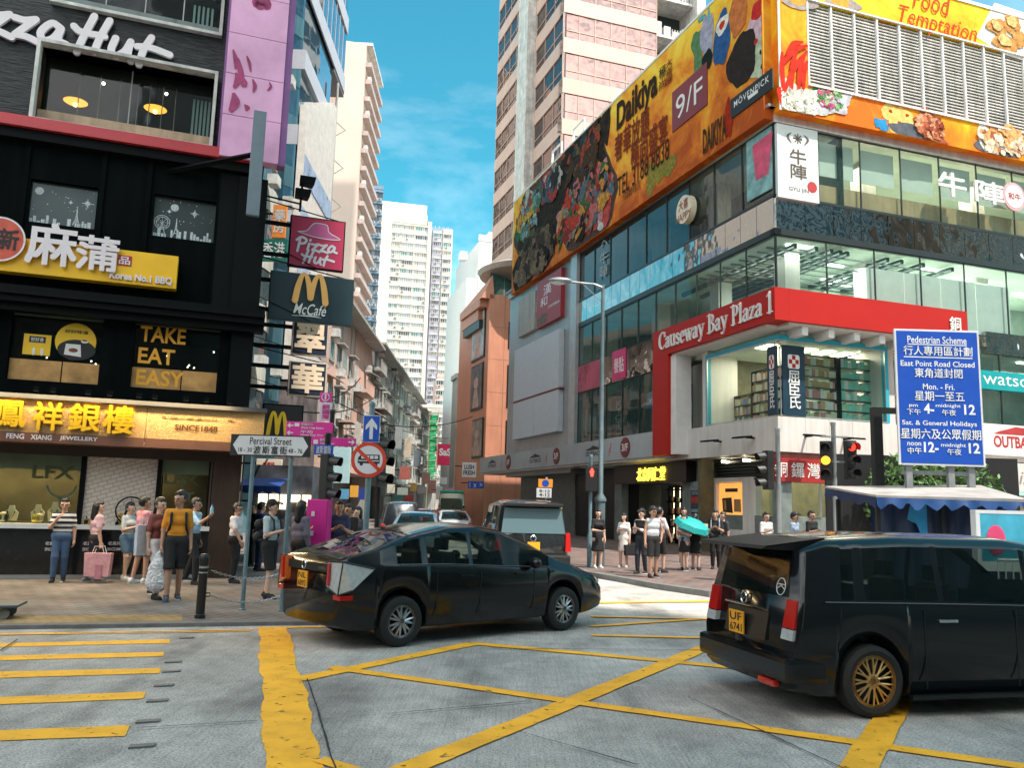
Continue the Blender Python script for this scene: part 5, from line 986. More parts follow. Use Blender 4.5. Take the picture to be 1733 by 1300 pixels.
mb.box(lq[0],lq[1],lq[2]-.06,lq[2]-.002,.3,.62);mb.box(lq[0],lq[1],lq[3]+.002,lq[3]+.06,.3,.62);mb.build('frame',WHITE,LV)
mb=MB(FR);mb.box(lq[0],lq[1],lq[2],lq[3],-.3,-.2);mb.build('dark_back',BLKP,LV)
for nm,c,it in(('ice_bed_print',(.70,.66,.56),[(1343,168,1.1,.75,0,0,.2),(1325,180,.6,.5),(1385,172,.9,.5)]),('silver_leaf_print',(.50,.50,.52),[(1408,182,.8,.32,0,.2,.3),(1420,172,.55,.3,0,.5,.3)]),('lime_print',(.60,.62,.28),[(1372,167,.42,.42)]),('lime_flesh_print',(.72,.74,.48),[(1372,167,.33,.33)]),('herb_print',(.05,.25,.08),[(1385,156,.3,.25),(1400,165,.35,.2),(1703,55,.3,.2)]),('dumpling_print',(.80,.55,.16),[(1506,189,.42,.36),(1531,198,.46,.38),(1519,213,.46,.45),(1583,233,.45,.32),(1530,228,.5,.2)]),('berry_print',(.42,.03,.02),[(1507,188,.09,.07),(1535,195,.09,.07),(1522,208,.1,.08)]),('plate_print',(.10,.11,.13),[(1545,226,1.2,.35,0,-.1),(1690,247,1.2,.55)]),('fried_chicken_print',(.42,.11,.06),[(1570,205,.65,.45,0,.2,.3),(1575,222,.7,.4,0,-.6,.3),(1590,232,.6,.25,0,-.9,.2)]),('blue_garnish_print',(.03,.25,.5),[(1492,212,.35,.28,0,0,.3)]),('white_plate_print',(.72,.66,.56),[(1672,240,.5,.8,0,.3),(1700,240,.7,.4)]),('spring_roll_print',(.66,.30,.10),[(1715,246,1.0,.35,0,-.1),(1690,228,.5,.35)]),('salad_bowl_print',(.35,.30,.28),[(1352,2,.8,.35),(1425,5,.9,.3)]),('noodle_print',(.72,.34,.06),[(1420,0,.5,.3),(1350,-2,.4,.3)]),('mushroom_print',(.16,.08,.04),[])):
 if it:group(FR,BR,nm,pm(c,.3),it)
scatter(FR,BR,'crushed_ice_print',1345,170,32,22,80,.16,[(.74,.70,.6),(.62,.58,.48),(.8,.78,.7),(.5,.46,.4)],7,-.3);scatter(FR,BR,'chicken_print',1575,215,22,20,80,.14,[(.5,.16,.08),(.36,.08,.04),(.62,.3,.16),(.25,.05,.03)],8,-.2);scatter(FR,BR,'plate_food_print',1700,238,40,22,70,.2,[(.72,.36,.14),(.66,.5,.36),(.4,.12,.06),(.74,.66,.5)],9,-.2)
scatter(FR,BR,'garnish_print',1405,168,22,14,40,.12,[(.1,.3,.08),(.5,.1,.2),(.55,.55,.6),(.3,.4,.2)],10,-.2)
mb=MB(FR)
for k,(x0,y0,x1,y1)in enumerate(((1364,88,1326,155),(1364,78,1322,110),(1346,88,1338,150),(1360,92,1350,155),(1322,90,1325,160),(1364,105,1358,150),(1318,150,1320,174),(1356,72,1330,92))):
 p,q=b_(x0,y0,wR),b_(x1,y1,wR);stroke(mb,[(*p,.6),((p[0]+q[0])/2-.05,(p[1]+q[1])/2+.15,1.2),(*q,.7)],.19,wR+.06)
mb.build('crab_leg_print',pm((.70,.03,.015),.35,3),BR)
p=[b_(1652,62,wR),b_(1683,4,wR),b_(1760,30,wR),b_(1760,110,wR),b_(1700,92,wR)];mb=MB(FR);mb.prism(p,wR,wR+.01);mb.build('white_dish_print',pm((.80,.76,.68),.1),BR)
group(FR,BR,'scallop_print',pm((.60,.28,.08),.5,5),[(1687,45,.5,.42,wR+.03,0,.2),(1712,38,.5,.45,wR+.03,0,.2),(1700,72,.6,.45,wR+.03,0,.2),(1725,66,.45,.4,wR+.03,0,.2)]);group(FR,BR,'scallop_cream_print',pm((.74,.50,.2),.4,5),[(1687,43,.3,.22,wR+.06),(1712,36,.3,.25,wR+.06),(1700,68,.4,.25,wR+.06)])
mb=MB(FR)
def mt(text,x0,y0,x1,y1,h,off,sl):p,q=b_(x0,y0,wR),b_(x1,y1,wR);v=(p[1]+q[1])/2;put_text(mb,text,p[0],q[0],v-h/2,v+h/2,wR+.05,off,slant=sl)
mt('Temptation',1521,30,1652,60,1.05,-.004,.35);mt('Food',1543,-6,1608,12,.95,-.004,.35)
mb.build('red_script',pm((.66,.05,.02),.1),BR)
# ====== buildings beyond
def shared_mesh(mb,name,mats):
 o=mb.build(name,mats);me=o.data;bpy.data.objects.remove(o);return me
def inst(me,name,parent,fr,u,v,w=0.):
 o=bpy.data.objects.new(name,me);COL.objects.link(o);P=fr.P(u,v,w)-np.array(ORG[parent.name]);o.matrix_local=Matrix.Translation(Vector(P))@Matrix(((fr.u[0],fr.n[0],0,0),(fr.u[1],fr.n[1],0,0),(0,0,1,0),(0,0,0,1))).to_4x4()if False else Matrix(((fr.u[0],0,fr.n[0],P[0]),(fr.u[1],0,fr.n[1],P[1]),(0,1,0,P[2]),(0,0,0,1)))
 o.parent=parent;o.matrix_parent_inverse=Matrix.Identity(4);return o
PG=lambda n_,c,w=.5:glassy(n_,c,rough=.05,wav=w,ws=.7,metal=.75,spec=1)
PANE=[M('flat_pane_%d'%i,c,.25,var=.3,vs=3)for i,c in enumerate(((.05,.06,.07),(.16,.19,.21),(.34,.36,.35),(.06,.26,.20),(.10,.14,.22),(.30,.25,.18),(.09,.08,.07)))]
ACM=M('ac_unit',(.52,.52,.50),.6,var=.25)
def wmesh(W_,H_,n,cols,frame,seed,ledge=True,ac=False,cloth=False):
 """strip window: frame, n panes, rain ledge, perhaps an air conditioner"""
 rr=random.Random(seed);mb=MB()
 for k in range(n):
  a=-W_/2+W_*k/n;mb.k=1+rr.choice(cols);mb.box(a+.05,a+W_/n-.05,.05,H_-.05,0,.03)
 mb.k=0
 for k in range(n+1):a=-W_/2+W_*k/n;mb.box(a-.04,a+.04,0,H_,0,.06)
 mb.box(-W_/2,W_/2,-.05,.0,0,.1);mb.box(-W_/2,W_/2,H_,H_+.05,0,.06)
 if ledge:mb.box(-W_/2-.1,W_/2+.1,H_+.1,H_+.2,0,.55)
 if ac:x=rr.uniform(-W_/3,W_/3);mb.k=8;mb.box(x-.4,x+.4,-.75,-.2,0,.5);mb.k=7;mb.box(x-.3,x+.3,-.7,-.25,.5,.52)
 return shared_mesh(mb,'window',[frame]+PANE+[ACM])
def fill_windows(par,fr,us,vs_,meshes,seed,skip=.0,w=.0,limit=100):
 rr=random.Random(seed);spots=[(u,v)for v in vs_ for u in us if rr.random()>=skip];rr2=random.Random(seed+1)
 for u,v in spots[:limit]:inst(rr2.choice(meshes),'window',par,fr,u,v,w)
 rest=spots[limit:]
 if rest:
  mb=MB(fr);m0=meshes[0]
  for u,v in rest:
   m_=rr2.choice(meshes);b=len(mb.v);mb.v.extend((p.co.x+u,p.co.y+v,p.co.z+w)for p in m_.vertices)
   for f in m_.polygons:mb.f.append(tuple(b+i for i in f.vertices));mb.mi.append(f.material_index)
  o=mb.build('window',list(m0.materials),par);o['kind']='stuff'
WSUN=M('cream_render',(.50,.46,.40),.8,var=.12,vs=.15,streak=.2);LIL=M('lilac_render',(.34,.33,.42),.8,var=.12,vs=.2,streak=.2);PKR=M('pink_render',(.62,.42,.35),.8,var=.15,vs=.2,streak=.2);GRR=M('grey_render',(.40,.39,.37),.8,var=.25,vs=.25,streak=.35);BLR=M('blue_grey_render',(.13,.20,.27),.7,var=.2,vs=.3)
P0=atY(640,600,250);az=76
FT=Fr(P0,az);T1=thing('tower_block','tall sunlit white residential tower with rows of strip windows at the end of the street','tower block',FT.P(9,0,-8))
u0,u1=FT.at(641,500)[0],FT.at(724,500)[0];vt=FT.at(680,376)[1];vr=FT.at(680,344)[1]
mb=MB(FT);mb.box(u0,u1,0,vt,-14,0);mb.box(u0-.4,u0+3,0,vt,.01,.5);mb.box(u1-.9,u1+.3,0,vt+1,-14.2,.5)
for f_ in(.39,.66):u=u0+(u1-u0)*f_;mb.box(u-.15,u+.15,0,vt,.004,.25)
mb.build('wall',WSUN,T1);mb=MB(FT);mb.box(u0-.5,u1-1.5,vt+.002,vr,-11,.3);mb.build('roof_house',WHITE,T1)
mb=MB(FT);mb.box(u0-.8,u0-.5,vt,vr-1,-9,.1);mb.box(u1-1.49,u1-1.2,vt,vr-3,-9,.1);mb.build('yellow_parapet',M('yellow_parapet',(.6,.5,.1),.6),T1)
W1=[wmesh(4.2,1.25,6,c,WHITE,i,True,i%3==0)for i,c in enumerate(((1,2,2),(2,2,5),(0,1,4),(2,1),(3,1,2),(2,2,2),(0,6,1),(5,2)))]
vsl=[vt-2.2-2.82*k for k in range(29)]
fill_windows(T1,FT,[u0+(u1-u0)*f_ for f_ in(.27,.53,.83)],vsl,W1,5)
FTs=Fr(FT.P(u0,0,0),az+90);mb=MB(FTs)
S1=Fr(FT.P(u0-.01,0,-14),az-90+180)
fill_windows(T1,Fr(FT.P(u0-.4,0,-10),az+90),[-3,.5,4],vsl[:10],[wmesh(1.2,1.1,2,(0,6),PKR,31,True,True)],8,limit=0)
P0=atY(745,600,262);F2=Fr(P0,78);T2=thing('tower_block','narrow two-tone lilac and cream residential tower right of the white tower','tower block',F2.P(0,0,-6))
u0,u1=F2.at(728,500)[0],F2.at(762,500)[0];um_=F2.at(745.5,500)[0];vt=F2.at(745,390)[1]
mb=MB(F2);mb.box(u0,um_-.005,0,vt,-13,0);mb.build('lilac_wall',LIL,T2);mb=MB(F2);mb.box(um_+.005,u1,0,vt+.6,-13,.4);mb.build('cream_wall',WSUN,T2)
W2=[wmesh(2.5,1.2,4,c,WHITE,40+i,True,i%2==0)for i,c in enumerate(((2,2,1),(1,0),(3,2),(2,5),(0,6)))]
fill_windows(T2,F2,[(u0+um_)/2],[vt-2.4-2.8*k for k in range(27)],W2,6);fill_windows(T2,F2,[(u1+um_)/2],[vt-2.6-2.8*k for k in range(27)],W2,7,w=.41)
mb=MB(F2)
for k in range(14):u=u0+(u1-u0)*k/14;mb.box(u,u+.12,vt+.6,vt+1.5+(k%3)*.3,-2,-1.9)
mb.build('roof_rail',PKR,T2)
def slab(name,label,x0,x1,ytop,Y,az,mat,dep=14,fh=2.85,cols=3,wm=None,skip=0.,ww=2.4,seed=1,cat='tower block',limit=100,vmin=4,yref=600):
 fr=Fr(atY((x0+x1)/2,yref,Y),az);a,b=fr.at(x0,yref)[0],fr.at(x1,yref)[0];vt=fr.at((x0+x1)/2,ytop)[1]
 t=thing(name,label,cat,fr.P((a+b)/2,0,-dep/2));mb=MB(fr);mb.box(a,b,0,vt,-dep,0);mb.box(a-.1,b+.1,vt+.003,vt+.9,-.4,.1);mb.build('wall',mat,t)
 if wm:fill_windows(t,fr,[a+(b-a)*(k+.5)/cols for k in range(cols)],[v for v in(vt-2.2-fh*k for k in range(60))if v>vmin],wm,seed,skip,limit=limit)
 return t,fr,a,b,vt
WD=[wmesh(1.8,1.2,3,c,GRR,60+i,True,i%2==0)for i,c in enumerate(((0,6,1),(1,2),(0,4),(6,5)))]
slab('tower_block','dark gap tower in shade between the white tower and the two-tone tower',722,733,400,285,78,GRR,wm=None)
slab('tower_block','shaded blue-grey residential tower left of the white tower',606,634,318,190,80,BLR,dep=10,cols=3,wm=[wmesh(1.3,1.2,2,c,BLR,70+i,True,True)for i,c in enumerate(((0,1),(1,2),(0,4)))],seed=12)
slab('tower_block','pinkish sunlit tower face beside the white tower, partly behind it',626,644,372,268,60,PKR,dep=12,cols=2,wm=WD,seed=13)
slab('tower_block','blue-grey tower low at the end of the street',752,772,600,300,80,M('steel_render',(.25,.3,.36),.8,var=.2),cols=2,wm=W2,seed=14)
slab('tower_block','distant pink tower right of the two-tone tower',762,798,515,330,80,PKR,cols=4,wm=[wmesh(2,1.3,3,c,WHITE,80+i)for i,c in enumerate(((2,5),(1,2)))],seed=15)
t,fr,a,b,vt=slab('white_building','plain white stepped building behind the orange podium',805,870,410,118,74,WHITE,dep=16,cat='building')
mb=MB(fr);c0,c1=fr.at(786,600)[0],a-.003;mb.box(c0,c1,0,fr.at(795,470)[1],-14,-.2);mb.box(fr.at(822,600)[0],b,vt+.91,fr.at(825,390)[1],-10,-.5);mb.box(c0-1,c0,fr.at(800,425)[1]-1.2,fr.at(800,425)[1],-2,-.5);mb.build('step',WHITE,t)
C0=atY(951,200,72.);FK=Fr(C0,71.22);FJ=Fr(C0,161.22)
PKS=M('pink_granite',(.60,.40,.32),.45,var=.08,vs=.5,streak=.08);PKG=glassy('bronze_glass',(.42,.25,.22),rough=.03,wav=.55,ws=.55,metal=.85);PKD=glassy('brown_glass',(.06,.042,.04),rough=.04,wav=.4,ws=.6,metal=.6)
TW=thing('office_tower','pink granite office tower with bands of bronze mirror glass above the shopping centre','tower',FK.P(6,0,-8))
uJ=FJ.at(836,300)[0];uK=FK.at(1112,60)[0];v1=FK.at(951,225)[1];v2=FK.at(951,155)[1];fhh=v2-v1;bh=FK.at(951,199)[1]-v1
up0,up1=FJ.at(884,300)[0],FJ.at(901,300)[0];k0_=-5
mb=MB(FK)
for k in range(k0_,20):v=v1+fhh*k;mb.box(0,uK,v,v+bh,-1,0)
mb.box(1.,uK,0,v1+fhh*20,-20,-.9);mb.build('granite_band',PKS,TW)
mb=MB(FJ)
for k in range(k0_,20):v=v1+fhh*k;mb.box(uJ,up0-.05,v,v+bh,-1,0);mb.box(up1+.05,-.004,v,v+bh,-1,0)
mb.build('granite_band',PKS,TW)
mb=MB(FJ);mb.box(up0,up1,0,v1+fhh*20,-.9,.9);mb.build('white_pier',WFR,TW)
mb=MB(FJ);mb.box(up0-1.1,up0-.05,0,v1+fhh*20,-1.2,-.35);mb.build('dark_recess',DKM,TW)
for fr,u0,u1,nm,mt_,n in((FK,.0,uK,'bronze_glazing',PKG,6),(FJ,up1+.05,-.04,'brown_glazing',PKD,3),(FJ,uJ,up0-1.1,'brown_glazing',PKD,4)):
 for k in range(k0_,16):
  v=v1+fhh*k+bh;g=MB(fr);g.box(u0,u1,v,v+fhh-bh,-.3,-.12);go=g.build(nm,mt_,TW);f=MB(fr)
  for j in range(n+1):a=u0+(u1-u0)*j/n;f.box(a-.03,a+.03,v,v+fhh-bh,-.118,-.06)
  f.box(u0,u1,v+(fhh-bh)*.3,v+(fhh-bh)*.3+.07,-.118,-.05);f.build('mullion',PKS,go)
mb=MB(FK);mb.box(uK+.02,uK+4.2,0,v1+fhh*20,-8,-3);mb.build('recess_wall',DKM,TW)
mb=MB(FK)
for k in range(k0_,18):
 v=v1+fhh*k;mb.box(uK+.02,uK+4.2,v,v+.25,-3,-.4)
 for j in range(14):mb.box(uK+.1+j*.3,uK+.16+j*.3,v+.25,v+1.1,-.5,-.44)
mb.build('balcony',WFR,TW);mb=MB(FK);mb.box(uK+4.25,uK+5.2,0,v1+fhh*20,-8,.4);mb.build('white_pier',WFR,TW)
rr=random.Random(6);mb=MB(FK)
for k in range(k0_,18):
 for j in range(4):mb.box(uK+.3+j,uK+1+j,v1+fhh*k+.3,v1+fhh*k+1+rr.random(),-1.5,-.9)
mb.build('balcony_clutter',[ACM],TW)
OC=atY(826,600,66.);FO=Fr(OC,71.22);FP=Fr(OC,161.22);ORM=M('orange_cladding',(.58,.25,.155),.45,var=.1,vs=.4,streak=.1);ORD=M('orange_cladding_side',(.56,.20,.10),.45,var=.1)
vO=FO.at(828,497)[1];uP=FP.at(787,650)[0];OB=thing('orange_podium','orange panelled building with tall portrait posters between the street and the shopping centre','building',FO.P(4,0,-4))
mb=MB(FO);n=6
for k in range(n):
 for j in range(7):mb.box(8.*k/n+.012,8.*(k+1)/n-.012,vO*j/7+.012,vO*(j+1)/7-.012,-.5,0)
mb.box(.02,8,0,vO-.02,-9,-.12);mb.build('front_cladding',ORM,OB)
mb=MB(FP);n=4
for k in range(n):
 for j in range(7):mb.box(uP*(1-k/n)+.012,uP*(1-(k+1)/n)-.012,(vO-1.)*j/7+.012,(vO-1.)*(j+1)/7-.012,-.5,0.)
mb.box(uP,-.5,vO-1,vO-.4,-.4,.7);mb.build('side_cladding',ORM,OB)
mb=MB(FP);mb.add([(uP,vO-.38,.7),(-.0,vO-.38,.7),(-.0,vO+1.6,-.2),(uP,vO+.6,-.2),(uP,vO-.38,-.4),(0,vO-.38,-.4)],[(0,1,2,3),(0,3,4),(1,5,2),(0,4,5,1),(3,2,5,4)]);mb.box(uP-.1,-1.5,vO-1.9,vO-1.05,.02,.5);mb.build('sloping_eave',ORM,OB)
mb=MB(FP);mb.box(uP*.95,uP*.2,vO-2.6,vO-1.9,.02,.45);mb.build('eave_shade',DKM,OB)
for k,(x0,y0,x1,y1)in enumerate(((799,606,821,533),(797,690,817,620),(799,772,817,712))):
 q=panel_px(FP,x0,y0,x1,y1,.06);v0_,v1_=FP.at(809,y0,.06)[1],FP.at(809,y1,.06)[1];s_=thing('portrait_poster','portrait poster on the orange building, '+('topmost, a pale face on white','middle one, a figure on dark grey','lowest, a pale draped figure')[k],'poster',FP.P((q[0]+q[1])/2,v0_,.1),group='portrait posters on the orange building')
 mb=MB(FP);mb.box(q[0]-.15,q[1]+.15,v0_-.15,v1_+.15,.01,.1);mb.build('frame',DKM,s_);mb=MB(FP);mb.box(q[0],q[1],v0_,v1_,.1,.13);mb.build('print',M('portrait_%d'%k,((.45,.43,.42),(.16,.15,.15),(.34,.26,.22))[k],.5,var=.5,vs=.9),s_)
 mb=MB(FP);um_=(q[0]+q[1])/2;hh=v1_-v0_;mb.disc(um_,v0_+hh*.6,(q[1]-q[0])*.2,.131,.14,ry=hh*.14);mb.prism([(um_-.9,v0_+.05),(um_+.9,v0_+.05),(um_+.4,v0_+hh*.45),(um_-.4,v0_+hh*.45)],.131,.14);mb.build('figure',M('portrait_skin',(.55,.34,.27),.6,var=.3,vs=2),s_)
mb=MB(FO)
for y0,y1 in((545,590),(618,690),(712,790)):v0_,v1_=FO.at(862,y1)[1],FO.at(862,y0)[1];mb.box(FO.at(858,650)[0],8,v0_,v1_,.005,.06)
mb.build('dark_window',PKD,OB)
mb=MB(FO);mb.disc(0,0,1,0,.01)if 0 else None
c=FO.P(4.0,0,-1.5);zc=FO.at(840,452)[1];mb=MB();mb.lathe([(1.5,zc-1.2),(4.3,zc-.25),(4.5,zc+.15),(3.8,zc+.5),(.4,zc+.7)],(c[0],c[1],0),n=36);o=mb.build('disc_canopy',M('canopy_metal',(.38,.32,.28),.5,.3),TW,smooth=40)
mb=MB(FO)
for k in range(6):mb.box(.1+k*1.25,1.3+k*1.25,vO+.1,vO+1.9,-.4,-.36)
mb.build('glass_balustrade',glassy('green_glass',(.03,.16,.15),see=.5),OB)
LEAF=M('leaf',(.06,.13,.04),.6,var=.4,vs=3)
def leaves(mb,c,r,n,rr,size=.12):
 for _ in range(n):
  while True:
   p=np.array([rr.uniform(-1,1)for _ in range(3)])
   if p@p<1:break
  p=np.array(c)+p*np.array(r);a=np.array([rr.gauss(0,1)for _ in range(3)]);a/=np.linalg.norm(a);b=np.cross(a,[rr.gauss(0,1)for _ in range(3)]);b/=np.linalg.norm(b);s=size*rr.uniform(.6,1.5)
  mb.add([p-a*s,p+b*s*.45,p+a*s,p-b*s*.45],[(0,1,2,3)])
rr=random.Random(8)
for k in range(4):
 P=FO.P(.6+k*1.5,vO+.02,-.9);t=thing('terrace_shrub','small potted shrub along the glass balustrade of the orange building','shrub',P,group='shrubs on the orange terrace');mb=MB();mb.lathe([(.2,P[2]),(.28,P[2]+.4)],(P[0],P[1],0),n=10);mb.build('pot',DKM,t);mb=MB();leaves(mb,P+np.array([0,0,.9]),(.5,.5,.6),60,rr,.18);mb.build('foliage',LEAF,t)
 # ------ left side of the side street
FSt=Fr((-12.,41.),-1.2);s_at=FSt.at
def facade_clutter(t,fr,u0,u1,v0,v1,seed,fh=3.0,bay=2.4,wm=None,acs=10,awn=4,rails=3,mat=GRR):
 rr=random.Random(seed);n=max(1,int((u1-u0)/bay));us=[u0+(u1-u0)*(k+.5)/n for k in range(n)];vs_=[];v=v0+.9
 while v<v1-1.6:vs_.append(v);v+=fh
 fill_windows(t,fr,us,vs_,wm,seed,.08)
 for k in range(acs):
  u=rr.choice(us)+rr.uniform(-.6,.6);v=rr.choice(vs_)+rr.choice((-.75,1.6));mb=MB(fr);mb.box(u-.38,u+.38,v,v+.52,.02,.55);mb.box(u-.42,u+.42,v-.06,v-.005,0,.6);mb.build('air_conditioner',ACM,t)
 for k in range(awn):
  u=rr.choice(us);v=rr.choice(vs_)+1.55;w=rr.uniform(1.2,2.2);mb=MB(fr);mb.add([(u-w/2,v,.9),(u+w/2,v,.9),(u+w/2,v+.45,0.01),(u-w/2,v+.45,0.01),(u-w/2,v-.05,.9),(u+w/2,v-.05,.9),(u+w/2,v+.38,0.01),(u-w/2,v+.38,0.01)],[(0,1,2,3),(7,6,5,4),(4,5,1,0),(5,6,2,1),(7,4,0,3)]);mb.build('awning',rr.choice([DKM,GRR,PKR]),t)
 for k in range(rails):
  v=rr.choice(vs_)-.8;a=rr.choice(us);w=rr.choice((1.1,2.2));mb=MB(fr);mb.box(a-w,a+w,v,v+.15,0,1.0)
  for j in range(int(w*10)):mb.box(a-w+j*.2,a-w+j*.2+.03,v+.15,v+1.,.94,.98)
  mb.box(a-w,a+w,v+1.,v+1.05,.92,1.0);mb.build('balcony',rr.choice([mat,GRR,WFR]),t)
 mb=MB(fr)
 for k in range(4):u=u0+(u1-u0)*rr.random();mb.tube([(u,v0,.08),(u,v1-.3,.08)],.05,5)
 mb.build('drain_pipe',GRR,t)
FSb=Fr(FSt.P(0,0,-1.7),-1.2);FS_keep=FSt;u1=s_at(500,300)[0];FSt=FSb;u0=-6.
BW=thing('bay_window_block','pale block with stacked curved bay windows just past the black corner building','building',FSt.P((u0+u1)/2,0,-4));mb=MB(FSt);mb.box(u0,u1,0,42,-12,0);mb.build('wall',M('greenish_render',(.50,.50,.44),.8,var=.2,vs=.3,streak=.3),BW)
BG=glassy('bay_glass',(.08,.11,.12),rough=.04,wav=.4,metal=.3)
for k in range(13):
 v=4+3.*k;mb=MB(FSt);c=u1-2.6;P=[(c-2.2,0)]+[(c+2.2*math.cos(a),1.3*math.sin(a))for a in[math.pi*(1-j/10)for j in range(11)]]
 def ring(v0_,v1_,s,mt_,nm):
  m_=MB(FSt);n=11;pts=[(c+2.2*s*math.cos(math.pi*(1-j/10)),1.4*s*math.sin(math.pi*(1-j/10)))for j in range(11)]
  m_.add([(p[0],v0_,p[1])for p in pts]+[(p[0],v1_,p[1])for p in pts],[(j,j+1,n+j+1,n+j)for j in range(10)]+[tuple(range(10,-1,-1)),tuple(range(n,2*n))]);return m_.build(nm,mt_,BW)
 ring(v,v+1.2,1.03,MATS['greenish_render'],'bay_apron');ring(v+1.201,v+2.995,1.,BG,'bay_window')
 mb.box(u0,c-2.4,v+1.2,v+2.7,.005,.04);mb.build('window',BG,BW)
for k in range(12):
 rr=random.Random(k);u=rr.choice((u1-4,u1-2.5,u1-1));mb=MB(FSt);v=5+3*rr.randrange(11);mb.box(u-.35,u+.35,v,v+.5,1.45,1.95);mb.build('air_conditioner',ACM,BW)
FSt=FS_keep
u2,u3=u1+.05,s_at(584,100)[0];u3b=s_at(553,300)[0];vOv=s_at(575,142)[1]
GB=thing('glass_block','blue mirrored office block with pale bands overhanging the side street','building',FSt.P((u2+u3)/2,0,-5))
SKG=glassy('sky_mirror_glass',(.20,.42,.55),rough=.02,wav=.06,ws=.5,metal=.9);BAND=M('grey_lilac_band',(.46,.46,.52),.5,var=.06)
mb=MB(FSt);mb.box(u2,u3,vOv,62,-12,.0);mb.box(u2,u3b,0,vOv-.004,-12,-.1);mb.build('mirror_wall',SKG,GB);mb=MB(FSt);mb.box(u2,u3b,.06,7.9,-.09,.3);mb.build('shop_base',M('shop_base',(.12,.10,.10),.6,var=.8,vs=.9),GB)
for k in range(-3,7):
 v=vOv+4.4*k;mb=MB(FSt);mb.box(u2-.02,(u3 if k>=0 else u3b)+.02,v,v+1.15,-12.02,.1);mb.build('band',BAND,GB)
mb=MB(FSt);n=9
for k in range(n):u=u2+(u3-u2)*k/n;mb.box(u-.03,u+.03,vOv,62,.02,.05)
mb.build('mullion',BAND,GB)
RIB=M('white_rib',(.66,.62,.58),.6,var=.12)
mb=MB(FSt);n=26
for k in range(n):u=u2+(u3b-u2)*k/n;x_=500+53*k/n;u=s_at(x_,300)[0];mb.box(u,u+(u3b-u2)/n*.5,8,s_at(x_,158+5*math.sin(k*1.3))[1],0,.4)
for k in range(2):mb.box(u2,u3b,8+4.2*k,9.2+4.2*k,.0,.32)
mb.build('ribbed_screen',RIB,GB);mb=MB(FSt);[mb.box(u2,u3b,v_-.6,v_+.75,.402,.43)for v_ in[11+2.9*k_ for k_ in range(4)]];mb.build('blue_band',M('pale_blue_band',(.30,.36,.50),.3,var=.35,vs=1.5),GB)
mb=MB(FSt);mb.box(u3b,u3+.02,vOv-.3,vOv-.005,-12,.05);mb.box(u3b+.005,u3b+2.6,0,vOv-.31,-12,-1);mb.build('recess',M('slate_recess',(.12,.13,.14),.5),GB)
mb=MB(FSt)
for k in range(8):v=8+k*2.6;mb.tube([(u3b+.3,v,.3),(u3b+.5,v-.5,.9),(u3b+.3,v-1,.3)],.04,5)
mb.tube([(u3b+.2,5,.3),(u3b+.2,vOv-1,.3)],.09,6);mb.build('drain_pipe',GRR,GB)
FB=Fr(atY(602,400,118),75);FBs=Fr(atY(602,400,118),-1.5);ub0=FB.at(556,400)[0];us1=FBs.at(626,400)[0];vt=FB.at(597,70)[1]
PB=thing('balcony_block','tall cream block with a blank sunlit end wall and pink balconies down the street side','building',FB.P(ub0/2,0,-5));mb=MB(FB);mb.box(ub0,0,0,vt,-12,0);mb.build('end_wall',M('warm_white_render',(.52,.41,.35),.8,var=.06,vs=.2),PB)
mb=MB(FBs);mb.box(.02,us1,0,vt-.1,-12,-.02);mb.build('wall',PKR,PB)
fill_windows(PB,FBs,[us1*.3,us1*.75],[vt-3-2.75*k for k in range(22)],[wmesh(2.8,1.5,4,c,GRR,90+i,False,False)for i,c in enumerate(((0,6,1),(1,0),(6,5)))],21)
for k in range(23):
 v=vt-3.4-2.75*k;mb=MB(FBs);mb.box(.3,us1,v-.1,v+.6,.0,.9);mb.build('balcony',M('beige_pink_render',(.46,.36,.33),.8,var=.15,vs=.3,streak=.2),PB)
 if k%2:mb=MB(FBs);mb.box(1,1.9,v+.76,v+1.4,.2,.8);mb.build('air_conditioner',ACM,PB)
mb=MB(FBs);mb.box(.3,us1,vt-.05,vt+.4,-12,.9);mb.build('roof_slab',WFR,PB)
WL=[wmesh(1.7,1.35,3,c,fr_,110+i,i%2==0,i%3==0)for i,(c,fr_)in enumerate((((0,6,1),GRR),((1,2),WFR),((0,4),GRR),((6,5,0),DKM),((2,1),WFR),((3,1),GRR)))]
yT=(575,603,640,655,700,722,740);xs=(585,622,655,683,706,722,735,742)
mats=(PKR,GRR,M('dun_render',(.44,.40,.34),.8,var=.25,vs=.3,streak=.35),WSUN,PKR,GRR,WSUN)
us_=[u3+.2]+[s_at(x,750)[0]for x in xs[1:]]
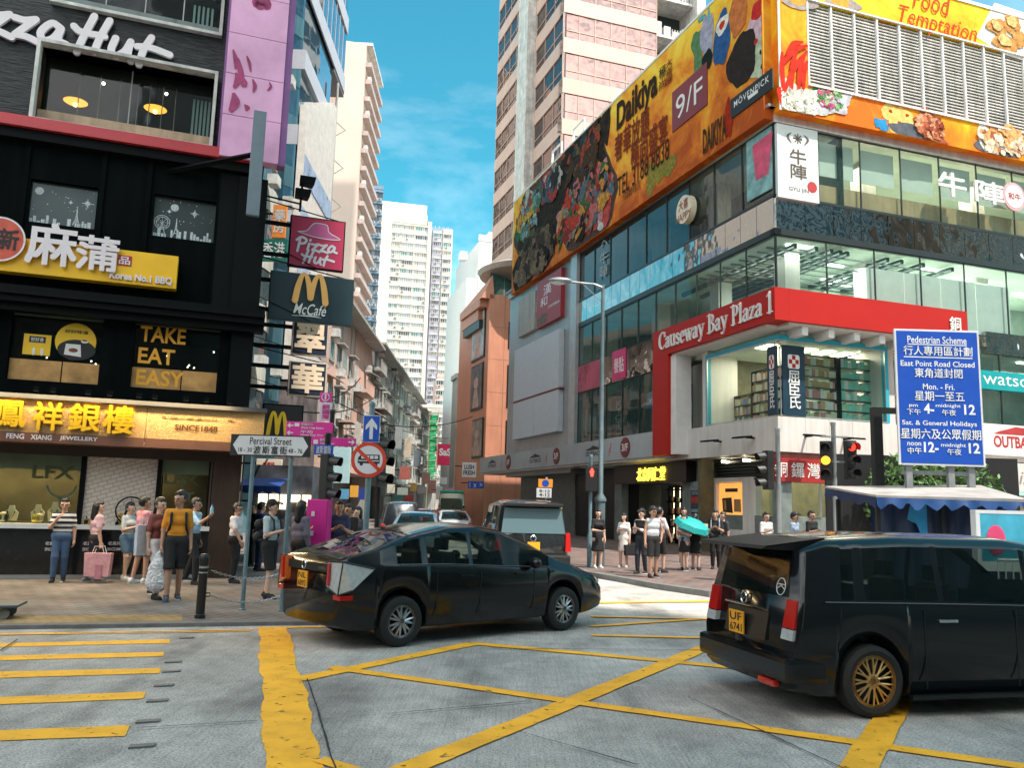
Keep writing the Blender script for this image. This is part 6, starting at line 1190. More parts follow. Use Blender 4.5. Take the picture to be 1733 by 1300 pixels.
for k in range(7):
 a,b=us_[k]+.02,us_[k+1]-.02;vt=min(16.5,s_at(xs[k+1]-6,yT[k])[1])if k else 15.5
 t=thing('walk_up_block',('weathered pinkish walk-up block next to the blue glass block','grey walk-up block with awnings, second past the glass block','dun walk-up block behind the round prohibition sign','cream walk-up block with a small roof hut','pinkish walk-up block before the green netting','grey walk-up block behind the green netting','cream walk-up block farthest down the street')[k],'building',FSt.P((a+b)/2,0,-4))
 mb=MB(FSt);mb.box(a,b,4.2,vt,-12,0);mb.box(a,b,vt+.003,vt+.8,-.3,.12);mb.box(a-.01,b+.01,3.9,4.19,-12,.5);mb.build('wall',mats[k],t)
 mb=MB(FSt);mb.box(a+.3,b-.3,.05,3.89,-5,-1.2);mb.build('shop_front',M('shop_dark_%d'%k,((.10,.06,.05),(.05,.06,.08),(.12,.09,.05),(.06,.06,.06),(.10,.05,.06),(.05,.07,.06),(.1,.08,.06))[k],.6,var=.7,vs=.8),t)
 mb=MB(FSt);mb.box(a,b,.05,3.89,-12,-5.2);mb.box(a,a+.3,.05,3.89,-5,-.05);mb.build('ground_wall',GRR,t)
 mb=MB(FSt);mb.box(a+1,min(b,a+4),vt+.8,vt+3.,-8,-3);mb.box(a+.6,min(b,a+4.4),vt+3.003,vt+3.2,-8.4,-2.5);mb.build('roof_hut',GRR,t)
 mb=MB(FSt);mb.box(a+.1,b-.1,vt-.2,vt+.0,.02,1.2);mb.build('eave',GRR,t)
 facade_clutter(t,FSt,a,b,4.3,vt,30+k,wm=WL,acs=8,awn=5,rails=4,mat=mats[k])
for k,(x0,x1,yt,Y,m_)in enumerate(((735,790,700,180,GRR),(700,752,690,210,WSUN),(742,800,640,230,M('rose_render',(.5,.36,.32),.8,var=.2)))):
 slab('street_end_block',('grey block low at the bend of the street','cream block at the end of the street behind the netting','rose block at the end of the street above the crimson sign')[k],x0,x1,yt,Y,80,m_,cols=5,wm=W2,seed=50+k,cat='building',limit=60)
P=atY(734,770,112);NET=M('green_net',(.02,.34,.14),.7,var=.5,vs=1.5,bump=.5,bs=3);FN=Fr(P,80);a=FN.at(727,750)[0];b=FN.at(738,750)[0];v0_,v1_=FN.at(733,808)[1],FN.at(733,702)[1]
s_=thing('scaffold_netting','narrow column of bright green scaffold netting on the street side','scaffold',FN.P((a+b)/2,0,0));rr=random.Random(1);mb=MB(FN);n=12
for k in range(n):x=rr.uniform(-.12,.12);mb.box(a+x,b+x,v0_+(v1_-v0_)*k/n,v0_+(v1_-v0_)*(k+.97)/n,-1.2,rr.uniform(0,.15))
mb.build('netting',NET,s_);mb=MB(FN)
for u in(a-.15,b+.15):mb.tube([(u,0.1,.2),(u,v1_+.5,.2)],.06,5)
for k in range(9):mb.tube([(a-.3,v0_+(v1_-v0_)*k/8,.25),(b+.3,v0_+(v1_-v0_)*k/8+.2,.25)],.04,4)
mb.build('bamboo_pole',M('bamboo',(.35,.26,.12),.6),s_)
P=atY(778,720,92);FW=Fr(P,76);a,b=FW.at(771,720)[0],FW.at(785,720)[0];mb=MB(FW);mb.box(a,b,0,FW.at(778,640)[1],-3,0);mb.box(a-.2,b+.2,FW.at(778,640)[1]+.003,FW.at(778,632)[1],-3.1,.1);tag(mb.build('white_pylon',WSUN,origin='base'),'plain white pylon wall at the far side of the street beside the orange building','wall')
t=thing('office_tower_behind','tall grey office tower behind the photographer that shades the near road','tower',(24,-18,0));mb=MB();mb.box(5,37,-34,-12,0,105)
for k in range(29):mb.box(4.9,37.1,-34.1,-11.9,3+3.6*k,4+3.6*k)
mb.build('wall',M('tower_behind',(.30,.31,.31),.5,var=.1),t)
for k,(x0,x1,y0,y1,h,c)in enumerate(((-75,-42,-40,-16,13,(.34,.30,.26)),(-40,-14,-42,-18,14,(.22,.24,.25)),(-12,3,-40,-17,16,(.40,.22,.14)),(39,62,-40,-14,40,(.45,.42,.38)),(64,95,-38,-10,50,(.28,.30,.33)),(-48,-34,-14,12,10,(.30,.27,.25)),(97,150,-40,-4,58,(.36,.24,.18)))):
 t=thing('street_block_behind',('tan','dark grey','rust','cream','slate','brown','terracotta')[k]+' block across the road behind the photographer','building',((x0+x1)/2,(y0+y1)/2,0));m_=M('block_behind_%d'%k,c,.6,var=.2,vs=.2);mb=MB();mb.box(x0,x1,y0,y1,0,h);mb.build('wall',m_,t);mb=MB();v=3
 while v<h-2:
  u=x0+1
  while u<x1-3:mb.box(u,u+2.2,y1+.002,y1+.06,v,v+1.7);u+=3.1
  u=y0+1
  while u<y1-3:mb.box(x1+.002,x1+.06,u,u+2.2,v,v+1.7);u+=3.1
  v+=3.2
 mb.build('window',PANE[0],t)['kind']='stuff'
 # ====== street furniture
POST=M('blue_grey_post',(.16,.24,.27),.5,.2,var=.2,vs=5,streak=.2);POSTG=M('galvanised_post',(.30,.32,.33),.45,.4,var=.2,vs=5);SBLK=M('signal_black',(.012,.013,.013),.45,var=.15);SBLUE=M('sign_blue',(.012,.075,.42),.4,var=.05);SMAG=M('sign_magenta',(.58,.02,.26),.45,var=.08);SRED=M('sign_red',(.58,.045,.02),.45,var=.05);SWH=M('sign_white',(.62,.64,.66),.45,var=.06);CHN=M('steel_chain',(.5,.5,.5),.35,.8)
def local(Pt,rz=0.):
 return None
def put(name,label,cat,P,rz=0,group=None):return lthing(name,label,cat,P,rz,group)
UP=Matrix(((1,0,0,0),(0,0,-1,0),(0,1,0,0),(0,0,0,1)))
def SM():return MB(UP)
bp=[gnd(338,1047,PZ),gnd(500,1030,PZ)];hb=atY(347,938,bp[0][1])[2]-PZ
for k,p in enumerate(bp):
 b=put('bollard',('black steel bollard with pale reflective bands holding the chains','black bollard mostly behind the dark hatchback')[k],'bollard',p,0,'bollards with chains on the pavement corner')
 mb=MB();mb.lathe([(.075,0),(.075,.05),(.062,.06),(.062,hb-.12),(.07,hb-.11),(.07,hb-.03),(.05,hb),(.0,hb+.01)],n=20);mb.build('post',SBLK,b,smooth=40)
 mb=MB();mb.lathe([(.0645,hb-.2),(.0645,hb-.17)],n=20,cap=False);mb.lathe([(.0645,hb-.27),(.0645,hb-.25)],n=20,cap=False);mb.build('reflective_band',POSTG,b)
 mb=MB()
 for z in(hb-.2,hb-.55):mb.tube([(.06,0,z),(.11,.02,z),(.11,.02,z-.05),(.06,0,z-.05)],.01,6)
 mb.build('chain_eye',SBLK,b)
def link_chain(a,b,sag,name,label):
 n=int(np.linalg.norm(np.array(b)-np.array(a))/.045);mb=MB();a,b=np.array(a,float),np.array(b,float);P=[a+(b-a)*t+np.array([0,0,-sag*4*t*(1-t)])for t in np.linspace(0,1,n+1)]
 for i in range(n):
  d=(P[i+1]-P[i]);d/=np.linalg.norm(d);s_=np.cross(d,(0,0,1));s_/=np.linalg.norm(s_);q=np.cross(s_,d)if i%2 else s_;c=(P[i]+P[i+1])/2
  mb.tube([c+d*.03*math.cos(t)+q*.016*math.sin(t)for t in[math.tau*j/8 for j in range(9)]],.0055,4,cap=False)
 tag(mb.build(name,CHN,origin='base'),label,'chain','chains slung from the bollard')
for k,dz in enumerate((.2,.55)):link_chain(bp[0]+np.array([.11,.02,hb-dz-.03]),bp[1]+np.array([.0,.0,hb-dz-.03]),.16,'barrier_chain',('upper sagging steel chain beside the black bollard','lower sagging steel chain beside the black bollard')[k])
p1=gnd(410,1033,PZ);Y=p1[1];p2=atY(479,1030,Y+.1);s_=put('street_name_sign','white arrow-shaped street name plate on two blue-grey posts','street sign',p1)
zt=atY(428,772,Y)[2]-PZ;zu=atY(428,736,Y)[2]-PZ;xl,xr=atY(392,752,Y)[0]-p1[0],atY(527,757,Y)[0]-p1[0];dx2=p2[0]-p1[0]
for x in(0,dx2):mb=MB();mb.lathe([(.055,0),(.055,.02),(.034,.03),(.034,zu-.02)],(x,0,0),n=12);mb.build('post',POST,s_,smooth=40)
xm=(xl+xr)/2;hh=(zu-zt);mb=SM();mb.box(xl,xr,zt,zu,.036,.05);mb.build('plate_edge',BLKP,s_)
mb=SM();zc=(zt+zu)/2;mb.prism([(xl+.04,zc),(xl+.13,zu-.02),(xr-.13,zu-.02),(xr-.04,zc),(xr-.13,zt+.02),(xl+.13,zt+.02)],.0505,.054);mb.build('plate',SWH,s_)
mb=SM();w_=xr-xl;put_text(mb,'Percival Street',xl+w_*.24,xr-w_*.24,zc+hh*.04,zu-hh*.12,.057,.008);put_text(mb,'18 - 30',xl+w_*.1,xl+w_*.275,zt+hh*.17,zc-hh*.12,.057,.008);put_text(mb,'48 - 76',xr-w_*.275,xr-w_*.1,zt+hh*.17,zc-hh*.12,.057,.008);put_text(mb,'波斯富街',xl+w_*.29,xr-w_*.29,zt+hh*.1,zc-hh*.02,.057,.004,sp=1.25);mb.build('lettering',BLKP,s_)
Y=14.6;c=atY(627,779,Y);P=(c[0]-.02,Y,PZ);s_=put('traffic_sign_post','round no-minibus sign under a blue one-way arrow on one grey post','traffic sign',P);zt=atY(625,688,Y)[2]-PZ;zc=c[2]-PZ;R_=29.5*Y/FPX
mb=MB();mb.lathe([(.05,0),(.05,zt),(.06,zt+.002),(.06,zt+.06),(.02,zt+.09)],n=14);mb.build('post',POST,s_,smooth=40)
mb=SM();mb.disc(0,zc,R_,.055,.075,40);mb.build('red_ring',SRED,s_);mb=SM();mb.disc(0,zc,R_*.8,.0755,.079,40);mb.build('white_disc',SWH,s_)
mb=SM();q=R_;mb.prism([(-q*.62,zc-.2*q),(-q*.6,zc+.12*q),(-.44*q,zc+.3*q),(.62*q,zc+.3*q),(.64*q,zc-.2*q)],.0795,.081);mb.disc(-.4*q,zc-.24*q,.1*q,.0795,.0815,14);mb.disc(.42*q,zc-.24*q,.1*q,.0795,.0815,14);mb.build('minibus_symbol',BLKP,s_)
mb=SM()
for k in range(4):mb.box(-q*.42+k*.25*q,-q*.22+k*.25*q,zc+.06*q,zc+.24*q,.0812,.083)
mb.box(-.58*q,.6*q,zc-.08*q,zc-.03*q,.0812,.083);mb.build('minibus_windows',SWH,s_)
mb=SM();a=R(-42);d=(math.cos(a),math.sin(a));n_=(-d[1],d[0]);l,h=R_*.82,R_*.1;mb.prism([(d[0]*l*i+n_[0]*h*j,zc+d[1]*l*i+n_[1]*h*j)for i,j in((-1,-1),(1,-1),(1,1),(-1,1))],.0835,.086);mb.build('red_bar',SRED,s_)
r0,r1=atY(615,748,Y),atY(644,705,Y);x0,x1,z0,z1=r0[0]-P[0],r1[0]-P[0],r0[2]-PZ,r1[2]-PZ;mb=SM();mb.bbox(x0-.01,x1+.01,z0-.01,z1+.01,.052,.06,.003);mb.build('blue_plate_edge',SWH,s_);mb=SM();mb.box(x0,x1,z0,z1,.0602,.064);mb.build('blue_plate',SBLUE,s_)
mb=SM();xm=(x0+x1)/2;W_,H_=x1-x0,z1-z0;mb.prism([(xm-W_*.11,z0+H_*.1),(xm+W_*.11,z0+H_*.1),(xm+W_*.11,z0+H_*.6),(xm+W_*.36,z0+H_*.45),(xm+W_*.36,z0+H_*.62),(xm,z0+H_*.92),(xm-W_*.36,z0+H_*.62),(xm-W_*.36,z0+H_*.45),(xm-W_*.11,z0+H_*.6)],.0645,.067);mb.build('arrow',SWH,s_)
def sig_head(s_,x,z,az,lit=None,n=3,y=0.,lab=None):
 """signal head at local (x, z), facing az (0 = the camera, positive = turned to the right)"""
 T=Matrix.Translation((x,y,z))@Matrix.Rotation(az,4,'Z');mb=MB(T);H=.31*n;mb.bbox(-.13,.13,-.11,.06,0,H,.02);mb.box(-.2,.2,-.075,-.07,-.06,H+.06)if az==0 and 0 else None;h=mb.build('signal_head',SBLK,s_)
 if lab:h['label']=lab
 for k in range(n):
  zz=H-.155-.31*k;mb=MB(T);V=[];F_=[]
  for j in range(13):
   a=math.pi*(-.15+1.3*j/12);V+=[(.115*math.cos(a),-.111,zz+.115*math.sin(a)),(.118*math.cos(a),-.30-.04*math.sin(a),zz+.118*math.sin(a)-.03)]
  for j in range(12):F_.append((2*j,2*j+1,2*j+3,2*j+2))
  mb.add(V,F_);mb.build('visor',SBLK,h)
  mb=MB(T);mb.lathe([(.0,-.112),(.1,-.112),(.098,-.118),(.0,-.13)],(0,0,zz),'y',18,cap=False);on=lit is not None and lit[0]==k
  mb.build('lens',M('lens_%s'%lit[1],{'red':(1,.02,.01),'amber':(1,.34,.015)}[lit[1]],emit=2.2,var=0)if on else M('lens_off',(.03,.03,.03),.2),h)
 return h
def sig_at(Y,x,ytop,ybot,s_,P,az,lit,lab=None):a,b=atY(x,ytop,Y),atY(x,ybot,Y);return sig_head(s_,a[0]-P[0],(a[2]+b[2])/2-P[2]-.465,az,lit,3,-.0,lab)
def post(s_,h,r=.055,mt=POSTG,base=True):
 mb=MB();mb.lathe([(r*1.5,0),(r*1.5,.9 if base else.02),(r,1.0 if base else.03),(r,h-.02),(r*1.2,h),(r*1.2,h+.07),(r,h+.08)],n=14);mb.build('post',mt,s_,smooth=40)
Y=20.;p=atY(1415,900,Y);P=(p[0],Y,.1);s_=put('traffic_light','traffic light post with two heads, one red and one amber, before the red plaza board','traffic light',P);post(s_,atY(1414,720,Y)[2]-.1)
sig_at(Y,1397,745,815,s_,P,R(-24),(1,'amber'));sig_at(Y,1437,743,815,s_,P,R(8),(0,'red'))
mb=SM()
for z in(2.9,3.5):mb.box(-.3,.32,z,z+.04,-.03,.03)
mb.build('bracket',POSTG,s_)
p=atY(1319,900,Y);P=(p[0],Y,.1);s_=put('traffic_light','traffic light post seen from the side, its hoods pointing left','traffic light',P);post(s_,atY(1317,730,Y)[2]-.1);sig_at(Y,1301,762,830,s_,P,R(-78),None)
mb=SM();mb.box(-.2,0,2.7,2.74,-.03,.03);mb.build('bracket',POSTG,s_)
Y=15.4;p=atY(640,850,Y);P=(p[0],Y,PZ);s_=put('traffic_light','black traffic light half hidden behind the round prohibition sign','traffic light',P);post(s_,2.9,.05,SBLK,False);sig_at(Y,641,740,824,s_,P,R(60),None)
Y=16.3;p=atY(546,900,Y);P=(p[0],Y,PZ);s_=put('traffic_light','black traffic light on a black post left of the magenta signs, seen from its side','traffic light',P);post(s_,2.95,.06,SBLK,False);sig_at(Y,552,772,846,s_,P,R(75),None)
r0,r1=atY(533,770,Y),atY(566,754,Y);mb=SM();mb.box(r0[0]-P[0],r1[0]-P[0],r0[2]-PZ,r1[2]-PZ,.07,.1);mb.build('blue_plate',SBLUE,s_);mb=SM();put_text(mb,'波斯富街',r0[0]-P[0]+.04,r1[0]-P[0]-.04,r0[2]-PZ+.02,r1[2]-PZ-.02,.103);mb.build('plate_lettering',SWH,s_)
Y=24.;p=atY(998,930,Y);P=(p[0],Y,.1);s_=put('pedestrian_signal','pedestrian signal showing a red man beside the tall lamp post','pedestrian signal',P);post(s_,atY(998,775,Y)[2]-.1,.05,POST);z0,z1=atY(998,832,Y)[2]-.1,atY(998,790,Y)[2]-.1
mb=SM();mb.bbox(-.15,.17,z0,z1,.05,.25,.02);mb.build('signal_head',SBLK,s_);mb=SM();zc=z1-.17;mb.disc(0.01,zc+.08,.032,.252,.256,12);mb.prism([(-.05,zc+.05),(.07,zc+.05),(.06,zc-.04),(.04,zc-.12),(-.02,zc-.12),(-.04,zc-.04)],.252,.256);mb.build('red_man',M('red_man',(1,.03,.02),emit=2.5,var=0),s_)
Y=17.;p=atY(551,900,Y);P=(p[0],Y,PZ);s_=put('pedestrian_signpost','magenta pedestrian finger signs with an information panel on top','signpost',P);post(s_,atY(551,700,Y)[2]-PZ,.05,SBLK,False)
def plate(s_,P,Y,x0,y0,x1,y1,mt,w=.06,th=.04,nm='plate'):
 a,b=atY(x0,y0,Y),atY(x1,y1,Y);q=(a[0]-P[0],b[0]-P[0],b[2]-P[2],a[2]-P[2]);mb=SM();mb.bbox(*q,w,w+th,.008);mb.build(nm,mt,s_);return q
q=plate(s_,P,Y,487,714,564,742,SMAG);mb=SM();W_,H_=q[1]-q[0],q[3]-q[2]
for z,t1,t2 in((.74,'世貿中心','World Trade Centre'),(.26,'午炮','Noon Day Gun')):put_text(mb,t1,q[0]+W_*.32,q[0]+W_*.58,q[2]+H_*z,q[2]+H_*(z+.18),.104);put_text(mb,t2,q[0]+W_*.32,q[0]+W_*.8,q[2]+H_*(z-.2),q[2]+H_*(z-.05),.104);stroke(mb,[(q[0]+W_*.15,q[2]+H_*z),(q[0]+W_*.04,q[2]+H_*z)],.025,.104);stroke(mb,[(q[0]+W_*.08,q[2]+H_*(z+.1)),(q[0]+W_*.04,q[2]+H_*z),(q[0]+W_*.08,q[2]+H_*(z-.1))],.025,.104,k=1)
mb.box(q[0]+W_*.18,q[0]+W_*.28,q[2]+H_*.68,q[2]+H_*.9,.101,.104);mb.build('lettering',SWH,s_)
q=plate(s_,P,Y,530,741,604,757,SMAG,.105);mb=SM();W_,H_=q[1]-q[0],q[3]-q[2];put_text(mb,'時代廣場',q[0]+W_*.2,q[0]+W_*.42,q[2]+H_*.52,q[2]+H_*.86,.15);put_text(mb,'Times Square',q[0]+W_*.2,q[0]+W_*.52,q[2]+H_*.12,q[2]+H_*.4,.15);stroke(mb,[(q[1]-W_*.16,q[2]+H_*.5),(q[1]-W_*.04,q[2]+H_*.5)],.025,.15);stroke(mb,[(q[1]-W_*.08,q[2]+H_*.72),(q[1]-W_*.04,q[2]+H_*.5),(q[1]-W_*.08,q[2]+H_*.28)],.025,.15,k=1);mb.box(q[0]+W_*.05,q[0]+W_*.15,q[2]+H_*.2,q[2]+H_*.7,.1455,.15);mb.build('lettering',SWH,s_)
q=plate(s_,P,Y,542,664,561,681,SMAG,-.02);mb=SM();cx,cz,r_=(q[0]+q[1])/2,(q[2]+q[3])/2,(q[3]-q[2])*.38
stroke(mb,[(cx+r_*math.cos(t),cz+r_*math.sin(t))for t in[math.tau*j/16 for j in range(17)]],.014,.024);stroke(mb,[(cx,cz-r_*.5),(cx,cz+r_*.2)],.03,.024);mb.disc(cx,cz+r_*.5,.018,.022,.026,8);mb.build('info_mark',SWH,s_)
q=plate(s_,P,Y,542,681.5,561,713,M('pale_lilac',(.55,.48,.55),.5),-.02);mb=SM();put_text(mb,'銅鑼灣',q[0]+.05,q[1]-.05,q[2]+.04,q[3]-.04,.026,vert=True);mb.build('lettering',SMAG,s_)
Y=16.;a,b=atY(520,845,Y),atY(556,845,Y);P=((a[0]+b[0])/2,Y+.2,PZ);s_=put('utility_cabinet','tall magenta metal cabinet among the waiting people','cabinet',P);w_=(b[0]-a[0])/2;h=a[2]-PZ
mb=SM();mb.bbox(-w_,w_,0,h,-.2,.2,.015);mb.build('body',SMAG,s_);mb=SM();mb.box(-w_+.02,w_-.02,.06,h*.48,.2,.212);mb.box(-w_+.02,w_-.02,h*.5,h-.03,.2,.212);mb.build('door',SMAG,s_);mb=SM()
for z in(h-.32,h-.68):mb.box(-w_+.1,-w_+.16,z,z+.09,.213,.224)
mb.build('lock_plate',SWH,s_)
Y=24.3;p=atY(1015,940,Y);P=(p[0],Y,.1);s_=put('street_lamp','tall grey street lamp with a single arm reaching left over the side street','street lamp',P);zt=atY(1023,482,Y)[2]-.1;zb=atY(1015,850,Y)[2]-.1;tx=atY(1023,482,Y)[0]-p[0]
mb=MB();mb.lathe([(.14,0),(.14,zb),(.17,zb+.02),(.17,zb+.1),(.075,zb+.25),(.065,zt*.6),(.05,zt)],n=16);mb.build('post',M('lamp_post_paint',(.12,.165,.18),.5,.2,var=.2,vs=3,streak=.25),s_,smooth=40)
e=atY(965,477,Y);mb=MB();mb.tube([(0,0,zt-.1),(-.25,0,zt+.0),(e[0]-p[0],0,e[2]-.1)],[.05,.04,.035],8);mb.tube([(0,0,zt-.55),(-.6,0,zt+.0)],.015,5);mb.build('arm',POSTG,s_)
a,b=atY(930,473,Y)[0]-p[0],atY(966,477,Y)[0]-p[0];c=(a+b)/2;z=e[2]-.1;mb=MB();mb.ball((c,0,z+.03),((b-a)/2+.05,.16,.1));mb.build('lamp_head',POSTG,s_,smooth=True);mb=MB();mb.ball((c-.05,0,z-.03),((b-a)/2-.08,.12,.08));mb.build('diffuser',SWH,s_,smooth=True)
Y=31.;p=atY(922,930,Y);P=(p[0],Y,.1);s_=put('no_stopping_sign','orange no-stopping plate above a white times plate behind the dark people carrier','traffic sign',P);post(s_,atY(922,812,Y)[2]-.1,.04,POSTG,False)
q=plate(s_,P,Y,911,811,935,826,M('sign_orange',(.8,.30,.03),.5));mb=SM();mb.disc((q[0]+q[1])/2,(q[2]+q[3])/2,.13,.101,.104);mb.build('roundel',SBLUE,s_);q=plate(s_,P,Y,908,826.5,933,843,SWH);mb=SM();put_text(mb,'8-12',q[0]+.1,q[1]-.06,q[2]+.2,q[3]-.05,.104,.02);put_text(mb,'4-12',q[0]+.1,q[1]-.06,q[2]+.04,q[2]+.17,.104,.02);mb.build('lettering',BLKP,s_)
Y=16.5;a,b=atY(1514,673,Y),atY(1666,677,Y);P=((a[0]+b[0])/2,Y,0.1);s_=put('road_notice_board','large blue pedestrian scheme board with white bilingual lettering','road sign',P)
q=plate(s_,P,Y,1511,557,1666,791,SWH,.0,.05,'board_edge');mb=SM();mb.bbox(q[0]+.04,q[1]-.04,q[2]+.04,q[3]-.04,.051,.056,.002);mb.build('board',SBLUE,s_);W_,H_=q[1]-q[0],q[3]-q[2];mb=SM()
def ln(t,x0,x1,y0,y1,off=.008):put_text(mb,t,q[0]+W_*x0,q[0]+W_*x1,q[3]-H_*y1,q[3]-H_*y0,.06,off)
ln('Pedestrian Scheme',.15,.85,.05,.105,.012);mb.box(q[0]+W_*.15,q[0]+W_*.85,q[3]-H_*.117,q[3]-H_*.11,.058,.06);ln('行人專用區計劃',.10,.91,.125,.195);mb.box(q[0]+W_*.1,q[0]+W_*.91,q[3]-H_*.212,q[3]-H_*.205,.058,.06)
ln('East Point Road Closed',.06,.93,.235,.277,.012);ln('東角道封閉',.22,.78,.29,.36);ln('Mon. - Fri.',.31,.68,.405,.447,.012);ln('星期一至五',.21,.79,.46,.53);ln('pm',.14,.24,.56,.585,.01);ln('下午',.11,.27,.592,.635);ln('4-',.31,.43,.55,.625,.025);ln('midnight',.45,.74,.55,.582,.01);ln('午夜',.52,.68,.592,.635);ln('12',.78,.91,.55,.625,.025)
ln('Sat. & General Holidays',.05,.92,.675,.72,.012);ln('星期六及公眾假期',.03,.96,.735,.81);ln('noon',.1,.26,.835,.86,.01);ln('中午',.1,.26,.872,.92);ln('12-',.29,.46,.83,.905,.025);ln('midnight',.49,.78,.835,.87,.01);ln('午夜',.56,.72,.875,.92);ln('12',.81,.94,.83,.905,.025);mb.build('lettering',M('sign_white_letter',(.72,.74,.76),.4),s_)
for x in(q[0]+.22,(q[0]+q[1])/2+.2,q[1]-.25):mb=MB();mb.box(x-.06,x+.06,.0,.1,0,q[3]-.2);mb.build('leg',POSTG,s_)
mb=SM();mb.box(q[0]+.1,q[1]-.1,q[2]-.18,q[2]-.1,-.12,-.06);mb.build('cross_rail',POSTG,s_)
p=atY(1487,830,17.2);P=(p[0],17.2,.1);s_=put('dark_post','dark square post with a short arm touching the blue notice board','post',P);zt=atY(1482,690,17.2)[2]-.1;mb=MB();mb.box(-.09,.09,-.09,.09,0,zt);mb.build('shaft',SBLK,s_);mb=MB();mb.box(.092,.5,-.06,.06,zt-.12,zt);mb.build('arm',SBLK,s_)
KY=15.2;f0,f1=atY(1482,838,KY),atY(1760,876,KY-1.);bk=atY(1396,823,17.2);ROOF=M('grey_roof_sheet',(.36,.33,.31),.6,var=.25,vs=2);BLUS=M('blue_sheet',(.01,.06,.2),.45,var=.4,vs=1.2);BLUD=M('dark_blue_sheet',(.008,.022,.07),.5,var=.5,vs=1.)
P=((f0[0]+f1[0])/2,KY,.1);s_=thing('news_kiosk','kiosk with sloping grey roof hung with blue sheeting under the notice board','kiosk',P);zf=f0[2];zbk=bk[2];bx1=f1[0]+.6;b1=(bx1,17.0,zbk+.1)
mb=MB();mb.add([tuple(f0),(f1[0],KY-.7,zf-.02),b1,tuple(bk),(f0[0],f0[1],zf-.06),(f1[0],KY-.7,zf-.08),(b1[0],b1[1],b1[2]-.06),(bk[0],bk[1],zbk-.06)],[(0,1,2,3),(7,6,5,4),(4,5,1,0),(5,6,2,1),(7,4,0,3)]);mb.build('roof',ROOF,s_)
rr=random.Random(3);mb=MB();V=[];F_=[];n=40
for i in range(n+1):
 t=i/n;x,y=f0[0]+(f1[0]-f0[0])*t,f0[1]+(KY-.7-f0[1])*t;d=.12+.06*math.sin(i*1.3)+rr.uniform(-.02,.02);V+=[(x,y-.02,zf-.04-.03*t),(x,y-.05+.02*math.sin(i),zf-.08-d)]
for i in range(n):F_.append((2*i,2*i+1,2*i+3,2*i+2))
mb.add(V,F_);mb.build('valance',BLUS,s_,smooth=True);mb=MB();V=[];F_=[]
for i in range(13):
 t=i/12;x,y,z=bk[0]+(f0[0]-bk[0])*t,bk[1]+(f0[1]-bk[1])*t,zbk+(zf-zbk)*t-.04;V+=[(x,y-.02,z),(x-.03,y-.04,z-.16-.05*math.sin(i*1.7))]
mb.add(V,[(2*i,2*i+1,2*i+3,2*i+2)for i in range(12)]);mb.build('side_valance',BLUD,s_,smooth=True)
mb=MB();V=[];F_=[];n=36
for i in range(n+1):t=i/n;x=f0[0]+.12+(f1[0]-f0[0])*.98*t;y=f0[1]+.5-.6*t+.05*math.sin(i*1.1);V+=[(x,y,.1),(x,y+.02,zf-.1)]
for i in range(n):F_.append((2*i,2*i+1,2*i+3,2*i+2))
mb.add(V,F_);mb.build('sheet',BLUD,s_,smooth=True);mb=MB();x=f0[0]+.75;mb.add([(x,f0[1]+.28,zf-.15),(x+.32,f0[1]+.26,zf-.13),(x+.36,f0[1]+.25,zf-.9),(x+.2,f0[1]+.27,zf-.75),(x+.1,f0[1]+.28,zf-.5),(x-.06,f0[1]+.3,zf-.42)],[(0,5,4,3,2,1)]);mb.build('light_sheet',M('light_blue_sheet',(.03,.27,.55),.5,var=.25),s_)
mb=MB()
for x,y in((f0[0]+.05,f0[1]+.1),(bk[0]+.2,bk[1]-.1),(f0[0]+1.2,f0[1]+.05)):mb=MB();mb.box(x,x+.07,y,y+.07,.1,zf-.06);mb.build('leg',SBLK,s_)
a,b=atY(1662,950,KY-1.1),atY(1790,873,KY-1.1);s_=thing('advert_panel','lit aqua advertising panel with a pink figure, beside the kiosk','advert',(a[0],KY-1.1,.1));mb=MB();mb.box(a[0],b[0],KY-1.1,KY-.95,a[2],b[2]);mb.build('panel',M('aqua_ad',(.05,.30,.42),.4,emit=.1,var=.35,vs=1.3),s_);mb=MB();mb.box(a[0]-.07,b[0],KY-1.105,KY-.94,b[2]+.002,b[2]+.06);mb.box(a[0]-.07,a[0]-.002,KY-1.105,KY-.94,.1,b[2]);mb.box(a[0],b[0],KY-1.108,KY-.95,a[2]-.16,a[2]-.002);mb.build('frame',SWH,s_);mb=MB(UP@Matrix.Translation((0,0,-(KY-1.1))));
mb=MB();mb.ball((a[0]+.25,KY-1.11,a[2]+.35),(.16,.012,.25));mb.build('figure_print',M('pink_figure',(.6,.06,.16),.5),s_)
a=atY(1690,975,13.6);s_=thing('railing','white pedestrian railing beyond the dark minivan','railing',(a[0],13.6,.1));mb=MB();zt=atY(1700,948,13.6)[2]
for k in range(24):mb.tube([(a[0]+k*.12,13.6,.1),(a[0]+k*.12,13.6,zt)],.012,5)
mb.tube([(a[0],13.6,zt),(a[0]+3,13.6,zt)],.025,6);mb.build('bars',SWH,s_)
rr=random.Random(12);c=atY(1580,812,22);s_=thing('ivy_hedge','bright green leafy hedge showing under the blue notice board','hedge',(c[0],22,.1));mb=MB();leaves(mb,(c[0],22,2.2),(1.9,.7,1.5),2600,rr,.09);mb.build('foliage',M('bright_leaf',(.10,.20,.05),.55,var=.6,vs=4),s_)
mb=MB()
for k in range(9):x=c[0]+rr.uniform(-1.2,1.2);mb.tube([(c[0]+(x-c[0])*.3,22,.1),(x,22+rr.uniform(-.2,.2),2.4)],[.04,.015],5)
mb.build('stem',M('bark',(.10,.07,.05),.8),s_);mb=MB();mb.box(c[0]-2.6,c[0]+2.6,22.6,22.7,.1,3.4);tag(mb.build('dark_hoarding',BLKP,origin='base'),'dark hoarding behind the leafy hedge','hoarding')
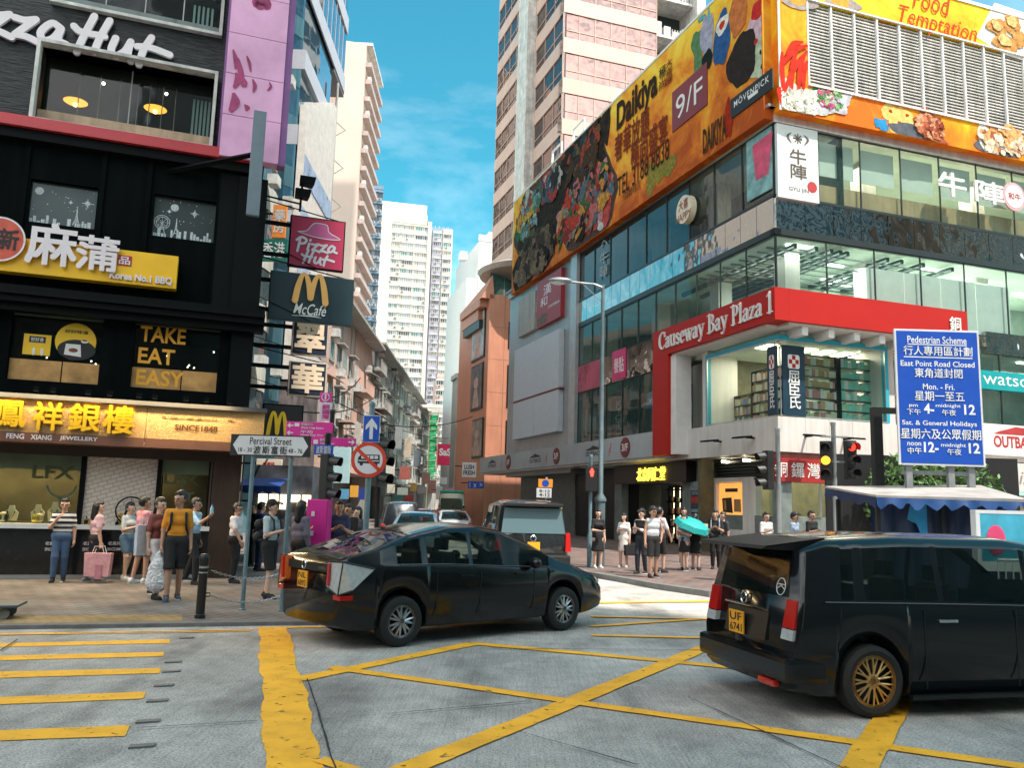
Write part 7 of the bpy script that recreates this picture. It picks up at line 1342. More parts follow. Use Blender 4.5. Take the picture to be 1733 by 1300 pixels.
def hang(name,label,x0,y0,x1,y1,w,edge,face,arms=True,th=.14):
 a=FL.at(x0,y1,w);b=FL.at(x1,y1,w);t0,t1=FL.at((x0+x1)/2,y0,w)[1],FL.at((x0+x1)/2,y1,w)[1];q=(a[0],b[0],t1,t0);s_=thing(name,label,'hanging sign',FL.P((q[0]+q[1])/2,q[2],w))
 mb=MB(FL);mb.bbox(*q,w-th,w,.02);mb.build('box',edge,s_);mb=MB(FL);k=.035;mb.box(q[0]+k,q[1]-k,q[2]+k,q[3]-k,w+.001,w+.006);mb.build('face',face,s_);us=U1-.05+w*.02
 if arms:
  mb=MB(FL)
  for f in(.2,.8):v=q[2]+(q[3]-q[2])*f;mb.box(us,q[0],v-.05,v+.05,w-th*.7,w-th*.3)
  mb.tube([(us,q[3]+.35,w-th/2),(q[0]+(q[1]-q[0])*.9,q[3],w-th/2)],.016,5);mb.tube([(us,q[2]+(q[3]-q[2])*.5,w+.01),(q[0]+(q[1]-q[0])*.5,q[2]+.02,w+.03)],.01,5);mb.build('bracket',BLK2,s_)
 return s_,q
s_,q=hang('hanging_sign','crimson square hanging sign with a hat shape over two script words',486,368,581,455,-1.6,BLK2,M('crimson_face',(.40,.02,.075),.45,var=.1,vs=1.));W_,H_=q[1]-q[0],q[3]-q[2];w=-1.59;L1=M('silver_letter',(.55,.57,.62),.4)
mb=MB(FL);script(mb,'Pizza',q[0]+W_*.13,q[0]+W_*.86,q[2]+H_*.30,q[2]+H_*.58,.06,w+.0,0);script(mb,'Hut',q[0]+W_*.24,q[0]+W_*.82,q[2]+H_*.08,q[2]+H_*.34,.06,w,0);mb.build('lettering',L1,s_)
mb=MB(FL);hat=[(q[0]+W_*x,q[2]+H_*y)for x,y in((.14,.68),(.3,.72),(.4,.86),(.5,.89),(.66,.87),(.7,.74),(.86,.66),(.9,.62),(.7,.6),(.4,.62))];mb.prism(hat,w-.002,w+.003);mb.build('hat_mark',M('rose_mark',(.46,.09,.24),.45),s_);mb=MB(FL);stroke(mb,hat+[hat[0]],.022,w+.004,k=3);mb.build('hat_outline',L1,s_)
s_,q=hang('hanging_sign','dark teal hanging panel with a large golden arch mark over script',452,464,596,546,-.9,M('navy_teal',(.008,.032,.042),.5),M('navy_teal_face',(.008,.032,.042),.5,var=.15,vs=1));W_,H_=q[1]-q[0],q[3]-q[2];w=-.885;ARCH=M('arch_gold',(.80,.44,.13),.45,var=.06)
def arch(mb,x0,x1,z0,z1,wd,w,th):
 c=(x0+x1)/2;H=z1-z0
 for s in(-1,1):e=x0 if s<0 else x1;stroke(mb,[(e,z0,1.1),(e+(c-e)*.14,z0+H*.5,1.05),(e+(c-e)*.34,z0+H*.9,.8),(e+(c-e)*.52,z1,.62),(e+(c-e)*.72,z0+H*.86,.8),(e+(c-e)*.9,z0+H*.5,1.),(c,z0+H*.14,1.1)],wd,w,th)
mb=MB(FL);arch(mb,q[0]+W_*.30,q[0]+W_*.66,q[2]+H_*.42,q[2]+H_*.98,.135,w+.05,.05);mb.build('arch_mark',ARCH,s_);mb=MB(FL);put_text(mb,'McCafé',q[0]+W_*.29,q[0]+W_*.68,q[2]+H_*.15,q[2]+H_*.38,w+.01,.005,slant=.3);stroke(mb,[(q[0]+W_*.28,q[2]+H_*.11,.4),(q[0]+W_*.5,q[2]+H_*.13,1.2),(q[0]+W_*.62,q[2]+H_*.11,.4)],.025,w+.01);mb.build('lettering',WHITE,s_)
CRM=M('cream_character',(.80,.62,.44),.5,var=.05);NV=M('navy_face',(.008,.014,.04),.5)
for k,(ch,x0,y0,x1,y1)in enumerate((('翠',492,544,554,602),('華',486,612,551,671))):
 s_,q=hang('hanging_sign',('navy hanging sign with a cream character, upper of the pair','navy hanging sign with a cream character, lower of the pair')[k],x0,y0,x1,y1,-2.4,M('cream_edge',(.5,.42,.34),.5),NV);mb=MB(FL);put_text(mb,ch,q[0]+.1,q[1]-.1,q[2]+.1,q[3]-.09,-2.38,.03);mb.build('character',CRM,s_)
s_,q=hang('hanging_sign','black hanging sign with part of a yellow arch above the street name plate',441,684,511,742,-1.2,BLK2,BLKP,False);W_,H_=q[1]-q[0],q[3]-q[2];mb=MB(FL);arch(mb,q[0]+W_*.16,q[0]+W_*.60,q[2]+H_*.05,q[2]+H_*.75,.085,-1.18,.03);mb.build('arch_mark',M('arch_yellow',(.85,.55,.02),.5),s_)
s_=thing('flood_light','pair of black floodlights on an arm above the crimson hanging sign','floodlight',FL.P(*FL.at(510,350,-1.6)[:2],-1.6));mb=MB(FL)
for x,y in((520,310),(512,331)):
 u,v=FL.at(x,y,-1.6);mb=MB(FL);mb.add([(u-.2,v-.07,-1.4),(u+.16,v-.1,-1.4),(u+.2,v+.12,-1.4),(u-.2,v+.12,-1.4),(u-.18,v-.05,-1.75),(u+.14,v-.08,-1.75),(u+.18,v+.12,-1.75),(u-.18,v+.12,-1.75)],[(0,1,2,3),(7,6,5,4),(4,5,1,0),(5,6,2,1),(6,7,3,2),(7,4,0,3)]);mb.build('lamp',BLK2,s_)
mb=MB(FL);u,v=FL.at(508,345,-1.6);mb.tube([(u,v-.2,-1.6),(u+.02,v+.5,-1.6)],.03,5);mb.tube([(U1,v+.1,-1.6),(u,v,-1.6)],.025,5);mb.build('arm',BLK2,s_)
# ------ signs and awnings down the side street
def flat_sign(label,x0,y0,x1,y1,Y,mat,text='',tmat=None,vert=False,name='shop_sign',off=.01,tf=(.1,.9,.15,.85),emit=False):
 a,b=atY(x0,(y0+y1)/2,Y),atY(x1,(y0+y1)/2,Y);xm=(x0+x1)/2;z1,z0=atY(xm,y0,Y)[2],atY(xm,y1,Y)[2];s_=thing(name,label,'sign',((a[0]+b[0])/2,Y,z0));T=UP.copy();T.translation=(0,Y,0);mb=MB(T);mb.bbox(a[0],b[0],z0,z1,-.1,.0,.01);mb.build('board',mat,s_)
 mb=MB(T);mb.box(a[0]-.5,a[0]-.002,z1-(z1-z0)*.3,z1-(z1-z0)*.3+.06,-.08,-.02);mb.build('bracket',BLK2,s_)
 if text:mb=MB(T);W_,H_=b[0]-a[0],z1-z0;put_text(mb,text,a[0]+W_*tf[0],a[0]+W_*tf[1],z0+H_*tf[2],z0+H_*tf[3],.004,off,vert=vert,ln=.95);mb.build('lettering',tmat or WHITE,s_)
 return s_
C_=lambda n_,c,**k:M('sign_'+n_,c,.5,var=.15,vs=2,**k)
flat_sign('orange vertical medicine sign behind the crimson hanging sign',461,346,484,402,28,C_('amber',(.75,.25,.05)),'藥房',SWH,True);flat_sign('green sign with two white characters left of the crimson hanging sign',440,404,486,442,31,C_('bottle_green',(.01,.13,.10)),'香港',SWH)
flat_sign('pale drink shop sign with red writing under the street name plate',433,777,476,810,24,C_('cream',(.70,.62,.52)),'順興隆\n汽水士多店',SRED);flat_sign('orange sign with a white letter behind the second street sign post',495,797,527,814,30,C_('orange',(.85,.25,.03)),'K',SWH,tf=(.35,.65,.1,.9));flat_sign('dark sign with red and violet lights above the waiting crowd',472,812,510,842,27,C_('lights',(.22,.02,.07),emit=.4))
flat_sign('pale blue and yellow drink poster behind the black traffic light',560,757,592,818,30,C_('sky_yellow',(.42,.62,.66)));flat_sign('white cosmetics sign with black words at the end of the grey canopy',782,783,806,808,58,WHITE,'LUSH\nFRESH',BLKP,off=.03);flat_sign('small blue direction sign with a white mark under the white cosmetics sign',792,815,819,827,57,SBLUE,'i  x  >',SWH)
flat_sign('crimson square sign with white rounded letters hanging over the street',740,752,771,788,105,M('sasa_red',(.70,.02,.10),.5),'SaSa',WHITE,off=.04,tf=(.1,.95,.45,.8));flat_sign('white round-cornered plate with a violet mark low in the street',738,823,749,846,80,WHITE);flat_sign('rose sign with a dark figure far down the street',723,813,738,835,95,C_('rose',(.6,.3,.26)))
for k,(x0,y0,x1,y1,Y,c,tx)in enumerate(((575,828,590,845,45,(.1,.3,.5),'鞋'),(592,822,606,842,50,(.7,.35,.05),'茶'),(606,826,622,846,55,(.02,.05,.25),'G'),(640,815,652,842,40,(.02,.03,.03),'鞋店'),(655,820,668,835,60,(.6,.58,.5),'金'),(672,826,690,838,66,(.30,.36,.32),'電器'),(694,818,705,832,72,(.55,.35,.12),'食'),(706,824,722,836,80,(.5,.5,.5),'文具'),(752,826,768,838,88,(.7,.3,.5),'時裝'),(760,838,772,850,84,(.8,.5,.05),'惠'),(744,808,756,820,100,(.75,.7,.65),'麵'),(664,838,682,846,62,(.05,.22,.2),'書'),(432,845,445,862,26,(.55,.3,.1),'酒'),(500,845,514,860,34,(.1,.15,.4),'表'),(684,838,700,848,76,(.5,.08,.08),''),(600,716,610,752,50,(.5,.48,.44),''),(668,722,680,760,62,(.32,.34,.36),''),(684,742,696,775,70,(.6,.5,.4),''),(700,762,712,790,82,(.16,.2,.24),''),(650,778,668,806,56,(.62,.6,.55),''),(676,790,694,812,66,(.4,.12,.1),''),(714,800,728,818,90,(.55,.3,.25),''))):
 flat_sign(('blue','amber','navy','black','ivory','grey-green','ochre','grey','pink','yellow','cream','dark teal','brown','royal blue','dark red','tall ivory','tall grey','tall sand','slate','broad cream','maroon','terracotta')[k]+' shop sign over the side street shops',x0,y0,x1,y1,Y,C_('small_%d'%k,c))
a,b=atY(405,815,22.),atY(478,815,22.);z=a[2];mb=MB();V=[]
for i in range(13):x=a[0]+(b[0]-a[0])*i/12;V+=[(x,21.9,z-.28+.03*math.sin(i*2)),(x,21.85,z-.1),(x,22.6,z+.12)]
mb.add(V,[(3*i+j,3*i+3+j,3*i+4+j,3*i+1+j)for i in range(12)for j in(0,1)]);tag(mb.build('shop_awning',M('awning_blue',(.02,.07,.30),.5),origin='base'),'blue shop awning just round the corner of the jewellery shop','awning')
mb=MB();mb.box(a[0],b[0]+.5,23.2,26,.05,2.7);o=mb.build('street_stall',M('stall_dark',(.05,.055,.07),.6,var=.7,vs=2),origin='base');tag(o,'dark shop stall under the blue awning','stall');mb=MB();[mb.box(a[0]+.2+.3*k,a[0]+.42+.3*k,23.1,23.19,1.5+.2*(k%2),1.9)for k in range(5)];mb.build('lit_shelf',M('stall_light',(1,.8,.5),emit=1.2,var=.4,vs=5),o)
s_=lthing('hand_trolley','flat hand trolley with one small wheel at the left edge of the pavement','trolley',gnd(8,1046,PZ),R(18));mb=MB();mb.bbox(-1.1,.2,-.3,.3,.16,.2,.015);mb.build('deck',M('trolley_deck',(.06,.09,.11),.5),s_)
for x,y in((.02,-.2),(.02,.2),(-.9,-.2)):mb=MB();mb.lathe([(.03,-.025),(.075,-.025),(.08,0),(.075,.025),(.03,.025)],(x,y,.08),'y',18);mb.build('wheel',M('trolley_wheel',(.2,.21,.2),.6),s_,smooth=40)
for k,(x0,y0,x1,y1,Y0,Y1)in enumerate(((462,690,640,668,24,60),(560,676,760,742,44,95),(618,712,800,705,52,66),(486,662,610,640,22,48))):
 a,b=atY(x0,y0,Y0),atY(x1,y1,Y1);mb=MB();mb.tube([tuple(a+(b-a)*t+np.array([0,0,-2.4*t*(1-t)]))for t in[j/14 for j in range(15)]],.03,5);tag(mb.build('overhead_cable',BLK2,origin='base'),('thin black cable slung from the corner building up the side street','thin black cable high over the queue of cars','thin black cable strung towards the orange building','thin black cable just above the magenta information panel')[k],'cable','cables over the side street')
 # ====== vehicles (x forward from the rear, y to the left, z up)
PBLK=M('black_car_paint',(.006,.007,.008),.16,var=.05,coat=.25,spec=.3);CGL=glassy('car_glass',(.006,.012,.012),rough=.02,wav=.03,spec=.35,see=.5);RUB=M('tyre_rubber',(.012,.012,.012),.75,var=.2);CHR_=M('chrome',(.55,.56,.57),.15,.95,var=.05);TRIM=M('black_trim',(.008,.008,.008),.5,var=.1);LRED=M('lamp_red',(.45,.012,.01),.15,var=.05,coat=1.);LCLR=M('lamp_clear',(.42,.45,.46),.12,var=.15,vs=20,coat=1.);LORG=M('lamp_orange',(.6,.13,.02),.2,coat=1.);GOLDR=M('gold_rim',(.62,.40,.16),.3,.75,var=.1);SILR=M('silver_rim',(.42,.43,.44),.3,.8,var=.1);PLT=M('plate_yellow',(.80,.36,.02),.45,var=.05)
def car(name,label,P,th,L,Wd,top,belt,wheels,gh,fg,rg,paint,zb=.2,shear=0.,tumble=.16,rim=SILR,wr=.31,rr_=.2,style=7,group=None,endw=.82,nst=64,mull=(),cat='car'):
 c=lthing(name,label,cat,(P[0],P[1],0),th,group);W2=Wd/2;Ra=wr+.05
 xs=sorted(set([L*i/nst for i in range(nst+1)]+[x+d for x in wheels for d in(-Ra-.001,-Ra,Ra,Ra+.001)]+list(gh)+list(fg)+list(rg)+list(mull)));secs=[]
 for x in xs:
  zt=np.interp(x,*zip(*top));zl=min(np.interp(x,*zip(*belt)),zt-.02);e=min(1,(min(x,L-x)/(.5 if x<L/2 else.75))**.6 if min(x,L-x)>0 else 0);w=W2*(endw+(1-endw)*e);b=zb+.07*(1-min(1,min(x,L-x)/.35))
  for xw in wheels:
   if abs(x-xw)<=Ra:b=max(b,wr+math.sqrt(max(0,Ra*Ra-(x-xw)**2)))
  g=max(zt-zl,.02);w3=w*.985-min(tumble,tumble*g/.45);b=min(b,zl-.12);m_=b+(zl-b)*.5
  gl=lambda f:(w*.975+(w3+.015-w*.975)*f)
  S=[(0,b),(w*.8,b),(w*.95,b+.04),(w,m_),(w*.995,zl-(zl-m_)*.25),(w*.98,zl),(gl(.08),zl+g*.06),(gl(.86),zl+g*.84),(w3-.01,zl+g*.94),(w3*.86,zt-.008),(w3*.45,zt+.012),(0,zt+.018)]
  secs.append([(x+shear*max(0,z-.55)*max(0,1-x/1.1),y,z)for y,z in S])
 n=12;body=MB();wins={};front=MB();rear=MB()
 for s in(1,-1):
  for i in range(len(xs)-1):
   xm=(xs[i]+xs[i+1])/2
   for j in range(n-1):
    q=[secs[i][j],secs[i+1][j],secs[i+1][j+1],secs[i][j+1]];q=[(a,b*s,d)for a,b,d in q]
    if s<0:q=q[::-1]
    tgt=body
    if j==6 and gh[0]<xm<gh[1]and not any(abs(xm-m_)<.035 for m_ in mull):tgt=wins.setdefault((s,sum(xm>m_ for m_ in mull)),MB())
    if j>=9 and fg[0]<xm<fg[1]:tgt=front
    if j>=9 and rg[0]<xm<rg[1]:tgt=rear
    tgt.quad(*q)
 for k in(0,-1):
  R_=[(a,b,d)for a,b,d in secs[k]];Lf=[(a,-b,d)for a,b,d in secs[k][1:-1]][::-1];f=tuple(range(len(R_+Lf)));body.add(R_+Lf,[f if k else f[::-1]])
 def weld(mb,nm,mt):
  o=mb.build(nm,mt,c,smooth=40);bm=bmesh.new();bm.from_mesh(o.data);bmesh.ops.remove_doubles(bm,verts=bm.verts,dist=.0005);bmesh.ops.recalc_face_normals(bm,faces=bm.faces);bm.to_mesh(o.data);bm.free();return o
 weld(body,'body',paint)
 for k in wins:weld(wins[k],'side_window',CGL)
 if front.v:weld(front,'windscreen',CGL)
 if rear.v:weld(rear,'rear_window',CGL)
 mb=MB();mb.box(.25,L-.35,-W2*.8,W2*.8,zb+.02,min(zb+.3,.5));mb.build('underbody',TRIM,c)
 for x,y in((L*.5,.36),(L*.5,-.36),(L*.29,.36),(L*.29,-.36)):
  mb=MB();mb.bbox(x-.45,x+.05,y-.24,y+.24,.45,.62,.05);mb.bbox(x-.55,x-.4,y-.23,y+.23,.6,1.12,.05);mb.bbox(x-.55,x-.45,y-.12,y+.12,1.14,1.3,.03);mb.build('seat',TRIM,c)
 for xw in wheels:
  for s in(1,-1):
   y=s*(W2-.13);w_=MB();prof=[(rr_,-.1),(wr-.05,-.115),(wr-.01,-.09),(wr,0),(wr-.01,.09),(wr-.05,.115),(rr_,.1)];w_.lathe(prof,(xw,y,wr),'y',30,cap=False);wo=w_.build('wheel',RUB,c,smooth=50);r=MB();yo=y+s*.085
   r.lathe([(rr_+.005,-.015),(rr_+.005,.02),(rr_-.022,.015),(rr_-.03,-.015)],(xw,yo,wr),'y',30,cap=False);r.lathe([(.001,.01),(.035,.01),(.045,-.02)],(xw,yo,wr),'y',14,cap=False);r.lathe([(.001,.01),(.035,.01),(.045,-.02)][::-1],(xw,yo-s*.0,wr),'y',14,cap=False)
   for k in range(style):
    a=math.tau*k/style;d=.16 if style<9 else.34
    for da in(-d,d):r.tube([(xw+.035*math.cos(a),yo,wr+.035*math.sin(a)),(xw+(rr_-.02)*math.cos(a+da*1.2),yo-s*.005,wr+(rr_-.02)*math.sin(a+da*1.2))],[.02,.014]if style<9 else[.011,.009],5)
   r.build('rim',rim,wo,smooth=40);r=MB();r.lathe([(.0,0),(rr_,0)],(xw,yo-s*.06,wr),'y',24,cap=False);r.build('hub_shade',TRIM,wo)
 return c
def part(c,nm,mt,poly,x,ax='x',th=.02,k=1):
 mb=MB();n=len(poly)
 mb.prism(poly,0,th);mb.v=[((x-p[2],p[0],p[1])if ax=='x' else(p[0],x+p[2]*k,p[1]))for p in mb.v];return mb.build(nm,mt,c)
def plate_txt(c,x,y,z,lines,w=.26,h=.2,mt=None):
 o=part(c,'number_plate',mt or PLT,[(y-w/2,z-h/2),(y+w/2,z-h/2),(y+w/2,z+h/2),(y-w/2,z+h/2)],x,th=.015);mb=MB()
 for i,t in enumerate(lines):put_text(mb,t,-w*.42,w*.42,h*(.06 if i==0 else-.42),h*(.42 if i==0 else-.06),0,.012)
 if not lines:return o
 mb.v=[(x-.018,y-p[0],z+p[1])for p in mb.v];m_=mb.build('plate_lettering',BLKP,o);return o
th=R(39.6);c=car('hatchback_car','black fastback hatchback with silver spoked wheels crossing in front of the pavement corner',(-2.48,10.73),th,4.5,1.75,[(0,1.05),(.12,1.1),(.5,1.2),(1.,1.36),(1.6,1.47),(2.1,1.49),(2.5,1.44),(3.,1.25),(3.45,1.02),(3.9,.9),(4.25,.76),(4.5,.55)],[(0,1.0),(.6,1.0),(1.2,.98),(2.5,.92),(3.4,.90),(4.5,.7)],(.86,3.62),(.75,3.3),(2.55,3.4),(.2,1.1),PBLK,shear=.05,mull=(1.18,1.9),nst=72)
for s in(-1,1):
 y=s*.86;mb=MB();V=[(-.05,y*.66,.74),(-.055,y*.68,1.04),(.0,y*.99,1.05),(.42,y*1.03,.96),(.12,y*1.05,.72),(-.03,y*.95,.66)];mb.add(V+[(.25,y*.6,z)for _,_,z in V],[(0,1,2,5)if s<0 else(5,2,1,0),(2,3,4,5)if s<0 else(5,4,3,2)]+[(i,(i+1)%6,(i+1)%6+6,i+6)for i in range(6)]);mb.build('tail_lamp',LCLR if s<0 else LORG,c);mb=MB();mb.tube([V[1],V[2],V[3]],.012,5);mb.tube([V[0],V[5],V[4]],.01,5);mb.tube([V[5],V[2]],.008,5);mb.build('lamp_trim',TRIM,c);mb=MB();mb.tube([(a-.012,b*1.005,d)for a,b,d in((-.05,y*.72,.76),(-.05,y*.73,1.02))],.022,5);mb.build('lamp_strip',LRED,c);mb=MB();mb.box(-.02,.15,y*.8,y*1.0,.6,.655);mb.build('reflector',LRED,c)
plate_txt(c,-.02,.12,.78,('NL','6892'));part(c,'rear_strip',TRIM,[(-.55,.9),(.55,.9),(.55,1.0),(-.55,1.0)],-.005,th=.02);mb=MB();mb.lathe([(.05,-.01),(.06,0),(.05,.01)],(-.03,.1,.96),'x',20,cap=False);mb.build('emblem',CHR_,c);mb=MB();put_text(mb,'HYBRID',0,.2,0,.035,0,.01);mb.v=[(-.03,-.3-p[0],.93+p[1])for p in mb.v];mb.build('badge',CHR_,c)
for s in(-1,1):mb=MB();mb.ball((2.95,s*.95,.98),(.07,.1,.075));mb.build('door_mirror',PBLK,c,smooth=True)
mb=MB()
for x in(1.7,2.65):mb.bbox(x,x+.2,-.9,-.875,.83,.855,.008)
mb.build('door_handle',PBLK,c);mb=MB()
for x in(1.35,2.05,3.0):mb.box(x,x+.008,-.879,-.872,.3,.9)
mb.build('door_gap',TRIM,c);mb=MB();mb.tube([(.8,-.865,1.0),(1.5,-.855,.995),(2.5,-.86,.945),(3.3,-.86,.92)],.006,5);mb.build('window_trim',M('dull_trim',(.10,.11,.12),.4,.3),c)
for s in(-1,1):mb=MB();mb.ball((4.28,s*.62,.66),(.22,.16,.09));mb.build('headlight',LCLR,c,smooth=True)
c=car('minivan','black minivan with gold multi-spoke wheels and a roof spoiler, cut by the right edge',(2.3,8.26),R(14),4.7,1.74,[(0,1.46),(.3,1.54),(1.2,1.585),(2.4,1.58),(3.0,1.5),(3.6,1.1),(3.9,.98),(4.4,.86),(4.7,.6)],[(0,.98),(1,.98),(2.5,.95),(3.6,.93),(4.7,.75)],(.78,3.45),(.42,3.35),(3.,3.62),(9,10),PBLK,zb=.16,endw=.93,shear=.2,tumble=.13,rim=GOLDR,wr=.315,rr_=.225,style=11,mull=(.62,1.5,2.5),nst=76)
xr=lambda z:.2*max(0,z-.55)-.006
def rearpoly(nm,mt,P,th=.02,off=0.):mb=MB();n=len(P);mb.add([(xr(z)-off,y,z)for y,z in P]+[(xr(z)+th+.02,y,z)for y,z in P],[tuple(range(n)),tuple(range(n,2*n))[::-1]]+[(i,(i+1)%n,n+(i+1)%n,n+i)for i in range(n)]);return mb.build(nm,mt,c)
rearpoly('rear_window',CGL,[(-.62,1.02),(.62,1.02),(.56,1.4),(-.56,1.4)],off=.006)
mb=MB();mb.add([(-.14,-.64,1.47),(-.14,.64,1.47),(.5,.6,1.55),(.5,-.6,1.55),(-.16,-.6,1.44),(-.16,.6,1.44),(.3,.58,1.42),(.3,-.58,1.42)],[(0,3,2,1),(4,5,6,7),(0,1,5,4),(1,2,6,5),(2,3,7,6),(3,0,4,7)]);mb.build('spoiler',TRIM,c)
for s in(-1,1):
 rearpoly('tail_lamp',LRED,[(s*.61,.76),(s*.79,.76),(s*.78,1.0),(s*.62,1.0)],.05,.012);rearpoly('reverse_lamp',LCLR,[(s*.61,.66),(s*.79,.66),(s*.79,.75),(s*.61,.75)],.05,.012)
rearpoly('plate_recess',TRIM,[(-.35,.6),(.4,.6),(.4,.85),(-.35,.85)],.01,.003);plate_txt(c,-.012,.12,.71,('UF','6741'),.27,.21);mb=MB();mb.tube([(xr(.88)-.01,-.35,.87),(xr(.88)-.01,.45,.88)],.012,6);mb.build('chrome_strip',CHR_,c)
mb=MB();mb.lathe([(.055,-.008),(.063,0),(.055,.008)],(xr(.95)-.012,.12,.94),'x',20,cap=False);mb.tube([(xr(.95)-.014,.12-.055,.955),(xr(.95)-.014,.12,.93),(xr(.95)-.014,.12+.055,.955)],.006,5);mb.build('emblem',CHR_,c)
mb=MB();q=[(0,-.5+.07*math.cos(a),1.1+.075*math.sin(a))for a in[math.tau*j/16 for j in range(17)]]
for q2 in(q,[(0,-.56,1.08),(0,-.5,1.11),(0,-.44,1.08)],[(0,-.55,1.12),(0,-.45,1.12)]):mb.tube([(xr(p[2])-.014,p[1],p[2])for p in q2],.005,4)
mb.build('sticker',SWH,c);mb=MB();mb.bbox(-.07,.35,-.84,.84,.3,.52,.05);mb.build('rear_bumper',PBLK,c);mb=MB();mb.bbox(-.075,0,-.6,-.35,.24,.3,.01);mb.build('fog_lamp',LRED,c)
mb=MB();mb.tube([(.3,-.865,1.0),(1.5,-.86,.985),(3.2,-.86,.955)],.005,5);mb.build('window_trim',M('dull_trim',(.10,.11,.12),.4,.3),c);mb=MB()
for x in(1.45,2.45):mb.bbox(x,x+.2,-.89,-.868,.82,.85,.01)
mb.build('door_handle',CHR_,c);mb=MB()
for x in(1.3,2.3,3.25):mb.box(x,x+.008,-.874,-.866,.25,.93)
mb.build('door_gap',TRIM,c);mb=MB();mb.bbox(1.14,3.06,-.88,-.78,.15,.2,.015);mb.build('side_skirt',PBLK,c);mb=MB();mb.ball((3.35,-.96,1.0),(.07,.1,.08));mb.build('door_mirror',PBLK,c,smooth=True)
p=gnd(902,985);c=car('people_carrier','dark people carrier seen from behind with a large sky-reflecting rear window',(p[0],p[1]+.2),R(97),5.1,1.88,[(0,1.78),(.25,1.88),(1.5,1.92),(3.2,1.86),(3.9,1.5),(4.3,1.15),(4.9,.95),(5.1,.7)],[(0,1.05),(4,1.0),(5.1,.8)],(1.0,4.1),(.35,3.8),(3.3,4.2),(9,10),M('charcoal_car_paint',(.016,.018,.02),.2,var=.05,coat=1.),zb=.24,shear=.18,wr=.34,mull=(1.5,2.7))
xr=lambda z:.18*max(0,z-.55)-.006
rearpoly('rear_window',glassy('pale_rear_glass',(.10,.16,.18),rough=.03,wav=.1,spec=1.),[(-.78,1.12),(.78,1.12),(.7,1.72),(-.7,1.72)],off=.008);mb=MB();mb.bbox(.02,.4,-.72,.72,1.76,1.84,.02);mb.build('spoiler',TRIM,c)
for s in(-1,1):rearpoly('tail_lamp',LRED,[(s*.78,.7),(s*.92,.7),(s*.9,1.15),(s*.8,1.15)],.05,.03)
plate_txt(c,-.02,0,.82,(),.3,.2);mb=MB();mb.bbox(-.08,.3,-.9,.9,.35,.62,.05);mb.build('rear_bumper',TRIM,c);mb=MB();mb.lathe([(.06,-.01),(.075,0),(.06,.01)],(xr(1.)-.015,0,1.0),'x',20,cap=False);mb.build('emblem',CHR_,c)
TQ=[((-3.3,30),'blue-grey saloon behind the round prohibition sign post',(.10,.16,.22),0),((-4.6,36),'dark van-roofed car left of the blue-grey saloon',(.02,.025,.03),1),((-2.6,42),'silver saloon farther up the queue',(.4,.4,.4),0),((-4.9,48),'red taxi with a pale roof in the queue',(.42,.03,.02),0),((.1,33),'dark grey saloon beside the people carrier',(.05,.055,.06),0)]
for k,(P,lb,col,kind)in enumerate(TQ):
 m_=M('queue_paint_%d'%k,col,.25,var=.05,coat=1.);tp=[(0,.95),(.5,1.02),(1.,1.3),(1.5,1.44),(2.6,1.44),(3.3,1.05),(4.2,.85),(4.5,.6)]if not kind else[(0,1.7),(.4,1.8),(2.8,1.8),(3.4,1.2),(4.2,.95),(4.5,.7)]
 c=car('saloon_car' if not kind else 'van',lb,P,R(93+3*(k%3)),4.5,1.74,tp,[(0,.92),(4.5,.75)]if not kind else[(0,1.0),(4.5,.8)],(.85,3.6),(1.05,3.2)if not kind else(.4,3.2),(2.65,3.3),(.45,1.3)if not kind else(9,10),m_,nst=30,mull=(2,),style=5,cat='car' if not kind else 'van')
 for s in(-1,1):mb=MB();mb.bbox(-.04,.1,s*.62,s*.8,.7,.86,.02);mb.build('tail_lamp',LRED,c)
 plate_txt(c,-.03,0,.62,(),.28,.18)
P=(-4.2,62);c=car('minibus','cream minibus with a green roof far up the side street',P,R(94),6.5,2.1,[(0,2.5),(.2,2.62),(5.6,2.62),(6.2,1.9),(6.5,1.)],[(0,1.25),(6.5,1.1)],(1.4,5.2),(.4,5.6),(5.7,6.3),(9,10),M('cream_bus_paint',(.62,.58,.44),.4,var=.05),zb=.35,wr=.38,nst=24,mull=(1.5,2.5,3.5,4.5),style=5,cat='minibus');mb=MB();mb.bbox(0.05,5.9,-.9,.9,2.6,2.78,.06);mb.build('green_roof',M('bus_green',(.02,.42,.25),.4),c);xr=lambda z:0;rearpoly('rear_window',CGL,[(-.8,1.4),(.8,1.4),(.8,2.2),(-.8,2.2)],off=.01)
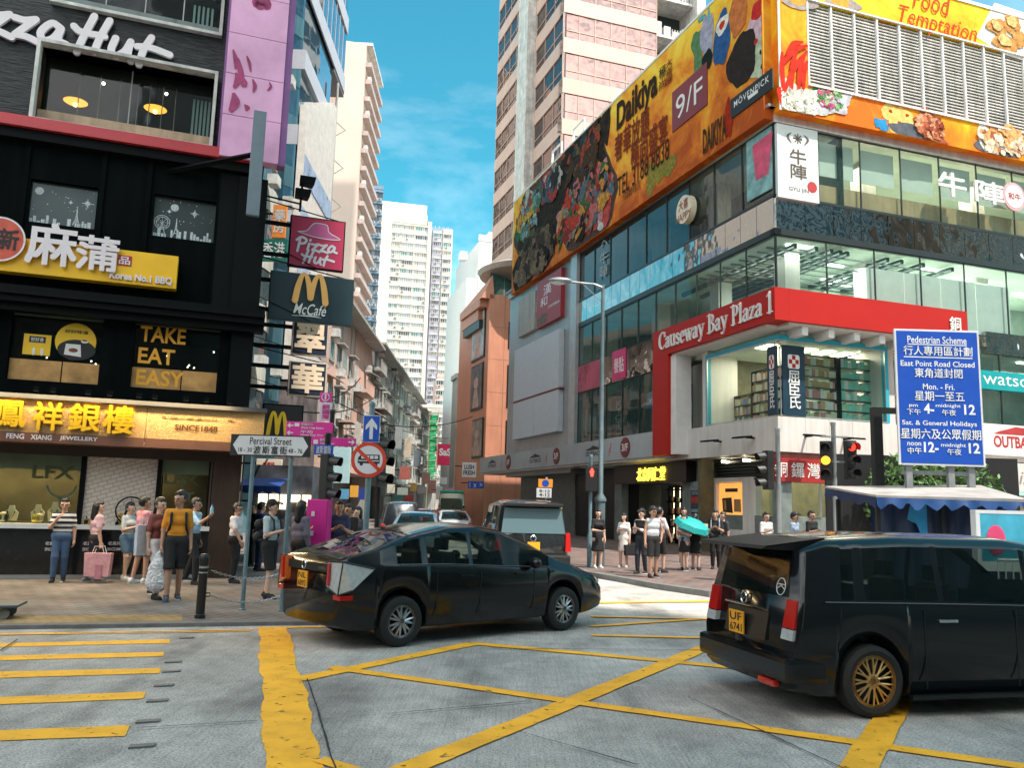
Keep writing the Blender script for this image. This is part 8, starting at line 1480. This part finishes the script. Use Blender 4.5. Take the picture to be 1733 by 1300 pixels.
# ====== people (a body grown as one smooth surface, clothes as parts)
def nets(D,o,h):
 S=D<0;n=np.array(D.shape)-1;cs=[(i,j,k)for i in(0,1)for j in(0,1)for k in(0,1)];g=lambda A,c:A[c[0]:c[0]+n[0],c[1]:c[1]+n[1],c[2]:c[2]+n[2]]
 acc=np.zeros((*n,3));cnt=np.zeros(n)
 for a in cs:
  for ax in range(3):
   if a[ax]==0:
    b=list(a);b[ax]=1;da,db=g(D,a),g(D,b);m=(da<0)!=(db<0);t=np.where(m,da/np.where(m,da-db,1),0)
    for q in range(3):acc[...,q]+=np.where(m,a[q]+(t if q==ax else 0),0)
    cnt+=m
 I=np.full(n,-1);on=cnt>0;I[on]=np.arange(on.sum());v=(np.argwhere(on)+acc[on]/cnt[on][:,None])*h+o;F_=[]
 for ax in range(3):
  u,w=(ax+1)%3,(ax+2)%3;sl=[slice(1,-1)]*3;sl[ax]=slice(0,-1);s0=S[tuple(sl)];sl[ax]=slice(1,None);s1=S[tuple(sl)]
  P=np.argwhere(s0!=s1);f=s0[s0!=s1]
  if not len(P):continue
  P=P+1;P[:,ax]-=1
  def at_(du,dw):Q=P.copy();Q[:,u]-=du;Q[:,w]-=dw;return I[Q[:,0],Q[:,1],Q[:,2]]
  q=np.stack([at_(1,1),at_(0,1),at_(0,0),at_(1,0)],1);q[~f]=q[~f][:,::-1];F_.append(q)
 return v,np.concatenate(F_)
def grow(pr,h,k=.03,cuts=()):
 """pr: (a, b, ra, rb[, squash y]) rounded cones blended together; cuts: (axis, sign, value) half spaces kept"""
 A=np.array([min(p[0][i],p[1][i])-max(p[2],p[3])-.03 for p in pr for i in range(3)]).reshape(-1,3).min(0);B=np.array([max(p[0][i],p[1][i])+max(p[2],p[3])+.03 for p in pr for i in range(3)]).reshape(-1,3).max(0);n=np.ceil((B-A)/h).astype(int)+2
 ax=[A[i]+h*np.arange(n[i])for i in range(3)];D=np.full(n,.5)
 for p in pr:
  a,b,ra,rb=np.array(p[0],float),np.array(p[1],float),p[2],p[3];sy=p[4]if len(p)>4 else 1.;m=max(ra,rb)+k+2.5*h;lo=np.maximum(0,((np.minimum(a,b)-m-A)/h).astype(int));hi=np.minimum(n,((np.maximum(a,b)+m-A)/h).astype(int)+2);s=tuple(slice(lo[i],hi[i])for i in range(3))
  X,Y_,Z=np.meshgrid(*[ax[i][s[i]]for i in range(3)],indexing='ij',sparse=True);d=b-a;l2=d@d+1e-9;X,Y_,Z=X-a[0],Y_-a[1],Z-a[2];t=np.clip((X*d[0]+Y_*d[1]+Z*d[2])/l2,0,1);q=np.sqrt((X-t*d[0])**2+((Y_-t*d[1])/sy)**2+(Z-t*d[2])**2)-(ra+(rb-ra)*t)
  if len(p)>5:D[s]=np.maximum(D[s],-q);continue
  e=D[s];hh=np.clip(.5+.5*(e-q)/k,0,1);D[s]=e*(1-hh)+q*hh-k*hh*(1-hh)
 for i,sg,val in cuts:
  q=(val-ax[i])*sg;sh=[1,1,1];sh[i]=-1;D=np.maximum(D,q.reshape(sh))
 return nets(D,A,h)
SKINS=[M('skin_%d'%i,c,.55,var=.1,vs=12)for i,c in enumerate(((.52,.31,.22),(.44,.25,.165),(.60,.38,.28)))];LIPM=M('lip',(.36,.13,.10),.5,var=0);EYEM=M('eye_dark',(.02,.015,.012),.3,var=0);HAIRM=M('black_hair',(.009,.008,.008),.45,var=.4,vs=25)
CM={}
def cloth(c):
 c=tuple(c)
 if c not in CM:CM[c]=M('cloth_%d'%len(CM),c,.85,var=.16,vs=7,bump=.35,bs=14)
 return CM[c]
def striped():
 m=M('striped_jersey',(.7,.7,.7),.85,var=0);t=m.node_tree;N=t.nodes.new;L=t.links.new;b=t.nodes['Principled BSDF'];co=N('ShaderNodeTexCoord');sp=N('ShaderNodeSeparateXYZ');L(co.outputs['Object'],sp.inputs[0]);mu_=N('ShaderNodeMath');mu_.operation='MULTIPLY';mu_.inputs[1].default_value=9.5;L(sp.outputs[2],mu_.inputs[0]);fr=N('ShaderNodeMath');fr.operation='FRACT';L(mu_.outputs[0],fr.inputs[0]);gt=N('ShaderNodeMath');gt.operation='GREATER_THAN';gt.inputs[1].default_value=.5;L(fr.outputs[0],gt.inputs[0]);mx=N('ShaderNodeMix');mx.data_type='RGBA';mx.inputs[6].default_value=(.74,.72,.70,1);mx.inputs[7].default_value=(.015,.017,.03,1);L(gt.outputs[0],mx.inputs[0]);L(mx.outputs[2],b.inputs['Base Color']);return m
ARMS={'down':((.05,.02,-.28),(.02,-.05,-.25)),'back':((.06,.1,-.26),(.02,.02,-.26)),'fwd':((.05,-.1,-.26),(.0,-.12,-.21)),'phone':((.05,-.04,-.28),(-.12,-.2,.07)),'mouth':((.05,-.1,-.26),(-.14,-.12,.20)),'hip':((.12,.05,-.25),(-.06,-.08,-.2)),'up':((.06,-.2,-.18),(.0,-.2,.14)),'cross':((.05,-.05,-.28),(-.18,-.16,-.02))}
def mesh_obj(nm,parts,mats,par=None,mi=None):
 V=np.concatenate([p[0]for p in parts]);o_=0;F_=[];K=[]
 for i,p in enumerate(parts):F_+=[tuple(int(x)+o_ for x in f)for f in p[1]];K+=[p[2]if len(p)>2 else 0]*len(p[1]);o_+=len(p[0])
 me=bpy.data.meshes.new(nm);me.from_pydata(V.tolist(),[],F_);[me.materials.append(m)for m in mats];me.polygons.foreach_set('material_index',K);me.polygons.foreach_set('use_smooth',[True]*len(F_));me.update();o=bpy.data.objects.new(nm,me);COL.objects.link(o)
 if par:o.parent=par
 return o
def person(label,px,Y,h,rz,top,bot,arms=('down','down'),step=0.,skin=0,hair='short',sleeve=.5,leg=1.,shoe=(.02,.02,.022),fem=0,skirt=False,hem=.9,yaw=0.,lean=0.,z0=None,cap=None,vest=None,glasses=False,fine=True,dress=False,wide=1.,group=None,nod=0.):
 z0=(PZ if px<640 else.118)if z0 is None else z0;P=atY(px,900,Y);s=h/1.72;H=.0135 if fine else.018;sw=(.15-.012*fem)*wide;W_=wide
 sh=[np.array((x*sw,lean*.12,1.40))for x in(-1,1)];hip=[np.array((x*.085,0,.92))for x in(-1,1)];foot=[np.array((-.09,-step/2,.075)),np.array((.09,step/2,.075+(.05 if step>.25 else 0)))];knee=[(hip[i]+foot[i])/2+np.array((0,-.03-abs(step)*.12,.03))for i in(0,1)]
 el,wr=[],[]
 for i in(0,1):e,w=ARMS[arms[i]];sg=(-1,1)[i];E=sh[i]+np.array((sg*e[0],e[1],e[2]));el.append(E);wr.append(E+np.array((sg*w[0],w[1],w[2])))
 nk=np.array((0,lean*.12+.0,1.45));hd=np.array((0,lean*.2-.015-nod*.04,1.595-nod*.015));ch,wa=.104*W_,(.086 if fem else.098)*W_
 torso=[((-.06*W_-.01*fem,0,.95),(.06*W_+.01*fem,0,.95),.1*W_,.1*W_,.85),((-.055*W_+.02*fem,0,1.1),(.055*W_-.02*fem,0,1.1),wa,wa,.8),((-.06*W_,lean*.08,1.27),(.06*W_,lean*.08,1.27),ch,ch,.8),((-sw+.03,lean*.12,1.385),(sw-.03,lean*.12,1.385),.062,.062)]
 if fem:torso+=[((-.07,-.07,1.27),(.07,-.07,1.27),.06,.06)]
 armp=[q for i in(0,1)for q in((sh[i],el[i],.05,.041),(el[i],wr[i],.041,.028))];legp=[q for i in(0,1)for q in((hip[i],knee[i],.086,.057),(knee[i],foot[i],.058,.038))];parts=[]
 neck=[(nk-(0,0,.05),hd+(0,.02,-.07),.055,.05)];b=grow(torso+armp+legp+neck,H,.035);parts.append((*b,0))
 c,sn=math.cos(yaw),math.sin(yaw);f=lambda x,y,z:hd+np.array((x*c-y*sn,x*sn+y*c,z));hp=[(f(0,.012,.035),f(0,.022,.03),.092,.088),(f(0,-.02,-.02),f(0,-.03,-.055),.07,.048),(f(0,-.045,-.088),f(0,-.05,-.09),.026,.024),(f(0,-.092,.02),f(0,-.112,-.022),.009,.016),(f(-.035,-.083,.033),f(.035,-.083,.033),.012,.012),(f(-.018,-.09,-.055),f(.018,-.09,-.055),.011,.011)]+[(f(x*.085,.015,-.02),f(x*.09,.02,.025),.012,.016)for x in(-1,1)]
 hp+=[(f(x*.034,-.101,.012),f(x*.034,-.103,.012),.014,.014,1,1)for x in(-1,1)];hp+=[(f(0,.02,-.06),nk,.052,.054)];hv,hf=grow(hp,.0075 if fine else.011,.014)
 cen=hv[hf].mean(1);lp=f(0,-.098,-.056);lips=(np.abs(cen-lp)<(.026,.03,.009)).all(1);parts+=[(hv,hf[~lips],0)]
 if lips.any():parts+=[(hv,hf[lips],1)]
 for x in(-1,1):m_=MB();m_.ball(f(x*.033,-.089,.012),(.011,.011,.008),8,6);parts.append((np.array(m_.v),m_.f,2));m_=MB();m_.ball(f(x*.036,-.094,.034),(.016,.006,.0035),8,4);parts.append((np.array(m_.v),m_.f,2))
 for i in(0,1):
  d=wr[i]-el[i];d=d/np.linalg.norm(d);sg=(-1,1)[i];crl=np.array((-sg,0,0))if abs(d[2])>.7 else np.array((0,0,1.));sd=np.cross(d,crl);sd/=np.linalg.norm(sd);crl=np.cross(sd,d);w=wr[i];hpz=[(w-d*.02,w+d*.03,.027,.026),(w+d*.05-sd*.022,w+d*.075-sd*.024,.021,.015),(w+d*.05+sd*.022,w+d*.075+sd*.024,.021,.015)]
  for j,L_ in enumerate((.062,.074,.068,.052)):r0=w+d*.085+sd*(-.031+.0205*j);m1=r0+d*L_*.5+crl*L_*.2;hpz+=[(r0-d*.012,m1,.0098,.0088),(m1,m1+d*L_*.3+crl*L_*.38,.0086,.0068)]
  fw=-1 if sd[1]>0 else 1;t0=w+d*.025+sd*fw*.026;hpz+=[(t0,t0+d*.035+sd*fw*.02+crl*.012,.0135,.0105),(t0+d*.035+sd*fw*.02+crl*.012,t0+d*.062+sd*fw*.022+crl*.022,.0098,.008)];v_,f_=grow(hpz,.0052 if fine else.007,.008);parts.append((v_,f_,0))
 root=mesh_obj('person',parts,[SKINS[skin],LIPM,EYEM]);root.location=(P[0],Y,z0);root.rotation_euler.z=rz;root.scale=(s,s,s);tag(root,label,'person',group)
 fat=lambda L_,r:[(q[0],q[1],q[2]+r,q[3]+r)+tuple(q[4:])for q in L_]
 slv=[]
 for i in(0,1):
  if sleeve>0:e=sh[i]+(el[i]-sh[i])*min(1,sleeve*1.6);slv.append((sh[i],e,.06,.058 if sleeve<1 else.05))
  if sleeve>=1:slv.append((el[i],el[i]+(wr[i]-el[i])*.85,.052,.04))
 if dress:parts_=fat(torso,.016)+slv+[((0,0,.98),(0,.01,hem+.06),.14,.2,.75)]
 else:parts_=fat(torso,.017)+slv+[((-.055*W_,0,.92),(.055*W_,0,.92),.108*W_,.112*W_,.85)]
 tm=top if not isinstance(top,tuple)else cloth(top);mesh_obj('dress' if dress else 'shirt',[grow(parts_,H,.03,((2,1,hem),(2,-1,1.455)))],[tm],root)
 if vest:mesh_obj('vest',[grow(fat(torso,.026),H,.03,((2,1,hem+.02),(2,-1,1.44),(1,-1,.02)))],[cloth(vest)],root)
 if bot and not dress:
  zc=.10+(1-leg)*.8
  if skirt:q=[((0,0,.97),(0,0,zc+.05),.13,.19,.8)]
  else:q=fat(legp,.016+.008*(leg<.8))+[((-.07*W_,0,.95),(.07*W_,0,.95),.118*W_,.118*W_,.95)]
  mesh_obj('skirt' if skirt else('trousers' if leg>.7 else 'shorts'),[grow(q,H,.025,((2,1,zc),(2,-1,1.03)))],[cloth(bot)],root)
 for i in(0,1):
  a=foot[i];z=a[2]-.075;sf,sv=grow([((a[0],a[1]+.04,z+.045),(a[0]*1.15,a[1]-.14,z+.03),.042,.034),((a[0],a[1]+.02,z+.07),(a[0],a[1],z+.09),.042,.042)],.009,.02,((2,1,z+.012),)),None;mesh_obj('shoe',[sf],[cloth(shoe)],root).name='shoe';m_=MB();m_.prism([(a[0]*1.07+.05*math.cos(t),a[1]-.055+.135*math.sin(t))for t in[math.tau*j/14 for j in range(14)]],z,z+.022);mesh_obj('sole',[(np.array(m_.v),m_.f)],[cloth((.55,.55,.55)if shoe[0]>.1 or i else shoe)],root)
 hr=[(f(0,.035,.05),f(0,.042,.03),.098,.094),(f(0,-.03,.092),f(0,.03,.1),.062,.068),(f(-.07,.02,.03),f(.07,.02,.03),.035,.035)]
 if hair=='long':hr+=[(f(0,.06,.02),f(0,.085,-.2),.085,.075),(f(-.075,.03,.02),f(-.07,.05,-.17),.035,.03),(f(.075,.03,.02),f(.07,.05,-.17),.035,.03)]
 elif hair=='tail':hr+=[(f(0,.1,.03),f(0,.16,-.14),.032,.025)]
 elif hair=='bun':hr+=[(f(0,.11,.02),f(0,.13,-.02),.05,.04)]
 hr+=[(f(0,-.1,-.02),f(0,-.1,.03),.075,.07,1,1)]
 mesh_obj('hair',[grow(hr,.009 if fine else.012,.02)],[HAIRM],root)
 if cap:mesh_obj('cap',[grow([(f(0,.02,.075),f(0,.03,.07),.102,.1),(f(0,-.1,.068),f(0,-.16,.058),.05,.055),(f(0,-.11,.03),f(0,-.15,.02),.075,.075,1,1)],.009,.015)],[cloth(cap)],root)
 if glasses:m_=MB();[m_.ball(f(x*.034,-.104,.014),(.024,.012,.018),10,6)for x in(-1,1)];m_.tube([f(-.085,-.02,.02),f(-.05,-.1,.018),f(.05,-.1,.018),f(.085,-.02,.02)],.004,4);m_.M=None;mesh_obj('glasses',[(np.array(m_.v),m_.f)],[EYEM],root)
 Mw=Matrix.Translation(root.location)@Matrix.Rotation(rz,4,'Z')@Matrix.Scale(s,4);return[Mw@Vector(w)for w in wr],Mw
DEN=(.09,.17,.26);BK=(.012,.012,.013);WT=(.70,.67,.66);SW_=(.66,.66,.66)
W1_,_=person('man in black and white striped jersey and jeans with a hand at his mouth',106,16.7,1.6,.35,striped(),(.05,.10,.19),('mouth','down'),.12,glasses=True,wide=1.12)
W2_,_=person('woman in pale pink top and black trousers with long black hair, seen from behind',163,16.9,1.56,2.4,(.62,.40,.45),BK,('down','down'),.2,2,'long',fem=1,hem=.78,shoe=(.2,.2,.2),yaw=-.5)
person('woman in blue shorts looking at her phone behind the man in the pink shirt',217,17.5,1.55,1.2,(.45,.5,.55),DEN,('phone','phone'),.2,2,'tail',leg=.35,fem=1,shoe=SW_)
person('man in rose T-shirt and denim shorts turned to the shop window',241,16.9,1.68,2.5,(.66,.27,.31),(.08,.17,.27),('phone','phone'),.16,1,leg=.45,shoe=SW_,yaw=-.3)
W5_,_=person('woman in maroon T-shirt and white trousers walking with a white tote',268,14.5,1.67,1.1,(.24,.07,.06),WT,('down','mouth'),.32,2,'tail',fem=1,leg=.86)
W6_,M6=person('man in mustard orange T-shirt and black shorts looking back over his shoulder',300,14.3,1.79,.45,(.72,.28,.02),BK,('down','down'),.22,1,leg=.5,yaw=-.75,shoe=(.06,.09,.12))
W7_,_=person('man in light blue shirt and black trousers raising a drink bottle',328,17.,1.68,1.45,(.34,.50,.66),BK,('up','down'),.3,1,sleeve=.65)
person('balding man in white shirt and black trousers by the brown slatted pillar',399,17.5,1.6,1.45,(.72,.68,.70),BK,('fwd','down'),.1,1,wide=1.15,glasses=True)
W9_,M9=person('young man in pale blue T-shirt and black shorts between the sign posts',458,15,1.68,1.3,(.42,.50,.53),BK,('phone','phone'),.14,2,leg=.5,cap=BK)
person('person in checked dark shirt with bushy black hair left of the magenta cabinet',508,15.6,1.68,2.6,(.13,.12,.16),BK,('down','phone'),0,1,'long',sleeve=1)
person('man in navy shirt bent over his phone just right of the magenta cabinet',572,16.7,1.72,.3,(.03,.04,.09),BK,('phone','phone'),0,1,nod=1)
person('man in black T-shirt holding a phone, second right of the magenta cabinet',592,17.2,1.66,-.6,BK,BK,('phone','phone'),0,1,nod=1)
person('woman with black hair lifting a hand, third right of the magenta cabinet',604,18.5,1.58,-.5,(.05,.05,.06),BK,('mouth','down'),0,2,'long',fem=1)
person('person in royal blue shirt at the stall behind the street name sign',440,20.5,1.62,2.2,(.02,.06,.2),(.03,.05,.1),('phone','down'),fine=False)
person('person in black at the stall farther left behind the street name sign',428,21.5,1.6,-.8,BK,BK,fine=False)
W15,_=person('woman in black dress with long hair beside the tall lamp post',1012,23.6,1.6,.2,BK,None,('cross','down'),0,2,'long',dress=True,hem=.5,fem=1,shoe=SW_)
W16,_=person('woman in short white dress holding a phone',1056,24.3,1.5,-.5,(.74,.68,.64),None,('phone','down'),.1,2,'long',dress=True,hem=.52,fem=1,shoe=(.5,.45,.4))
person('man in black vest over a white shirt with a wide hat, reading his phone',1086,22.,1.64,-.7,WT,(.015,.02,.03),('phone','phone'),.12,2,cap=BK,vest=BK,sleeve=1)
person('tanned man in grey-white sleeveless top, black shorts and a black cap',1105,20.9,1.7,.25,(.52,.54,.58),BK,('down','hip'),.05,1,leg=.48,sleeve=0,cap=BK)
W19,M19=person('man in white T-shirt behind the man in the sleeveless top',1116,22.6,1.7,2.2,(.72,.68,.70),BK,('fwd','fwd'),.1,0,leg=.5)
W20,_=person('woman in denim vest and black skirt under the teal umbrella',1158,23.6,1.52,-.8,(.2,.28,.34),BK,('phone','phone'),0,2,'long',skirt=True,leg=.4,fem=1)
W21,_=person('woman in black dress with a cream bag, under the teal umbrella',1177,23.9,1.55,2.6,BK,None,('phone','down'),0,2,'bun',dress=True,hem=.52,fem=1)
_,M22=person('man in black T-shirt with grey straps looking down beside the orange poster',1211,24.6,1.68,-.3,BK,BK,('phone','phone'),0,0,nod=1)
person('man in dark shirt close behind the man with grey straps',1224,25.6,1.62,-1.,(.04,.04,.045),BK,fine=False)
person('person in white patterned top in the herbal shop doorway',1157,27.5,1.72,0,(.6,.52,.5),(.5,.48,.45),fine=False)
for k,(x,Y,h,rz,t_,lb)in enumerate(((1297,24.2,1.64,.3,(.66,.64,.64),'man in white shirt left of the side-on traffic light'),(1345,23.6,1.66,.8,(.30,.38,.50),'man in blue shirt and cap between the two traffic lights'),(1374,24.,1.72,.5,BK,'man in black T-shirt between the two traffic lights'),(1411,24.8,1.56,.1,(.5,.36,.28),'small person in tan top behind the lit traffic light post'))):
 person(lb,x,Y,h,rz,t_,BK,('phone','down'),fine=False,cap=BK if k==1 else None,skin=1)
for k,(x,Y,c,lb)in enumerate(((742,62,(.5,.12,.15),'red'),(752,66,(.55,.35,.38),'pink'),(766,58,(.10,.10,.14),'navy'),(776,64,(.6,.55,.5),'cream'),(783,60,(.4,.2,.12),'brown'))):person('distant pedestrian in a %s top at the far crossing'%lb,x,Y,1.66,k,c,BK,fine=False,z0=.0)
def item(nm,lb,cat,P,rz,build,group=None):
 o=lthing(nm,lb,cat,P,rz,group);build(o);return o
def bag_box(w,d,h,mt,hm,tag_=None):
 def f(o):
  mb=MB();mb.add([(-w*.45,-d/2,0),(w*.45,-d/2,0),(w*.45,d/2,0),(-w*.45,d/2,0),(-w/2,-d*.5,h),(w/2,-d*.5,h),(w/2,d*.5,h),(-w/2,d*.5,h)],[(0,3,2,1),(4,5,6,7),(0,1,5,4),(1,2,6,5),(2,3,7,6),(3,0,4,7)]);mb.build('bag_body',mt,o)
  for y in(-d*.45,d*.45):mb=MB();mb.tube([(-w*.22,y,h),(-w*.14,y,h+.13),(w*.14,y,h+.13),(w*.22,y,h)],.008,5);mb.build('handle',hm,o)
  if tag_:mb=MB();mb.box(-.02,.1,-d/2-.02,-d/2-.006,-.05,h*.5);mb.build('ribbon_tag',tag_,o)
 return f
p=W2_[0];p=W2_[1]if W2_[1].x>p.x else p;item('shopping_bag','large pink carrier bag with orange end held by the long-haired woman','shopping bag',(p.x+.02,p.y-.05,p.z-.66),.15,bag_box(.5,.17,.45,cloth((.66,.33,.34)),WHITE,cloth((.5,.2,.24))))
def plastic(o):
 mb=MB();v,f=grow([((0,0,.12),(0,0,.3),.17,.15,.6),((-.05,0,.05),(.06,0,.06),.1,.1,.7),((0,0,.4),(0,0,.62),.1,.02)],.02,.05);rr=np.random.RandomState(1);v=v+rr.normal(0,.006,v.shape);mb.add(v,[tuple(map(int,q))for q in f]);mb.build('bag_body',M('white_plastic',(.74,.74,.76),.35,var=.1),o,smooth=25)
p=W6_[0];p=W6_[1]if W6_[1].x<p.x else p;item('plastic_bag','bulging white plastic bag held by the man in the orange T-shirt','plastic bag',(p.x-.02,p.y-.02,p.z-.70),.3,plastic)
p=W5_[0];item('tote_bag','white cloth tote hanging from the shoulder of the walking woman','tote bag',(p.x-.12,p.y+.02,p.z-.12),1.2,bag_box(.3,.06,.5,cloth((.6,.62,.66)),cloth((.6,.62,.66))))
def pack(col):
 def f(o):
  v,f_=grow([((-.09,.0,.08),(.09,0,.08),.09,.09,.9),((-.08,0,.3),(.08,0,.3),.085,.085,.9)],.02,.08);mb=MB();mb.add(v,[tuple(map(int,q))for q in f_]);mb.build('pack_body',cloth(col),o,smooth=True);mb=MB();mb.bbox(-.1,.1,.08,.11,.06,.2,.01);mb.build('pocket',cloth(col),o)
  for s in(-1,1):mb=MB();mb.tube([(s*.11,-.06,.36),(s*.11,-.2,.47),(s*.115,-.315,.38),(s*.12,-.34,.22),(s*.16,-.22,.04),(s*.13,-.05,.02)],.022,5);mb.build('strap',cloth(col),o)
 return f
for Mw,rz,col,lb in((M6,.45,(.012,.014,.02),'black backpack on the man in the orange T-shirt'),(M19,2.2,(.10,.02,.03),'maroon backpack on the man in the white T-shirt'),(M9,1.3,(.02,.025,.03),'dark backpack on the young man between the sign posts'),(M22,-.3,(.25,.30,.36),'grey backpack on the man beside the orange poster')):item('backpack',lb,'backpack',Mw@Vector((0,.2,1.0)),rz,pack(col))
p=W7_[0];item('drink_bottle','clear blue drink bottle raised by the man in the light blue shirt','bottle',(p.x+.05,p.y,p.z+.04),0,lambda o:([MB().lathe([(.001,0),(.033,0),(.035,.1),(.03,.14),(.014,.18),(.014,.2)],n=12).build('bottle_body',M('bottle_blue',(.3,.5,.62),.1,var=.1),o,smooth=True)],MB().lathe([(.016,.2),(.016,.22),(.001,.22)],n=10).build('bottle_cap',SBLUE,o)))
p=W16[1];item('handbag','black handbag hanging beside the woman in the white dress','handbag',(p.x+.02,p.y,p.z-.42),.3,bag_box(.36,.14,.3,cloth(BK),cloth(BK)))
p=W21[0];p=W21[1]if W21[1].x>p.x else p;item('handbag','cream patterned handbag of the woman in the black dress','handbag',(p.x+.06,p.y-.05,p.z-.02),.2,bag_box(.28,.12,.24,cloth((.62,.55,.42)),cloth(BK)))
def brolly(o):
 mb=MB();n=8;V=[(0,0,.26)];R_=.52;F_=[]
 for j,r,z in((0,.26,.22),(1,.46,.13),(2,R_,-.02)):
  for k in range(n*3):a=math.tau*k/(n*3);dip=(.0,.02,.05)[j]*(1-abs(math.cos(a*n/2)));V.append(((r-dip)*math.cos(a),(r-dip)*math.sin(a),z+(dip*.5)))
 m=n*3
 for k in range(m):F_.append((0,1+k,1+(k+1)%m));[F_.append((1+j*m+k,1+(j+1)*m+k,1+(j+1)*m+(k+1)%m,1+j*m+(k+1)%m))for j in(0,1)]
 mb.add(V,F_);mb.build('canopy',M('teal_umbrella',(.006,.32,.30),.55,var=.08),o,smooth=30);mb=MB();mb.tube([(0,0,.26),(0,0,-.5)],.008,5);mb.tube([(0,0,-.5),(0,0,-.58),(.03,0,-.6)],.012,5);mb.build('shaft',POSTG,o);mb=MB()
 for k in range(8):a=math.tau*k/8;mb.tube([(.02*math.cos(a),.02*math.sin(a),.2),(.5*math.cos(a),.5*math.sin(a),.09),(.62*math.cos(a),.62*math.sin(a),.0)],.004,4)
 mb.build('ribs',POSTG,o)
p=atY(1170,893,23.7);o=item('umbrella','open teal umbrella tilted over two women','umbrella',p,0,brolly);o.rotation_euler=(.28,.3,0)
